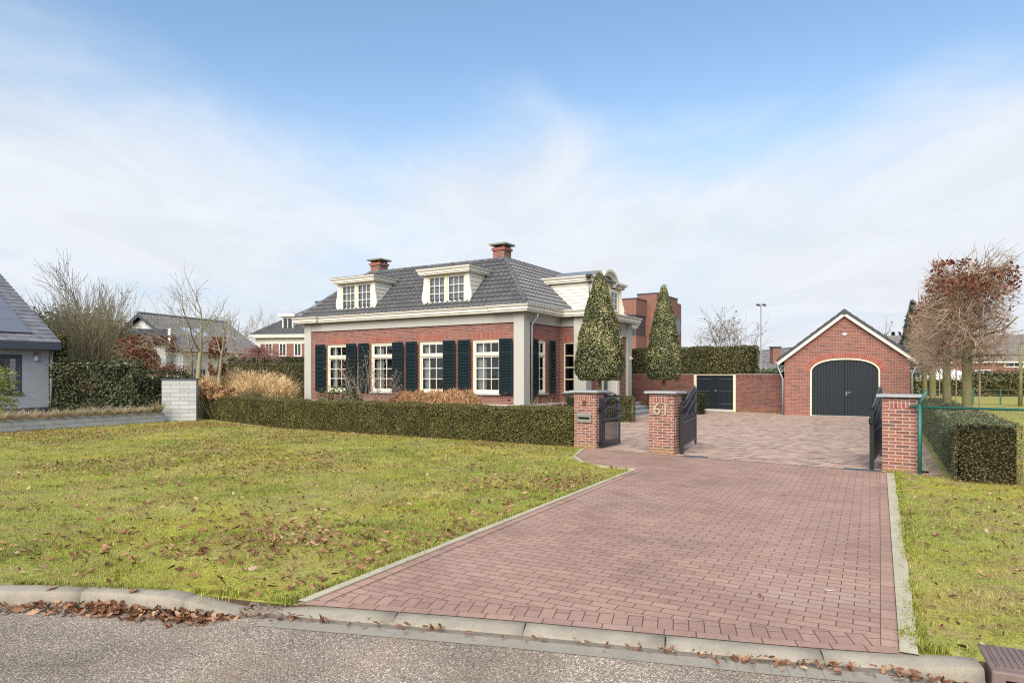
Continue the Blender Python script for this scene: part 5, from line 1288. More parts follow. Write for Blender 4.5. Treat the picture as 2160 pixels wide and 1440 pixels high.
# hedge along the yard's right side with the pleached trees
hx = Vector((.49, .872)); fl = Vector((7.33, 10.95)); frr = Vector((8.30, 10.88))
hd = thing('side_hedge', 'thick clipped yew hedge on the right of the yard with a square brown end', 'hedge', (fl.x, fl.y, 0), -R(29.3))
ln_ = 15.0; wid = .88
Pn, Nn = box_surface(int(2100 * (ln_ * .95 + wid * ln_ + wid * .95)), wid, ln_, .94, sides='ftl'); Pn[:, 0] += wid / 2
kp = rng.random(len(Pn)) < np.clip(6.0 / np.maximum(Pn[:, 1], 1), .22, 1); Pn, Nn = Pn[kp], Nn[kp]
lump = (vnoise(Pn[:, 0] + Pn[:, 1], Pn[:, 2], 2.5, 3) - .5) * .07 + rng.normal(0, .018, len(Pn)); Pn = Pn + Nn * lump[:, None]
Pn[:, 1] += (Nn[:, 1] < -.9) * (-.12 * (1 - Pn[:, 2] / .94) * np.sin(np.clip(Pn[:, 0] / wid, 0, 1) * 3.14) - .65 * Pn[:, 0] / wid * 0)
fr_ = Nn[:, 1] < -.9; lf_ = Nn[:, 0] < -.9; tp_ = Nn[:, 2] > .9
cards('foliage', Pn[fr_], Nn[fr_], .034, M['yew_brown'], hd, .5, .6); cards('foliage', Pn[lf_], Nn[lf_], .038, M['yew_pale'], hd, .5, .6); cards('foliage', Pn[tp_], Nn[tp_], .038, M['yew_pale'], hd, .5, .6)  # left side and top in paler foliage, the end in browner
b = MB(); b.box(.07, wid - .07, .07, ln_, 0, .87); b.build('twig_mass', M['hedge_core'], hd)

# ------------------------------------------------------------------ two holly trees on stems
def holly(px, d, cb, ct_, wpx, label, seed):
    x, y = at(px, d); zb = zat(cb, d); zt_ = zat(ct_, d); rad = wpx / 2 * d / F
    t = thing('holly_tree', label, 'tree', (x, y, 0), 0, 'clipped holly trees flanking the entrance')
    b = MB(); b.tube([(0, 0, -.05), (.02, 0, zb * .5), (0, .01, zb + 1.0), (0, 0, zt_ - .8)], [.075, .066, .055, .02], 9); b.build('trunk', M['bark'], t, True)
    n = 27000; s = rng.random(n) ** 1.0; H_ = zt_ - zb
    # radius profile of the clipped crown: full at the base, gently bellied, narrow rounded tip
    hs = np.array([0, .03, .10, .22, .45, .7, .88, .96, 1.0]); rr = np.array([.80, .93, 1.0, .985, .80, .52, .30, .17, .05]) * rad
    keep = rng.random(n) < np.interp(s, hs, rr) / rad + .05; s = s[keep]; n = len(s)
    a = rng.uniform(0, 6.283, n); r0 = np.interp(s, hs, rr); lump = 1 + .12 * (vnoise(a * 2, s * 9, 1.0, seed) - .5) + .12 * (vnoise(a * 8, s * 30, 1.0, seed + 3) - .5)
    depth = 1 - np.abs(rng.normal(0, .05, n)); r = r0 * lump * depth
    Pq = np.column_stack([np.cos(a) * r, np.sin(a) * r, zb + s * H_ + rng.normal(0, .03, n)]); Nq = np.column_stack([np.cos(a), np.sin(a), np.full(n, .3)])
    m2 = 4200; rb = rad * .86 * np.sqrt(rng.random(m2)); ab = rng.uniform(0, 6.283, m2)
    Pq = np.concatenate([Pq, np.column_stack([np.cos(ab) * rb, np.sin(ab) * rb, zb - .02 + rng.normal(0, .035, m2)])]); Nq = np.concatenate([Nq, np.column_stack([np.cos(ab) * .3, np.sin(ab) * .3, -np.ones(m2)])])
    cl = vnoise(Pq[:, 0] + Pq[:, 1], Pq[:, 2], 3.2, seed + 5); rn = np.clip(rng.random(len(Pq)) * .80 + (cl - .45) * .5 + .07 * (Pq[:, 0] / rad), 0, 1)  # leaf tone rises to the right: warm side light painted into the colour
    cards('crown', Pq, Nq, .066, M['holly'], t, .55, .65, .12, rn)
    tw = MB(); rs = random.Random(seed)
    for k in range(16):
        az = rs.uniform(0, 6.28); z1 = zt_ - rs.uniform(.0, .25); tw.tube([(math.cos(az) * .05, math.sin(az) * .05, z1 - .3), (math.cos(az) * .16, math.sin(az) * .16, z1 + rs.uniform(.0, .18))], [.008, .004], 4)
    for k in range(40):
        az = rs.uniform(0, 6.28); z0 = zb + rs.random() * .5; rr_ = rad * .75; tw.tube([(0, 0, z0), (math.cos(az) * rr_, math.sin(az) * rr_, z0 + .25)], [.015, .006], 4)
    tw.build('twigs', M['bark'], t)
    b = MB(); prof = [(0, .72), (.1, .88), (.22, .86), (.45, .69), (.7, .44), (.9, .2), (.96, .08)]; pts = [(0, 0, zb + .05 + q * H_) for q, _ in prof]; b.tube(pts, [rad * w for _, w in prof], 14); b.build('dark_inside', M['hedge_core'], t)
    return t
holly(1265, 24.6, 796, 574, 104, 'cone clipped variegated holly tree on a stem, nearer one, in front of the villa entrance', 3)
holly(1400, 29.6, 796, 602, 74, 'cone clipped variegated holly tree on a stem, farther one, in front of the garden wall', 8)

# ------------------------------------------------------------------ plants between hedge and villa
def tuft(name, label, px, d, top_py, w, n, mat, cat='grass clump', group=None, lean=.5, bw=.012, z0=0.0, droop=.25, feather=0):
    x, y = at(px, d); h = zat(top_py, d) - z0
    t = thing(name, label, cat, (x, y, z0), 0, group)
    r = w / 2 * np.sqrt(rng.random(n)) * .45; a = rng.uniform(0, 6.283, n); P = np.column_stack([np.cos(a) * r, np.sin(a) * r, np.zeros(n)])
    up = np.column_stack([np.cos(a) * r / (w / 2) * .7, np.sin(a) * r / (w / 2) * .7, np.full(n, .6)])
    blades('blades', P, h * rng.uniform(.6, 1.05, n), bw, lean, mat, t, None, droop, up, 2)
    if feather:
        k = feather; rr = w / 2 * np.sqrt(rng.random(k)); aa = rng.uniform(0, 6.283, k); zz = h * (1.0 - .35 * (rr / (w / 2)) ** 2) * rng.uniform(.66, 1.0, k)
        Pk = np.column_stack([np.cos(aa) * rr, np.sin(aa) * rr, zz]); cards('plumes', Pk, rng.normal(0, 1, Pk.shape) * [1, 1, .3], .16, mat, t, .16, .3, 0, None, .35, np.tile(np.array([0, 0, 1.0]), (k, 1)) + np.column_stack([np.cos(aa), np.sin(aa), 0 * aa]) * .5)
    return t
spots = [(446, 29.5, 790, 1.3), (472, 29.8, 782, 1.5), (500, 30, 779, 1.5), (525, 29.6, 784, 1.5), (552, 29.4, 783, 1.5), (580, 28.8, 787, 1.5), (598, 28.0, 800, 1.1), (508, 28.2, 803, 1.0)]
for k, (px, d, ty, w) in enumerate(spots):
    where = ['leftmost of its row beside the mossy trunk', 'second from the left in its row', 'third from the left, tallest of its row', 'in the middle of its row right of the tallest', 'third from the right in its row', 'second from the right in its row', 'rightmost of its row beside the villa hedge', 'low one in front of the row'][k]
    tuft('pampas_grass', 'straw coloured tall grass clump, ' + where, px, d, ty - 6, w, 900, M['straw'], 'ornamental grass', 'tall straw grasses left of the villa', .38, .026, 0, .20, 900)
for k, (px, d, ty, w) in enumerate([(850, 22.4, 823, 1.1), (885, 22.2, 821, 1.1), (922, 21.6, 819, 1.1), (958, 21.2, 818, 1.1), (988, 20.6, 821, .9)]):
    where = ['leftmost below the second window', 'second from the left', 'middle one of the five', 'second from the right', 'rightmost below the fourth window'][k]
    tuft('russet_grass', 'low fluffy russet grass clump behind the front hedge, ' + where, px, d, ty, w, 500, M['straw_red'], 'ornamental grass', 'russet grasses below the front windows', .35, .008, 0, .08, 1500)
for k, (px, d, ty, w) in enumerate([(1110, 21.0, 838, .9), (1142, 20.6, 836, .9), (1165, 20.4, 842, .6)]):
    where = ['at the corner pilaster', 'below the side window', 'smallest, nearest the letter slot pillar'][k]
    tuft('dry_stalks', 'thin bleached dry stalks behind the hedge, ' + where, px, d, ty, w, 70, M['straw'], 'dry plant', 'dry stalks at the villa corner', .45, .012, 0, .1)
def hydrangea(px, d, top, w, label, seed, heads):
    x, y = at(px, d); h = zat(top, d); t = thing('hydrangea', label, 'shrub', (x, y, 0), 0, 'dried hydrangea shrubs'); rs = random.Random(seed)
    st_ = MB(); Ps, Ns = [], []
    for k in range(heads):
        a = rs.uniform(0, 6.28); r = w / 2 * math.sqrt(rs.random()); z = h * (1 - .25 * (r / (w / 2)) ** 2) * rs.uniform(.72, .97); c = np.array([math.cos(a) * r, math.sin(a) * r, z])
        st_.tube([(c[0] * .25, c[1] * .25, 0), (c[0] * .8, c[1] * .8, z * .6), tuple(c)], [.009, .006, .005], 4)
        m = 70; u = unit(rng.normal(0, 1, (m, 3))); rad = rs.uniform(.09, .13); Ps.append(c + u * rad * [1, 1, .8]); Ns.append(u)
    cards('flower_head', np.concatenate(Ps), np.concatenate(Ns), .055, M['hydrangea'], t, .8, .4)
    st_.build('stems', M['twig_brown'], t)
hydrangea(425, 26.9, 799, 1.2, 'dried brown hydrangea right of the stone pillar, tallest of its kind', 1, 34)
hydrangea(455, 26.5, 808, 1.3, 'dried brown hydrangea in the middle behind the hedge', 2, 34); hydrangea(487, 26.2, 814, 1.1, 'dried brown hydrangea at the foot of the straw grasses', 3, 26)
def leafy(name, label, px, d, top, w, n, mat, size=.08, cat='shrub', z0=0.0, aspect=.4, flat=1.0, group=None):
    x, y = at(px, d); h = zat(top, d) - z0; t = thing(name, label, cat, (x, y, z0), 0, group)
    u = unit(rng.normal(0, 1, (n, 3))); u[:, 2] = np.abs(u[:, 2]); r = (.55 + .45 * rng.random(n) ** .5) * (1 + .25 * (vnoise(u[:, 0] * 3 + 5, u[:, 1] * 3 + u[:, 2] * 2, 1.4, n) - .5))
    P = u * r[:, None] * [w / 2, w / 2 * flat, h]; cards('foliage', P, u, size, mat, t, aspect, .8)
    b = MB(); rs = random.Random(n)
    for k in range(14): a = rs.uniform(0, 6.28); b.tube([(0, 0, 0), (math.cos(a) * w * .2, math.sin(a) * w * .2, h * .5), (math.cos(a) * w * .38, math.sin(a) * w * .38, h * .75)], [.016, .01, .005], 4)
    b.build('stems', M['bark'], t); return t
leafy('evergreen_shrub', 'green rhododendron below the leftmost front window', 712, 22.6, 809, 1.9, 2600, M['shrub'], .10)
leafy('evergreen_shrub', 'smaller green rhododendron left of the bare lilac', 745, 21.8, 822, 1.2, 1500, M['shrub'], .10)
leafy('dwarf_pine', 'dark green needle tuft in front of the straw grasses', 532, 25.2, 815, 1.3, 2600, M['shrub_blue'], .12, 'shrub', 0, .08)
leafy('dwarf_pine', 'faded green needle tuft at the foot of the left pilaster', 585, 24.8, 826, 1.6, 2200, M['shrub_blue'], .11, 'shrub', 0, .08)
# bare multi stemmed shrub before the front wall
x, y = at(768, 21.8); t = thing('bare_lilac', 'bare pale multi-stemmed shrub with dry seed heads before the front windows', 'shrub', (x, y, 0))
b = MB(); tips = []; rs = random.Random(12)
for k in range(11):
    a = rs.uniform(0, 6.28); s_ = rs.uniform(.1, .55); grow(b, (math.cos(a) * .08, math.sin(a) * .08, .0), (math.cos(a) * s_, math.sin(a) * s_, 1), rs.uniform(1.1, 1.7), .020, 2, rs.random(), .6, (2, 4), .55, .1, .05, tips, 5, .004)
b.build('stems', M['twig_grey'], t, True); P = np.repeat(np.array([tuple(a) for a, _ in tips]), 2, 0) + rng.normal(0, .035, (len(tips) * 2, 3)); P = P[rng.random(len(P)) < .55]
cards('foliage', P, rng.normal(0, 1, P.shape), .05, M['straw_red'], t)

# ================================================================== RIGHT SIDE: PLEACHED TREES, FENCE, FIELD
def pleached(t0, label, seed, htop, zlow_, wx, wy, ntw, nleaf, tr, offx=0.0, depth=1, topleaf=.5):
    base = Vector((8.0, 11.1)) + hx * t0
    t = thing('pleached_tree', label, 'tree', (base.x, base.y, 0), -R(29.3), 'row of pleached beech trees in the hedge'); rs = random.Random(seed)
    b = MB(); b.tube([(0, 0, 0), (.03, 0, .9), (.02, .0, 1.9), (.05, 0, 2.9), (.0, 0, htop - .35)], [tr * 1.35, tr, tr * .9, tr * .7, tr * .3], 10)
    for k in range(9):   # knuckled framework limbs
        z = zlow_ + .2 + (htop - zlow_ - .5) * k / 8; sg = 1 if k % 2 else -1
        for ax in (0, 1):
            L_ = (wy if ax else wx) * .42 * rs.uniform(.7, 1.05); d = Vector((rs.gauss(0, .15), sg, .12)) if ax else Vector((sg, rs.gauss(0, .2), .18)); p = Vector((.02, 0, z)); pts = [p.copy()]
            for q in range(4): d = (d + Vector((rs.gauss(0, .2), rs.gauss(0, .2), rs.gauss(.03, .18)))).normalized(); p = p + d * L_ / 4; pts.append(p.copy())
            b.tube(pts, [tr * .36, tr * .30, tr * .25, tr * .2, tr * .13], 6)
    b.build('trunk', M['bark_moss'], t, True)
    tw = MB(); lp = []
    for k in range(ntw):
        p = Vector((rs.uniform(-.5, .5) * wx * .75, rs.uniform(-.5, .5) * wy * .9, zlow_ + (htop - zlow_) * (rs.random() ** .85)))
        hole = float(vnoise(np.array([p.y * 1.0 + seed]), np.array([p.z * 1.3 + p.x]), 1.3, seed)[0])
        if hole < .36 or p.z > htop - .45 * hole + .1: continue
        o = Vector((p.x + rs.gauss(0, .25), (p.y * .35) + rs.gauss(0, .5), rs.gauss(.0, .35))); o = o.normalized() if o.length > .05 else Vector((1, 0, 0)); L_ = rs.uniform(.20, .58)
        if p.z > htop - .5: o = (o + Vector((0, 0, .35))).normalized()
        pts = [p.copy()]; d = o.copy()
        for q in range(3): d = (d + Vector((rs.gauss(0, .22), rs.gauss(0, .22), rs.gauss(.03, .18)))).normalized(); p = p + d * L_ / 3; pts.append(p.copy())
        r0 = rs.uniform(.004, .009); tw.tube(pts, [r0, r0 * .8, r0 * .6, r0 * .4], 4, False)
        if rs.random() < depth:
            d2 = (d + Vector((rs.gauss(0, .6), rs.gauss(0, .6), rs.gauss(0, .5)))).normalized(); tw.tube([pts[1], pts[1] + d2 * L_ * .3, pts[1] + d2 * L_ * .55 + Vector((0, 0, rs.gauss(0, .05)))], [r0 * .7, r0 * .5, r0 * .35], 3, False)
    for k in range(9):
        p = Vector((rs.uniform(-.5, .5) * wx, rs.uniform(-.5, .5) * wy, htop - rs.uniform(.1, .4))); d = Vector((rs.gauss(0, .5), rs.gauss(0, .5), 1)).normalized(); L_ = rs.uniform(.2, .55); tw.tube([p, p + d * L_ * .5 + Vector((rs.gauss(0, .05), rs.gauss(0, .05), 0)), p + d * L_], [.012, .009, .005], 4, False)
    tw.build('twigs', M['twig_brown'], t)
    P = np.column_stack([rng.uniform(-.5, .5, nleaf) * wx * 1.02, rng.uniform(-.5, .5, nleaf) * wy, zlow_ + (htop - zlow_) * (1.01 - np.abs(rng.normal(0, .15, nleaf)))])
    c = vnoise(P[:, 0] * 1.5 + P[:, 1], P[:, 2] * 2, 1.6, seed); P[:, 2] -= .35 * vnoise(P[:, 1] * 1.1, P[:, 0] * 1.3, 1.4, seed + 9); P = P[(c > .47) & (P[:, 2] > zlow_)]; P = P[P[:, 2] < htop + .05]
    k2 = int(nleaf * .35); Q = np.column_stack([rng.uniform(-.5, .5, k2) * wx, rng.uniform(-.5, .5, k2) * wy, rng.uniform(zlow_, htop, k2)]); Q = Q[vnoise(Q[:, 0] * 2 + Q[:, 1] * 1.7, Q[:, 2] * 2.2, 1.8, seed + 4) > .74]
    P = np.concatenate([P, Q]); cards('foliage', P, rng.normal(0, 1, P.shape), .072, M['brownleaf'], t, .6, .8, .15)
    b = MB(); b.tube([(.24, -.1, .6), (.24, -.1, htop * .9)], .018, 5); b.build('stake', M['twig_brown'], t)
    return t
pleached(3.9, 'first pleached beech tree in the hedge, nearest, with bronze leaves along its top', 5, 4.15, 1.95, 1.40, 3.9, 2700, 5200, .105)
pleached(9.3, 'second pleached beech tree from the front of the hedge row', 6, 4.1, 1.95, 1.40, 5.0, 2200, 1600, .115)
pleached(15.9, 'third pleached beech tree from the front, between others', 7, 4.1, 1.95, 1.45, 5.2, 1100, 700, .12)
pleached(21.9, 'farthest pleached beech tree at the garage end of the hedge', 8, 4.1, 1.95, 1.45, 5.0, 900, 500, .12)
# chain link fence
fa = math.atan2(gd.y, gd.x); fp = Vector((7.20, 11.72))
fe = thing('wire_fence', 'green chain link fence with round post and top rail beside the brick pillar', 'fence', (fp.x, fp.y, 0), fa)
b = MB(); b.tube([(0, 0, -.1), (0, 0, 1.24)], .034, 12); b.tube([(0, 0, 1.2), (.02, .01, 1.30), (.11, -.02, 1.48)], [.034, .03, .026], 10); b.build('post', M['green_pole'], fe, True); b = MB(); b.tube([(3.0, 0, 0), (3.0, 0, 1.24)], .03, 10); b.build('post', M['green_pole'], fe, True)
b = MB(); b.tube([(-.16, 0, 1.19), (4.6, 0, 1.19)], .022, 10); b.build('rail', M['green_pole'], fe, True)
b = MB(); s_ = .052; hh = 1.15
for i in range(-int(hh / s_) - 1, int(4.6 / s_)):
    for sg in (1, -1):
        x0, x1, z0, z1 = i * s_, i * s_ + hh, .03, .03 + hh
        if sg < 0: x0, x1 = x1, x0
        a, c = (x0, z0), (x1, z1)
        def clip(a, c, xl, xr):
            (ax, az), (cx2, cz) = a, c
            if ax > cx2: (ax, az), (cx2, cz) = (cx2, cz), (ax, az)
            if cx2 <= xl or ax >= xr: return None
            if ax < xl: az += (cz - az) * (xl - ax) / (cx2 - ax); ax = xl
            if cx2 > xr: cz = az + (cz - az) * (xr - ax) / (cx2 - ax); cx2 = xr
            return (ax, az), (cx2, cz)
        r = clip(a, c, .03, 4.6)
        if r: b.tube([(r[0][0], .004 * sg, r[0][1]), (r[1][0], .004 * sg, r[1][1])], .0013, 3, False)
for z in (.4, .8): b.tube([(0, 0, z), (4.6, 0, z)], .002, 3, False)
b.build('mesh_wire', M['wire'], fe)
b = MB()
for z, o in ((1.30, .03), (1.46, .10)): b.tube([(o, -.01, z), (.6, -.4, z - .02), (1.6, -.8, z - .03)], .003, 3)
b.build('top_wire', M['wire'], fe)
# far wire fence with posts
b0 = at(1940, 41); b1 = at(2230, 39); ff = thing('field_fence', 'low green wire fence crossing the field behind the trees', 'fence', (b0[0], b0[1], 0), math.atan2(b1[1] - b0[1], b1[0] - b0[0])); LNf = math.hypot(b1[0] - b0[0], b1[1] - b0[1])
for k in range(6):
    b = MB(); x = LNf * k / 5; b.tube([(x, 0, 0), (x, 0, .95)], .045, 6); b.build('post', M['green_pole'], ff)
b = MB()
for z in (.35, .6, .88): b.tube([(0, 0, z), (LNf, 0, z)], .012, 4)
b.build('fence_wire', M['wire'], ff)
hedge('field_hedge', 'long dark hedge at the far edge of the field in front of the white tents', at(1915, 57), at(2260, 54), 2.0, 1.35, .17, 75, M['yew'], sides='ft', rough=.18)
hedge('field_hedge', 'taller green hedge behind the far hedge of the field', at(2050, 60), at(2260, 58), 2.0, 1.95, .20, 55, M['shrub'], sides='ft', rough=.25)
def tent(px, d, w, h, eave, label, dp=4.0):
    x, y = at(px, d); t = thing('white_tent', label, 'tent', (x, y, 0), R(-20), 'white tents beyond the field')
    b = MB(); b.box(-w / 2, w / 2, 0, dp, 0, eave); b.build('tent_wall', M['canvas'], t)
    b = MB(); b.prism_y([(-w / 2 - .1, eave), (w / 2 + .1, eave), (0, h)], -.1, dp + .1); b.build('tent_roof', M['canvas'], t)
tent(1945, 64, 2.2, 2.9, 1.2, 'small pointed white tent beside the garage corner'); tent(1982, 65, 2.0, 2.5, 1.7, 'white tent between the second and third tree trunk'); tent(2012, 65, 4.0, 2.3, 1.8, 'wide white tent seen between the tree trunks')
# house far right
def far_house(name, label, pxa, da2, pxb, db, eave_z, ridge_z, dp, wallm, roofm, gable=False, wins=(), trim=None, chim=(), ov=.35, floor=0.0, roofname='roof'):
    """long house with its front from pixel pxa to pxb"""
    a = Vector(at(pxa, da2)); c = Vector(at(pxb, db)); d = c - a; ln = d.length; t = thing(name, label, 'house', (a.x, a.y, 0), math.atan2(d.y, d.x))
    b = MB(); b.box(0, ln, 0, dp, floor, eave_z, skip='t')
    for x in (0, ln): b.poly([(x, 0, eave_z), (x, dp, eave_z), (x, dp / 2, ridge_z - .1)])
    b.build('wall', wallm, t)
    V2, F2 = [], []; run = dp / 2 + ov; rise = (ridge_z - eave_z) * run / (dp / 2); sl = math.hypot(run, rise); zl = ridge_z - rise
    tile_plane(V2, F2, (-ov, -ov, zl + .05), (1, 0, 0), (0, run, rise), ln + 2 * ov, sl, .30, .34, .03, .03); tile_plane(V2, F2, (ln + ov, dp + ov, zl + .05), (-1, 0, 0), (0, -run, rise), ln + 2 * ov, sl, .30, .34)
    b = MB(); b.v, b.f = V2, F2
    rf_ = b.build(roofname, roofm, t)
    b = MB(); ridge_caps(b, (-ov, dp / 2, ridge_z + .06), (ln + ov, dp / 2, ridge_z + .06), .13, .5); b.build('ridge_cap', roofm, rf_)
    if trim:
        b = MB(); b.box(-ov, ln + ov, -ov - .02, -ov + .1, zl - .16, zl + .02); b.box(-ov, ln + ov, -ov, 0, zl - .14, zl - .10)
        for x in (-ov - .02, ln + ov - .02):
            for sg in (0, 1):
                y0_, y1_ = (-ov, dp / 2) if sg == 0 else (dp + ov, dp / 2)
                i = b._add([(x, y0_, zl - .14), (x, y1_, ridge_z - .12), (x, y1_, ridge_z + .02), (x, y0_, zl + .02), (x + .04, y0_, zl - .14), (x + .04, y1_, ridge_z - .12), (x + .04, y1_, ridge_z + .02), (x + .04, y0_, zl + .02)])
                for f_ in ((0, 1, 2, 3), (7, 6, 5, 4), (0, 4, 5, 1), (3, 2, 6, 7)): b.f.append(tuple(i + q for q in f_))
        b.build('barge_board', trim, t)
    for (x0, x1, z0, z1) in wins:
        b = MB(); rect_frame(b, x0, x1, z0, z1, .09, -.05, .05); b.box((x0 + x1) / 2 - .03, (x0 + x1) / 2 + .03, -.045, .04, z0, z1); w_ = b.build('window', M['white'], t)
        b = MB(); b.quad((x0, -.012, z0), (x1, -.012, z0), (x1, -.012, z1), (x0, -.012, z1)); b.build('pane', M['glass_far'], w_)
    for (x, y, zb, z1) in chim:
        b = MB(); b.box(x - .35, x + .35, y - .35, y + .35, zb, z1); ch = b.build('chimney', M['brick_far'], rf_); b = MB(); b.box(x - .42, x + .42, y - .42, y + .42, z1 - .12, z1); b.build('chimney_cap', M['anthracite'], ch)
    return t
far_house('terraced_house', 'long brick house with brown roof at the far right behind the pleached trees', 1880, 80, 2260, 76, 3.6, 6.6, 9, M['brick_far'], M['tile_brown'], wins=((9.0, 10.6, 1.0, 2.4), (14.6, 16.6, .9, 2.2), (4.0, 5.5, 1.0, 2.4), (18.5, 20, 2.6, 3.5), (12, 14, 2.7, 3.5)), trim=M['offwhite'])
x, y = at(2152, 38); t = thing('young_tree', 'slender yellow-green trunk with bare twigs at the right edge of the field', 'tree', (x, y, 0)); b = MB(); b.tube([(0, 0, 0), (.03, 0, 2), (-.05, 0, 3.6)], [.11, .09, .05], 8); b.build('trunk', M['bark_moss'], t, True)
b = MB(); rs = random.Random(77)
for k in range(26): a = rs.uniform(0, 6.28); z_ = rs.uniform(1.8, 4.2); grow(b, (0, 0, min(z_, 3.5)), (math.cos(a), math.sin(a), rs.uniform(.1, .8)), rs.uniform(.6, 1.3), .016, 1, rs.random(), .7, (2, 3), .6)
b.build('crown', M['twig_grey'], t)
# conifers and far trees on the right
def conifer(name, label, px, d, top, w, mat, n, group=None, z0=0.0, size=.5, low=.1, cat='tree'):
    x, y = at(px, d); h = zat(top, d) - z0; t = thing(name, label, cat, (x, y, z0), 0, group)
    b = MB(); b.tube([(0, 0, 0), (0, 0, h * .97)], [w * .06, .02], 7); b.build('trunk', M['bark'], t)
    s = rng.random(n) ** 1.1 * (1 - low) + low; tier = np.floor(s * 13); a = rng.uniform(0, 6.283, n); arm = .55 + .75 * vnoise(tier * 3.7, np.floor(a / 6.283 * 7), 1.0, int(px)); fr = np.sqrt(rng.random(n)); r = w / 2 * (1 - s) ** .85 * arm * fr
    P = np.column_stack([np.cos(a) * r, np.sin(a) * r, s * h - fr * w * .10 + rng.normal(0, .02 * h, n) * .3]); cards('crown', P, np.column_stack([np.cos(a) * .3, np.sin(a) * .3, np.ones(n)]), size, mat, t, .45, .5, 0, None, .4, np.column_stack([np.cos(a), np.sin(a), 0 * a - .3]))
    return t
conifer('blue_cedar', 'tall blue-green cedar behind the pleached trees, right of the garage gable', 1925, 62, 632, 5.0, M['conifer'], 5200, None, 0, .55, .25)
for k, (px, top) in enumerate(((1838, 706), (1852, 700), (1868, 702), (1884, 697), (1898, 703), (1912, 700))):
    conifer('fir_tree', 'small pointed fir on the horizon right of the garage, ' + ['leftmost', 'second from left', 'third from left', 'fourth, tallest', 'fifth from left', 'rightmost'][k] + ' of its group', px, 96, top, 3.4, M['conifer'], 800, 'distant firs right of the garage', 0, .6)
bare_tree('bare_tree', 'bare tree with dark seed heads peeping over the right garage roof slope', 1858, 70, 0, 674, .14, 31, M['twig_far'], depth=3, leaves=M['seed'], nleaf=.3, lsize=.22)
# ================================================================== BACKGROUND RIGHT OF THE VILLA
# modern brick house: tall block and lower block with corner window
mx, my = at(1386, 62); mz = lambda py, d=62: zat(py, d)
mo = thing('modern_house', 'angular flat roofed brick house with dark corner window behind the tall hedge', 'house', (mx, my, 0), R(-32))
Hh = mz(619); Hl = mz(630, 60.3)
b = MB(); b.box(-1.95, 0, 0, 6, 0, Hh); b.poly([(0, 0, 0), (4.4, 0, 0), (4.4, 0, Hh - 1.1), (0, 0, Hh)]) if False else None
b.build('tower_wall', M['brick_far'], mo)
b = MB(); mo_d = Vector((3.5, 4.6)); 
# right wing with sloping parapet, receding
i = b._add([(0.003, 0, 0), (0.003, 7.2, 0), (0.003, 7.2, Hh - .40), (0.003, 0, Hh), (-3, 7.2, 0), (-3, 7.2, Hh - .12)]); b.f.append((i, i + 1, i + 2, i + 3)); b.build('side_wall', M['brick_far'], mo)
b = MB(); b.box(-2.0, .06, -.05, 6, Hh, Hh + .10); b.build('roof_edge', M['anthracite'], mo)
lx0, lx1, ly0, ly1 = -7.5, -1.02, -2.64, 0.0
b = MB(); b.box(lx0, lx1, ly0, ly1, 0, 5.35); b.box(lx0, lx1, ly0, ly1, 7.3, Hl); b.box(lx0, lx0 + .2, ly0 + .3, ly1, 5.35, 7.3); b.build('lower_wall', M['brick_far'], mo)
b = MB(); b.box(lx0 - .05, lx1 + .05, ly0 - .05, ly1, Hl, Hl + .10); b.build('roof_edge', M['anthracite'], mo)
b = MB(); b.box(lx0 + .02, lx1 - .06, ly0 + .08, ly0 + .14, 5.35, 7.3); b.box(lx1 - .14, lx1 - .08, ly0 + .14, ly1 - .1, 5.35, 7.3); wv = b.build('corner_window', M['glass_far'], mo)
b = MB()
for y in (ly0 + .05, ly0 + 1.6, ly0 + 3.2): b.box(lx1 - .16, lx1 - .04, y, y + .10, 5.35, 7.3)
for x in (lx0, lx0 + 1.9, lx1 - .14): b.box(x, x + .10, ly0 + .04, ly0 + .16, 5.35, 7.3)
b.box(lx0, lx1 - .03, ly0 + .03, ly0 + .17, 7.2, 7.3); b.box(lx0, lx1 - .03, ly0 + .03, ly0 + .17, 5.35, 5.45); b.box(lx1 - .17, lx1 - .03, ly0, ly1, 7.2, 7.3); b.box(lx1 - .17, lx1 - .03, ly0, ly1, 5.35, 5.45)
b.build('window_frame', M['anthracite'], wv)
b = MB(); b.box(lx1 - .5, lx1 - .45, ly0 + 2.0, ly1 - .3, 5.35, 7.3); b.box(lx0 + .3, lx1 - 1.6, ly0 + .5, ly0 + .55, 5.35, 7.3); b.build('curtain', M['curtain'], wv)
b = MB(); cen = Vector((0.02, 5.9, mz(690, 67))); b.tube([cen, cen + Vector((.06, 0, 0))], 1.0, 24); ow = b.build('round_window', M['anthracite'], mo); b = MB(); b.tube([cen + Vector((.06, 0, 0)), cen + Vector((.075, 0, 0))], .86, 24); b.build('pane', M['glass_far'], ow)
# bare trees behind the conifer hedge
bare_tree('bare_tree', 'round crowned bare tree dotted with dark seed heads behind the tall hedge', 1540, 52, 0, 657, .16, 15, M['twig_grey'], depth=4, spread=1.0, leaves=M['seed'], nleaf=.16, lsize=.18, kids=(3, 5), shrink=.74, minr=.011, start_frac=.12, up=.03)
bare_tree('bare_tree', 'pale twiggy bush tree at the left of the seed head tree', 1492, 54, 0, 700, .08, 16, M['twig_far'], depth=3, spread=.6, start_frac=.15, minr=.012)
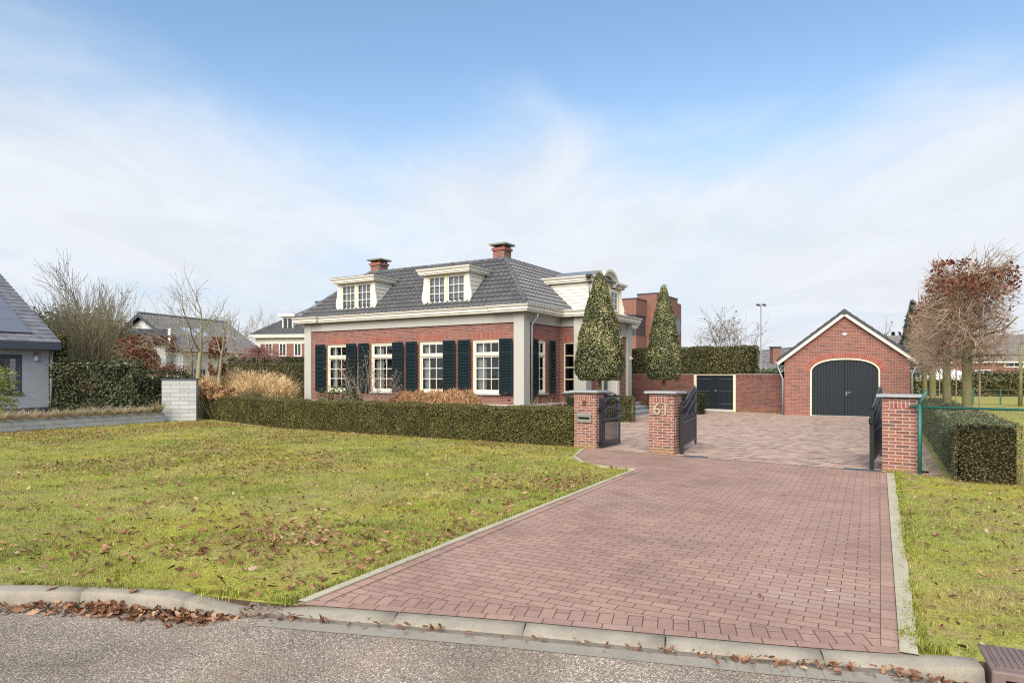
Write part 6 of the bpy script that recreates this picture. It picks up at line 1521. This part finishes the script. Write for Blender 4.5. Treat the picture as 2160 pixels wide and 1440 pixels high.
# light mast
x, y = at(1605, 48); hm = zat(643, 48); t = thing('light_mast', 'tall thin white light mast with two small lamps left of the garage', 'mast', (x, y, 0)); b = MB(); b.tube([(0, 0, 0), (0, 0, 2.2), (0, 0, 2.25), (0, 0, hm)], [.085, .085, .05, .035], 10); b.build('pole', M['mast'], t, True)
b = MB(); b.tube([(-.22, 0, hm), (0, 0, hm + .05), (.22, 0, hm)], .025, 6); b.build('bracket', M['zinc'], t); 
for sx_ in (-.22, .22): b = MB(); b.obox(sx_, -.05, hm - .01, .2, .3, .10, rx=R(20)); b.build('lamp', M['anthracite'], t)
far_house('bungalow', 'low white house with grey roof slope and chimney just left of the garage roof', 1511.7, 72, 1615.9, 58, 1.9, 4.2, 7.5, M['white_wall'], M['tile_far'], trim=M['anthracite'], chim=((12, 1.6, 2.4, 4.35),))
xx, yy = at(1571, 60); t = thing('carport', 'low dark flat carport with grey roof between hedge and mast', 'carport', (xx, yy, 0), R(-8)); b = MB(); b.box(0, 3.6, 0, 4, 2.35, 2.8); b.build('roof', M['tile_far'], t)
b = MB(); b.box(.1, 3.5, .5, 3.9, 0, 2.35); b.build('wall', M['anthracite'], t); 
for x in (0, 1.7, 3.4): b = MB(); b.box(x, x + .12, 0, .12, 0, 2.35); b.build('post', M['zinc'], t)
b = MB(); xx, yy = at(1562, 36); b.tube([(xx, yy, 0), (xx, yy, 2.35)], .03, 8); tag(b.build('white_post', M['white_wall']), 'thin white post at the right end of the tall hedge', 'post')

# ================================================================== LEFT: GREY NEIGHBOUR HOUSE
nx0, ny0 = at(103, 29.0); nang = math.atan2(.838, .545); NX = thing('grey_house', 'grey painted brick house with slate tiles and solar panels at the left edge', 'house', (nx0, ny0, .12), nang)
# local x runs along the wall towards its right corner (x = 0), y into the house
b = MB(); W0 = -9.0; wl, wr, wz0, wz1 = -3.3, -1.0, .88, 2.52
wall_grid(b, W0, 0, 0, 3.0, [(wl, wr, wz0, wz1)], lambda a, z: (a, 0, z))
b.quad((0, 0, 0), (0, 6, 0), (0, 6, 3.0), (0, 0, 3.0)); b.build('wall', M['brick_grey'], NX)
b = MB(); b.box(W0, .02, -.02, .1, 0, .26); b.build('plinth', M['anthracite'], NX)
b = MB(); rect_frame(b, wl, wr, wz0, wz1, .10, .02, .14); rect_frame(b, wl + .10, wr - .10, wz0 + .10, wz1 - .10, .09, .05, .13); wn = b.build('window', M['anthracite'], NX)
b = MB(); b.quad((wl + .1, .09, wz0 + .1), (wr - .1, .09, wz0 + .1), (wr - .1, .09, wz1 - .1), (wl + .1, .09, wz1 - .1)); b.build('pane', M['glass'], wn)
b = MB(); b.box(wl - .05, wr + .05, -.06, .02, wz0 - .06, wz0); b.build('sill', M['anthracite'], wn)
b = MB(); b.quad((wl, 1.2, .3), (wr, 1.2, .3), (wr, 1.2, 2.6), (wl, 1.2, 2.6)); b.build('interior_wall', M['room'], NX)
b = MB(); b.box(W0, .30, -.45, -.38, 2.74, 3.06); b.box(W0, .30, -.38, 0.05, 2.74, 2.78); b.box(.26, .30, -.38, .1, 2.78, 3.06); b.build('fascia', M['anthracite'], NX)
pit = math.tan(R(29)); V2, F2 = [], []
def slabs(x0, x1, y0, z0, rows, row, tw):
    b = MB()
    for r in range(rows):
        ya, yb = y0 + r * row, y0 + (r + 1) * row + .03; za, zb_ = z0 + (ya - y0) * pit, z0 + (yb - y0) * pit
        n = int((x1 - x0) / tw)
        for i in range(n):
            xa, xb = x0 + (x1 - x0) * i / n + .003, x0 + (x1 - x0) * (i + 1) / n - .003
            k = b._add([(xa, ya, za), (xb, ya, za), (xb, yb, zb_ - .02), (xa, yb, zb_ - .02), (xa, ya, za + .045), (xb, ya, za + .045), (xb, yb, zb_ + .005), (xa, yb, zb_ + .005)])
            for q in ((4, 5, 6, 7), (0, 1, 5, 4), (1, 2, 6, 5), (3, 0, 4, 7), (2, 3, 7, 6)): b.f.append(tuple(k + j for j in q))
    return b
rfN = slabs(W0, .30, -.46, 3.05, 22, .335, .33).build('roof', M['tile_slab'], NX)
b = MB(); k = b._add([(.26, -.4, 2.8), (.26, 7, 2.8 + 7.4 * pit), (.26, 7, 3.05 + 7.4 * pit), (.26, -.4, 3.05)]); b.f.append((k, k + 1, k + 2, k + 3)); b.poly([(0, 0, 3.0), (0, 7, 3.0), (0, 7, 3 + 7 * pit)]); b.build('gable_edge', M['anthracite'], NX)
for r in range(4):
    for c in range(4):
        xa = -.62 - c * 1.74 - 1.70; ya = .12 + r * 1.05; b = MB(); zf = lambda y: 3.05 + (y + .46) * pit + .12
        x1 = xa + 1.70; yb = ya + 1.02
        k = b._add([(xa, ya, zf(ya)), (x1, ya, zf(ya)), (x1, yb, zf(yb)), (xa, yb, zf(yb)), (xa, ya, zf(ya) - .04), (x1, ya, zf(ya) - .04), (x1, yb, zf(yb) - .04), (xa, yb, zf(yb) - .04)])
        for q in ((0, 1, 2, 3), (4, 5, 1, 0), (5, 6, 2, 1), (6, 7, 3, 2), (7, 4, 0, 3)): b.f.append(tuple(k + j for j in q))
        b.build('solar_panel', M['solar'], rfN)
b = MB(); b.tube([(.07, -.06, 0), (.07, -.06, 2.76)], .05, 10); b.build('downpipe', M['zinc'], NX, True)
b = MB(); b.tube([(-.50, -.06, 2.46), (-.50, -.06, 2.58), (-.50, -.06, 2.62)], [.07, .08, .06], 10); wlp = b.build('wall_lamp', M['castiron'], NX); b = MB(); b.tube([(-.50, -.07, 2.26), (-.50, -.07, 2.46)], [.07, .08], 10); b.box(-.53, -.47, -.02, .02, 2.34, 2.54); b.build('lamp_glass', M['curtain'], wlp)

# low stone wall, pillar, sedges
wA, wB = Vector((-15.68, 20.33)), Vector((-13.11, 24.87)); wdv = (wB - wA).normalized(); wA2 = wA - wdv * 9; an = math.atan2(wdv.y, wdv.x)
lw = thing('block_wall', 'low wall of pale grey concrete blocks below the grey house', 'wall', (wA2.x, wA2.y, 0), an); LW = (wB - wA2).length
b = MB(); b.box(0, LW + .1, 0, .25, -.05, .36); b.build('blocks', M['slab_wall'], lw)
px_, py_ = at(341, 25.2); bp = thing('stone_pillar', 'pale grey block pillar with flat slab between low wall and long hedge', 'pillar', (px_, py_, 0), R(16))
b = MB(); b.box(0, 1.20, 0, .5, 0, 1.58); b.build('blocks', M['slab_wall'], bp); b = MB(); b.box(-.03, 1.23, -.03, .53, 1.58, 1.63); b.build('cap_slab', M['anthracite'], bp)
for k in range(34):
    s_ = LW - .35 - k * .42; x = wA2.x + wdv.x * s_ + .07; y = wA2.y + wdv.y * s_ + .18; t = thing('sedge_tuft', 'bleached sedge tuft hanging over the low block wall' if k else 'larger greener sedge tuft against the stone pillar', 'grass clump', (x, y, .37), rng.uniform(0, 6), 'sedge tufts on the low block wall' if k else None)
    n = 380; w = (.50 if k else .66) * rng.uniform(.85, 1.15); a = rng.uniform(0, 6.283, n); r = .12 * np.sqrt(rng.random(n)); P = np.column_stack([np.cos(a) * r, np.sin(a) * r, 0 * r]); up = np.column_stack([np.cos(a) * .75, np.sin(a) * .75, np.full(n, .75)])
    blades('blades', P, w * .85 * rng.uniform(.3, 1.15, n), .007, .95, M['sedge'], t, np.clip(rng.random(n) * .8 + (.2 if k else -.1), 0, 1), .34, up, 2)
# ivy hedges
def ivy(name, label, p0, p1, dp, z0, h, dens, seed, mat=None, size=.085):
    p0 = Vector(p0); p1 = Vector(p1); d = p1 - p0; ln = d.length; t = thing(name, label, 'hedge', (p0.x, p0.y, z0), math.atan2(d.y, d.x)); n = int(dens * (ln * h + dp * h * 2 + ln * dp))
    P, Nn = box_surface(n, ln, dp, h, sides='ftlr'); P[:, 0] += ln / 2; l = (vnoise(P[:, 0], P[:, 2], 1.6, seed) - .5) * .34 + (vnoise(P[:, 0], P[:, 2] + P[:, 1], 5, seed + 1) - .5) * .12; P = P + Nn * (l + rng.normal(0, .05, len(P)))[:, None]
    rn = np.clip(rng.random(len(P)) * .85 + .28 * (P[:, 2] / h > .9) * rng.random(len(P)), 0, 1); cards('foliage', P, Nn + np.array([0, 0, .25]), size, mat or M['ivy'], t, .85, .55, .1, rn)  # top leaves made lighter: highlights painted into the leaf tone
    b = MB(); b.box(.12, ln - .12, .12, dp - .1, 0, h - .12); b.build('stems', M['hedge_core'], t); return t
ivy('ivy_hedge', 'tall wall of dark glossy ivy right of the grey house', at(112, 28.6), at(288, 28.4), .7, .1, 2.2, 420, 3)
ivy('ivy_hedge', 'lower ivy covered hedge running up to the stone pillar', at(287, 27.6), at(408, 29.4), .8, .1, 1.68, 420, 4)
ivy('climbing_ivy', 'yellow green ivy column climbing at the corner of the grey house', at(106, 30.6), at(134, 30.6), .5, .1, 3.55, 420, 5, M['ivy_yellow'])
# golden cypress sprays at the left edge
x, y = at(-22, 21.5); t = thing('cypress_shrub', 'feathery yellow-green cypress shrub cut by the left edge of the picture', 'shrub', (x, y, .3)); n = 5200; u = unit(rng.normal(0, 1, (n, 3))); s = rng.random(n); a = rng.uniform(0, 6.283, n)
arm = np.floor(rng.random(n) * 34); aa = arm * 2.4; zz = (arm / 34) * 1.65 + .1; f_ = np.sqrt(rng.random(n)); Rr = (1.0 - .3 * arm / 34) * f_ * (.75 + .25 * vnoise(arm, arm * .7, 1.3, 2)); P = np.column_stack([np.cos(aa) * Rr + rng.normal(0, .06, n), np.sin(aa) * Rr + rng.normal(0, .06, n), zz - .18 * f_ ** 2 + .12 * f_ + rng.normal(0, .05, n)])
cards('foliage', P, rng.normal(0, 1, P.shape), .13, M['cypress'], t, .16, .5, 0, None, .4, np.column_stack([np.cos(aa), np.sin(aa), np.full(n, .15)])); b = MB(); b.tube([(0, 0, -.4), (0, 0, 1.7)], [.05, .02], 7)
for k in range(34): b.tube([(0, 0, k / 34 * 1.5), (math.cos(k * 2.4) * .6, math.sin(k * 2.4) * .6, k / 34 * 1.65 + .1)], [.012, .005], 4)
b.build('trunk', M['bark'], t)

# ------------------------------------------------------------------ trees and bushes behind the ivy
def willow(name, label, px, d, top, w, n, seed, mat, depth=2, spread=.5):
    x, y = at(px, d); h = zat(top, d); t = thing(name, label, 'tree', (x, y, 0)); b = MB(); rs = random.Random(seed)
    for k in range(n):
        a = rs.uniform(0, 6.28); s_ = rs.uniform(.0, 1) ** .8 * (w / 2) / (h * .62); grow(b, (math.cos(a) * .25, math.sin(a) * .25, 0), (math.cos(a) * s_, math.sin(a) * s_ * .7, 1), h * rs.uniform(.40, .56), .034, depth, rs.random(), spread, (3, 5), .58, .07, .035, None, 5, .008)
    b.build('stems', mat, t, True); return t
willow('willow_shrub', 'broad olive green willow shrub of many upright bare stems behind the ivy', 172, 35, 592, 4.9, 74, 2, M['twig_olive'])
bare_tree('bare_tree', 'tall bare reddish-brown tree rising behind the willow shrub', 165, 44, 0, 572, .13, 4, M['twig_grey'], depth=4, spread=.5, start_frac=.2, leaves=M['brownleaf'], nleaf=.05, lsize=.14, kids=(3, 4), minr=.010)
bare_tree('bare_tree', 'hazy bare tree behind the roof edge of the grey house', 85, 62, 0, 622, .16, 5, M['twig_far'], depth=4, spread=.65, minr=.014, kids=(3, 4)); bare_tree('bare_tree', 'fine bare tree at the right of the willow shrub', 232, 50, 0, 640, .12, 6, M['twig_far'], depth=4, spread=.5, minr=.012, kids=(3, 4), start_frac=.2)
for k, (px, d, top, w) in enumerate(((95, 48, 655, 6), (150, 50, 640, 6.5), (208, 48, 662, 6), (262, 46, 695, 5))):
    leafy('evergreen_tree', 'dark olive evergreen behind the willow shrub, ' + ['leftmost', 'second from left, tallest', 'third from left', 'rightmost and lowest'][k], px, d, top, w, 5200, M['conifer_dark'], .30, 'tree', 0, .5, 1.0, 'evergreens behind the willow')
# bare trees at the hedge end
bare_tree('bare_tree', 'tall bare tree with mossy forked trunk behind the stone pillar', 415, 30, 0, 578, .135, 21, M['twig_olive'], depth=4, spread=.95, start_frac=.36, bark=M['bark_moss'], kids=(3, 4), minr=.005, shrink=.74, up=.04)
bare_tree('bare_tree', 'thinner bare tree just left of the forked one', 402, 31, 0, 640, .10, 22, M['twig_olive'], depth=3, spread=.7, start_frac=.45, bark=M['bark_moss'], kids=(2, 3), minr=.006)
bare_tree('bare_tree', 'slim bare tree with bronze leaf box below its crown, by the straw grasses', 462, 29.0, 0, 655, .09, 23, M['twig_olive'], depth=3, spread=.7, start_frac=.62, bark=M['bark_moss'], kids=(2, 3), minr=.006)
def screen(label, px, d, w, dp, z0, z1, n, ntw, seed, trunk=True, mat=None):
    x, y = at(px, d); t = thing('beech_screen', label, 'tree', (x, y, 0), R(20), 'bronze leaved beech screens'); rs = random.Random(seed); b = MB()
    b.tube([(0, 0, 0), (0, 0, z1 * .95)], [.07, .03], 7); b.build('trunk', M['bark_moss'], t, True); tw = MB()
    for k in range(ntw): p = Vector((rs.uniform(-.5, .5) * w, rs.uniform(-.5, .5) * dp, rs.uniform(z0, z1))); o = Vector((rs.gauss(0, 1), rs.gauss(0, .6), rs.gauss(0, .6))).normalized() * rs.uniform(.3, .7); tw.tube([p, p + o * .5 + Vector((0, 0, .03)), p + o], [.010, .007, .004], 4, False)
    tw.build('twigs', M['twig_brown'], t); P = np.column_stack([rng.uniform(-.5, .5, n) * w, rng.uniform(-.5, .5, n) * dp, rng.uniform(z0, z1, n)]); P = P[vnoise(P[:, 0] * 2, P[:, 2] * 2 + P[:, 1], 1.6, seed) > .36]; cards('foliage', P, rng.normal(0, 1, P.shape), .10, mat or M['brownleaf'], t, .6, .8, .15)
screen('bronze leaved beech screen on a stem behind the low ivy hedge', 322, 31.5, 1.9, .7, 1.75, 3.65, 3300, 150, 2); screen('reddish beech screen at the right edge of the willow shrub', 275, 33, 1.1, .7, 1.7, 3.6, 1700, 120, 3, mat=M['brownleaf'])
screen('narrow bronze beech screen on the slim trunk beside the straw grasses', 459, 29.2, .72, .6, 1.75, 3.45, 1500, 60, 4); screen('low bronze shoots between the beech screens', 365, 31, 1.6, .5, 1.5, 2.2, 700, 60, 5)
# trained lattice of an espalier
x, y = at(380, 30.6); t = thing('espalier_frame', 'thin wooden lattice with trained twigs between the bare trunks', 'trellis', (x, y, 0), R(20)); b = MB(); rs = random.Random(3)
for k in range(5): z_ = 1.75 + k * .32; b.tube([(0, 0, z_), (.8, .02, z_ + rs.gauss(0, .03)), (1.55, 0, z_)], .014, 5)
for k in range(6): x_ = k * .3 + .03; b.tube([(x_, 0, 1.55), (x_ + rs.gauss(0, .03), 0, 2.4), (x_, 0, 3.15)], .014, 5)
for k in range(60): p = Vector((rs.uniform(0, 1.55), 0, rs.uniform(1.7, 3.2))); b.tube([p, p + Vector((rs.gauss(0, .15), rs.gauss(0, .12), rs.gauss(.05, .15)))], [.008, .004], 4, False)
b.build('lattice', M['twig_brown'], t)
hedge('garden_hedge', 'clipped brownish green hedge behind the straw grasses, left of the villa', at(478, 37.5), at(648, 34.5), 1.0, 2.38, .07, 480, M['thuja'], sides='ft', rough=.04)
hedge('back_hedge', 'dark hedge behind the clipped one in front of the distant red house', at(478, 46), at(650, 44), 1.0, 2.95, .10, 260, M['box_dark'], sides='ft', rough=.05)
x, y = at(545, 42); t = thing('weeping_tree', 'low reddish weeping bare tree in front of the distant red house', 'tree', (x, y, 0)); b = MB(); rs = random.Random(9); b.tube([(0, 0, 0), (.1, 0, 3.2)], [.09, .06], 7); b.build('trunk', M['bark'], t); b = MB()
for k in range(190):
    a = rs.uniform(0, 6.28); L_ = rs.uniform(.7, 1.9); p = Vector((.1, 0, 2.95 + rs.random() * .5)); pts = [p.copy()]; d = Vector((math.cos(a), math.sin(a), rs.uniform(.2, .9)))
    for q in range(5): d = (d + Vector((0, 0, -.28))).normalized(); p = p + d * L_ / 4; pts.append(p.copy())
    b.tube(pts, [.016, .013, .010, .008, .006, .005], 4, False)
b.build('crown', M['twig_red'], t)

# ------------------------------------------------------------------ houses behind on the left
# white house with long slate roof, ridge receding to the right
Lr, Rr = Vector(at(291, 50)), Vector(at(478, 59)); dv = (Rr - Lr); ln = dv.length; dv.normalize(); nr = Vector((dv.y, -dv.x)); zr = zat(661, 50); ze = 3.5; run = 4.3
t = thing('white_house', 'white house with a long slate grey roof and roof windows behind the bare trees', 'house', (Lr.x, Lr.y, 0), math.atan2(dv.y, dv.x))
b = MB(); b.box(0.4, ln - .4, -run + .5, run - .5, 0, ze + .1, skip='t')
for x in (.4, ln - .4): b.poly([(x, -run + .5, ze), (x, run - .5, ze), (x, 0, zr - .25)])
b.build('wall', M['white_wall'], t)
V2, F2 = [], []; sl = math.hypot(run, zr - ze); tile_plane(V2, F2, (0, -run, ze), (1, 0, 0), (0, run, zr - ze), ln, sl, .30, .34); tile_plane(V2, F2, (ln, run, ze), (-1, 0, 0), (0, -run, zr - ze), ln, sl, .30, .34); b = MB(); b.v, b.f = V2, F2; rw_ = b.build('roof', M['tile_far'], t)
b = MB(); ridge_caps(b, (0, 0, zr + .05), (ln, 0, zr + .05), .12, .45); b.build('ridge_cap', M['tile_far'], rw_)
b = MB()
for x in (-.02, ln - .05):
    for sg in (-1, 1): k = b._add([(x, sg * run, ze - .25), (x, 0, zr - .25), (x, 0, zr + .02), (x, sg * run, ze + .02), (x + .07, sg * run, ze - .25), (x + .07, 0, zr - .25), (x + .07, 0, zr + .02), (x + .07, sg * run, ze + .02)]); [b.f.append(tuple(k + j for j in q)) for q in ((0, 1, 2, 3), (7, 6, 5, 4), (0, 4, 5, 1))]
b.build('barge_board', M['anthracite'], t)
nrm_ = Vector((0, -(zr - ze), run)).normalized()
for xs_, s0 in ((2.6, .45), (3.9, .45), (7.0, .42)):
    b = MB(); up = Vector((0, run, zr - ze)).normalized(); o_ = Vector((xs_, -run, ze)) + up * sl * s0 + nrm_ * .07
    b.poly([o_, o_ + Vector((.95, 0, 0)), o_ + Vector((.95, 0, 0)) + up * 1.2, o_ + up * 1.2]); sk = b.build('roof_window', M['glass_sky'], t) if 'glass_sky' in M else b.build('roof_window', M['zinc'], t)
for (x0, x1, z0, z1) in ((8.0, 8.8, 2.0, 3.3), (4.2, 5.4, .9, 2.2), (1.5, 2.6, .9, 2.2)):
    b = MB(); b.box(x0, x1, -run + .44, -run + .52, z0, z1); b.build('window', M['glass_far'], t)
# low slate building in front of it
x, y = at(205, 47); t = thing('slate_annex', 'low building with dark slate roof and white end board left of the white house', 'house', (x, y, 0), R(12)); zt_ = zat(689, 47); b = MB(); b.poly([(0, 0, zt_ - 1.15), (4.6, 0, zt_ - 1.15), (4.15, 1.6, zt_), (0, 1.6, zt_)]); b.poly([(0, 3.2, zt_ - 1.15), (0, 1.6, zt_), (4.15, 1.6, zt_), (4.6, 3.2, zt_ - 1.15)]); b.build('roof', M['tile_dark'], t); b = MB(); b.box(.1, 4.4, .3, 3, 0, zt_ - 1.1); b.build('wall', M['white_wall'], t)
b = MB(); k = b._add([(4.62, -.02, zt_ - 1.2), (4.17, 1.58, zt_ - .05), (4.17, 1.58, zt_ + .06), (4.62, -.02, zt_ - 1.05), (4.80, -.02, zt_ - 1.2), (4.35, 1.58, zt_ - .05), (4.35, 1.58, zt_ + .06), (4.80, -.02, zt_ - 1.05)]); [b.f.append(tuple(k + j for j in q)) for q in ((0, 4, 5, 1), (3, 2, 6, 7), (0, 3, 7, 4), (4, 7, 6, 5))]; b.build('end_board', M['white_wall'], t)
# red brick house with white cornice behind the hedge
x, y = at(540, 62); t = thing('red_house', 'distant red brick house with white cornice, dormer and slate hip roof left of the villa', 'house', (x, y, 0), R(-10)); ez = zat(713, 62); Lh = 13.0; Dh = 9
b = MB(); b.box(0, Lh, 0, Dh, 0, ez - .55); b.build('wall', M['brick_far'], t); b = MB(); b.box(-.02, Lh + .02, -.02, Dh, ez - .55, ez); b.sweep([(-.1, ez), (.45, ez), (.5, ez + .3), (-.1, ez + .3)], [(0, Dh), (0, 0), (Lh, 0), (Lh, Dh)]); b.box(-.06, .5, -.06, .5, 0, ez - .5); b.build('cornice', M['offwhite'], t)
b = MB(); rz = ez + 3.6; e_ = .3; b.v = []; V2, F2 = [], []; sl = math.hypot(Dh / 2 + e_, 3.3); tile_plane(V2, F2, (-e_, -e_, ez + .3), (1, 0, 0), (0, Dh / 2 + e_, 3.3), Lh + 2 * e_, sl, .3, .34, clips=((Vector((-e_, -e_, 0)), Vector((-1, 1, 0))),)); tile_plane(V2, F2, (-e_, Dh + e_, ez + .3), (0, -1, 0), (Dh / 2 + e_, 0, 3.3), Dh + 2 * e_, sl, .3, .34, clips=((Vector((-e_, -e_, 0)), Vector((1, -1, 0))), (Vector((-e_, Dh + e_, 0)), Vector((1, 1, 0))))); b.v, b.f = V2, F2; rr_ = b.build('roof', M['tile'], t)
b = MB(); ridge_caps(b, (-e_, -e_, ez + .35), (Dh / 2, Dh / 2, rz + .02), .13, .45); b.build('ridge_cap', M['tile'], rr_)
b = MB(); b.box(4.3, 4.95, 3.6, 4.3, ez + 1, zat(642, 66)); ch = b.build('chimney', M['brick_far'], rr_); b = MB(); b.box(4.15, 5.1, 3.45, 4.45, zat(642, 66), zat(638, 66)); b.build('chimney_cap', M['anthracite'], ch)
b = MB(); b.box(2.35, 3.45, .55, 3.2, ez + .5, ez + 2.0); dm = b.build('dormer', M['offwhite'], t); b = MB(); b.box(2.1, 3.7, .3, 3.4, ez + 2.0, ez + 2.28); b.build('dormer_roof', M['offwhite'], dm); b = MB(); b.box(2.48, 2.86, .53, .56, ez + .65, ez + 1.85); b.box(2.94, 3.32, .53, .56, ez + .65, ez + 1.85); b.build('pane', M['glass_far'], dm)
for x0, z0, z1 in ((.95, 3.6, 4.75), (2.35, 3.5, 4.75), (3.85, 3.5, 4.75)):
    b = MB(); rect_frame(b, x0, x0 + .75, z0, z1, .09, -.06, .04); b.box(x0 + .345, x0 + .405, -.05, .03, z0, z1); w_ = b.build('window', M['white'], t); b = MB(); b.quad((x0, -.012, z0), (x0 + .75, -.012, z0), (x0 + .75, -.012, z1), (x0, -.012, z1)); b.build('pane', M['glass_far'], w_)
for k, (px, d, top, lab) in enumerate(((520, 75, 668, 'hazy bare tree between the white and the red house'), (560, 90, 655, 'faint bare tree above the hip of the red house'), (600, 92, 660, 'faint bare tree right of the red house dormer'), (495, 48, 660, 'bare tree with arching twigs in front of the white house roof end'))): bare_tree('bare_tree', lab, px, d, 0, top, .12, 40 + k, M['twig_far'], depth=4, spread=.65, kids=(2, 4), minr=.012)
# far wood closing the horizon
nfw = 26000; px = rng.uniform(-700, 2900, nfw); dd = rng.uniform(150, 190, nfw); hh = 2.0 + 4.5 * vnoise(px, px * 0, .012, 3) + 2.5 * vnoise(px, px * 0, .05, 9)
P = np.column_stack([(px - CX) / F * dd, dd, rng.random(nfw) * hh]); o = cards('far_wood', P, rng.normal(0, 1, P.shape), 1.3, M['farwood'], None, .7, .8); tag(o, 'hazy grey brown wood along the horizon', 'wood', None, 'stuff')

# ================================================================== SKY, SUN, CAMERA
SUN_EL, SUN_AZ = R(40), R(200)      # azimuth from +Y towards +X
w = bpy.data.worlds.new('World'); scene.world = w; w.use_nodes = True; nt = w.node_tree; nt.nodes.clear()
out = nt.nodes.new('ShaderNodeOutputWorld'); bg = nt.nodes.new('ShaderNodeBackground'); L(nt, bg.outputs[0], out.inputs[0])
sky = nt.nodes.new('ShaderNodeTexSky'); sky.sky_type = 'NISHITA'; sky.sun_disc = False; sky.sun_elevation = SUN_EL; sky.sun_rotation = SUN_AZ; sky.air_density = 1.0; sky.dust_density = 0.6; sky.ozone_density = 1.6
tc = nt.nodes.new('ShaderNodeTexCoord'); dirv = tc.outputs['Generated']
sp_ = nt.nodes.new('ShaderNodeSeparateXYZ'); L(nt, dirv, sp_.inputs[0]); X_, Y_, Z_ = sp_.outputs
zc = math1(nt, 'MAXIMUM', Z_, 0.02)
# project the direction on a cloud layer, so streaks foreshorten towards the horizon
zl = math1(nt, 'ADD', zc, 0.10)
u_ = math1(nt, 'DIVIDE', X_, zl); v_ = math1(nt, 'DIVIDE', Y_, zl)
cmb = nt.nodes.new('ShaderNodeCombineXYZ'); L(nt, u_, cmb.inputs[0]); L(nt, v_, cmb.inputs[1])
mp = nt.nodes.new('ShaderNodeMapping'); L(nt, cmb.outputs[0], mp.inputs[0]); mp.inputs['Rotation'].default_value = (0, 0, R(SKY_ROT)); mp.inputs['Scale'].default_value = (1.0, .55, 1.0); mp.inputs['Location'].default_value = SKY_LOC
n1 = noise(nt, mp.outputs[0], .55, 7, .56, .55); n2 = noise(nt, mp.outputs[0], 1.9, 8, .6, .8)
nn = math1(nt, 'ADD', math1(nt, 'MULTIPLY', n1, .72), math1(nt, 'MULTIPLY', n2, .28))
# more cloud low down, clear blue higher up
bias = nt.nodes.new('ShaderNodeValToRGB'); L(nt, Z_, bias.inputs[0]); cr = bias.color_ramp
for e_, (p_, v0) in zip(cr.elements, ((0.0, .45), (1.0, -.10))): e_.position = p_; e_.color = (max(0, v0 + .5),) * 3 + (1,)
for p_, v0 in ((.08, .10), (.16, .15), (.25, .15), (.31, .08), (.38, -.03), (.48, -.12)):
    e_ = cr.elements.new(p_); e_.color = (v0 + .5,) * 3 + (1,)
bsum = math1(nt, 'ADD', nn, math1(nt, 'SUBTRACT', bias.outputs[0], .5))
# broad cloud bank to the left, another low right, blue gap top centre-right
def lobe(d, width, amt):
    d = Vector(d).normalized(); vm = nt.nodes.new('ShaderNodeVectorMath'); vm.operation = 'DOT_PRODUCT'; L(nt, dirv, vm.inputs[0]); vm.inputs[1].default_value = d
    return math1(nt, 'MULTIPLY', mrange(nt, vm.outputs['Value'], math.cos(width), 1.0), amt)
def dpx(px, py): return (px - CX, F, YH - py)
for d_, wd2, am in SKY_LOBES: bsum = math1(nt, 'ADD', bsum, lobe(dpx(*d_), wd2, am))
mask = mrange(nt, bsum, .44, .76)
skyc = nt.nodes.new('ShaderNodeVectorMath'); skyc.operation = 'SCALE'; L(nt, sky.outputs[0], skyc.inputs[0]); skyc.inputs['Scale'].default_value = SKY_GAIN
tint = mixc(nt, skyc.outputs[0], SKY_TINT, 1.0, 'MULTIPLY')
hor = mixc(nt, tint, HOR_COL, math1(nt, 'MULTIPLY', mrange(nt, Z_, .44, .05), .94))
n4 = math1(nt, 'MULTIPLY_ADD', n2, .3, .85)
cloudc = scale_col(nt, CLOUD_COL, n4)
fin = mixc(nt, hor, cloudc, math1(nt, 'MULTIPLY', mask, .92))
L(nt, fin, bg.inputs[0]); bg.inputs[1].default_value = SKY_STRENGTH
sl_ = bpy.data.lights.new('sun', 'SUN'); sl_.energy = SUN_E; sl_.angle = R(SUN_ANG); sl_.color = (1.0, .93, .80)
so = bpy.data.objects.new('sun', sl_); C.objects.link(so)
sd_ = Vector((math.sin(SUN_AZ) * math.cos(SUN_EL), math.cos(SUN_AZ) * math.cos(SUN_EL), math.sin(SUN_EL))); so.rotation_euler = (-sd_).to_track_quat('-Z', 'Y').to_euler(); so.location = sd_ * 60
cam = bpy.data.cameras.new('camera'); co = bpy.data.objects.new('camera', cam); C.objects.link(co); co.location = (0, 0, EYE); co.rotation_euler = (R(90), 0, 0)
cam.sensor_width = 36; cam.lens = 36 * F / 2160; cam.shift_y = (YH - 720) / 2160; cam.clip_end = 3000; cam.clip_start = .05; scene.camera = co
vs = scene.view_settings; scene.display_settings.display_device = 'sRGB'; vs.view_transform = 'Standard'; vs.look = 'None'; vs.exposure = EXPOSURE; vs.gamma = 1.0; vs.use_curve_mapping = False
scene.cycles.max_bounces = 8; scene.cycles.transparent_max_bounces = 12; scene.cycles.caustics_reflective = False; scene.cycles.caustics_refractive = False
scene.cycles.use_adaptive_sampling = True
try: scene.cycles.use_denoising = False; scene.cycles.pixel_filter_type = 'BLACKMAN_HARRIS'; scene.cycles.filter_width = 1.15; scene.cycles.sample_clamp_indirect = 4.0
except Exception: pass
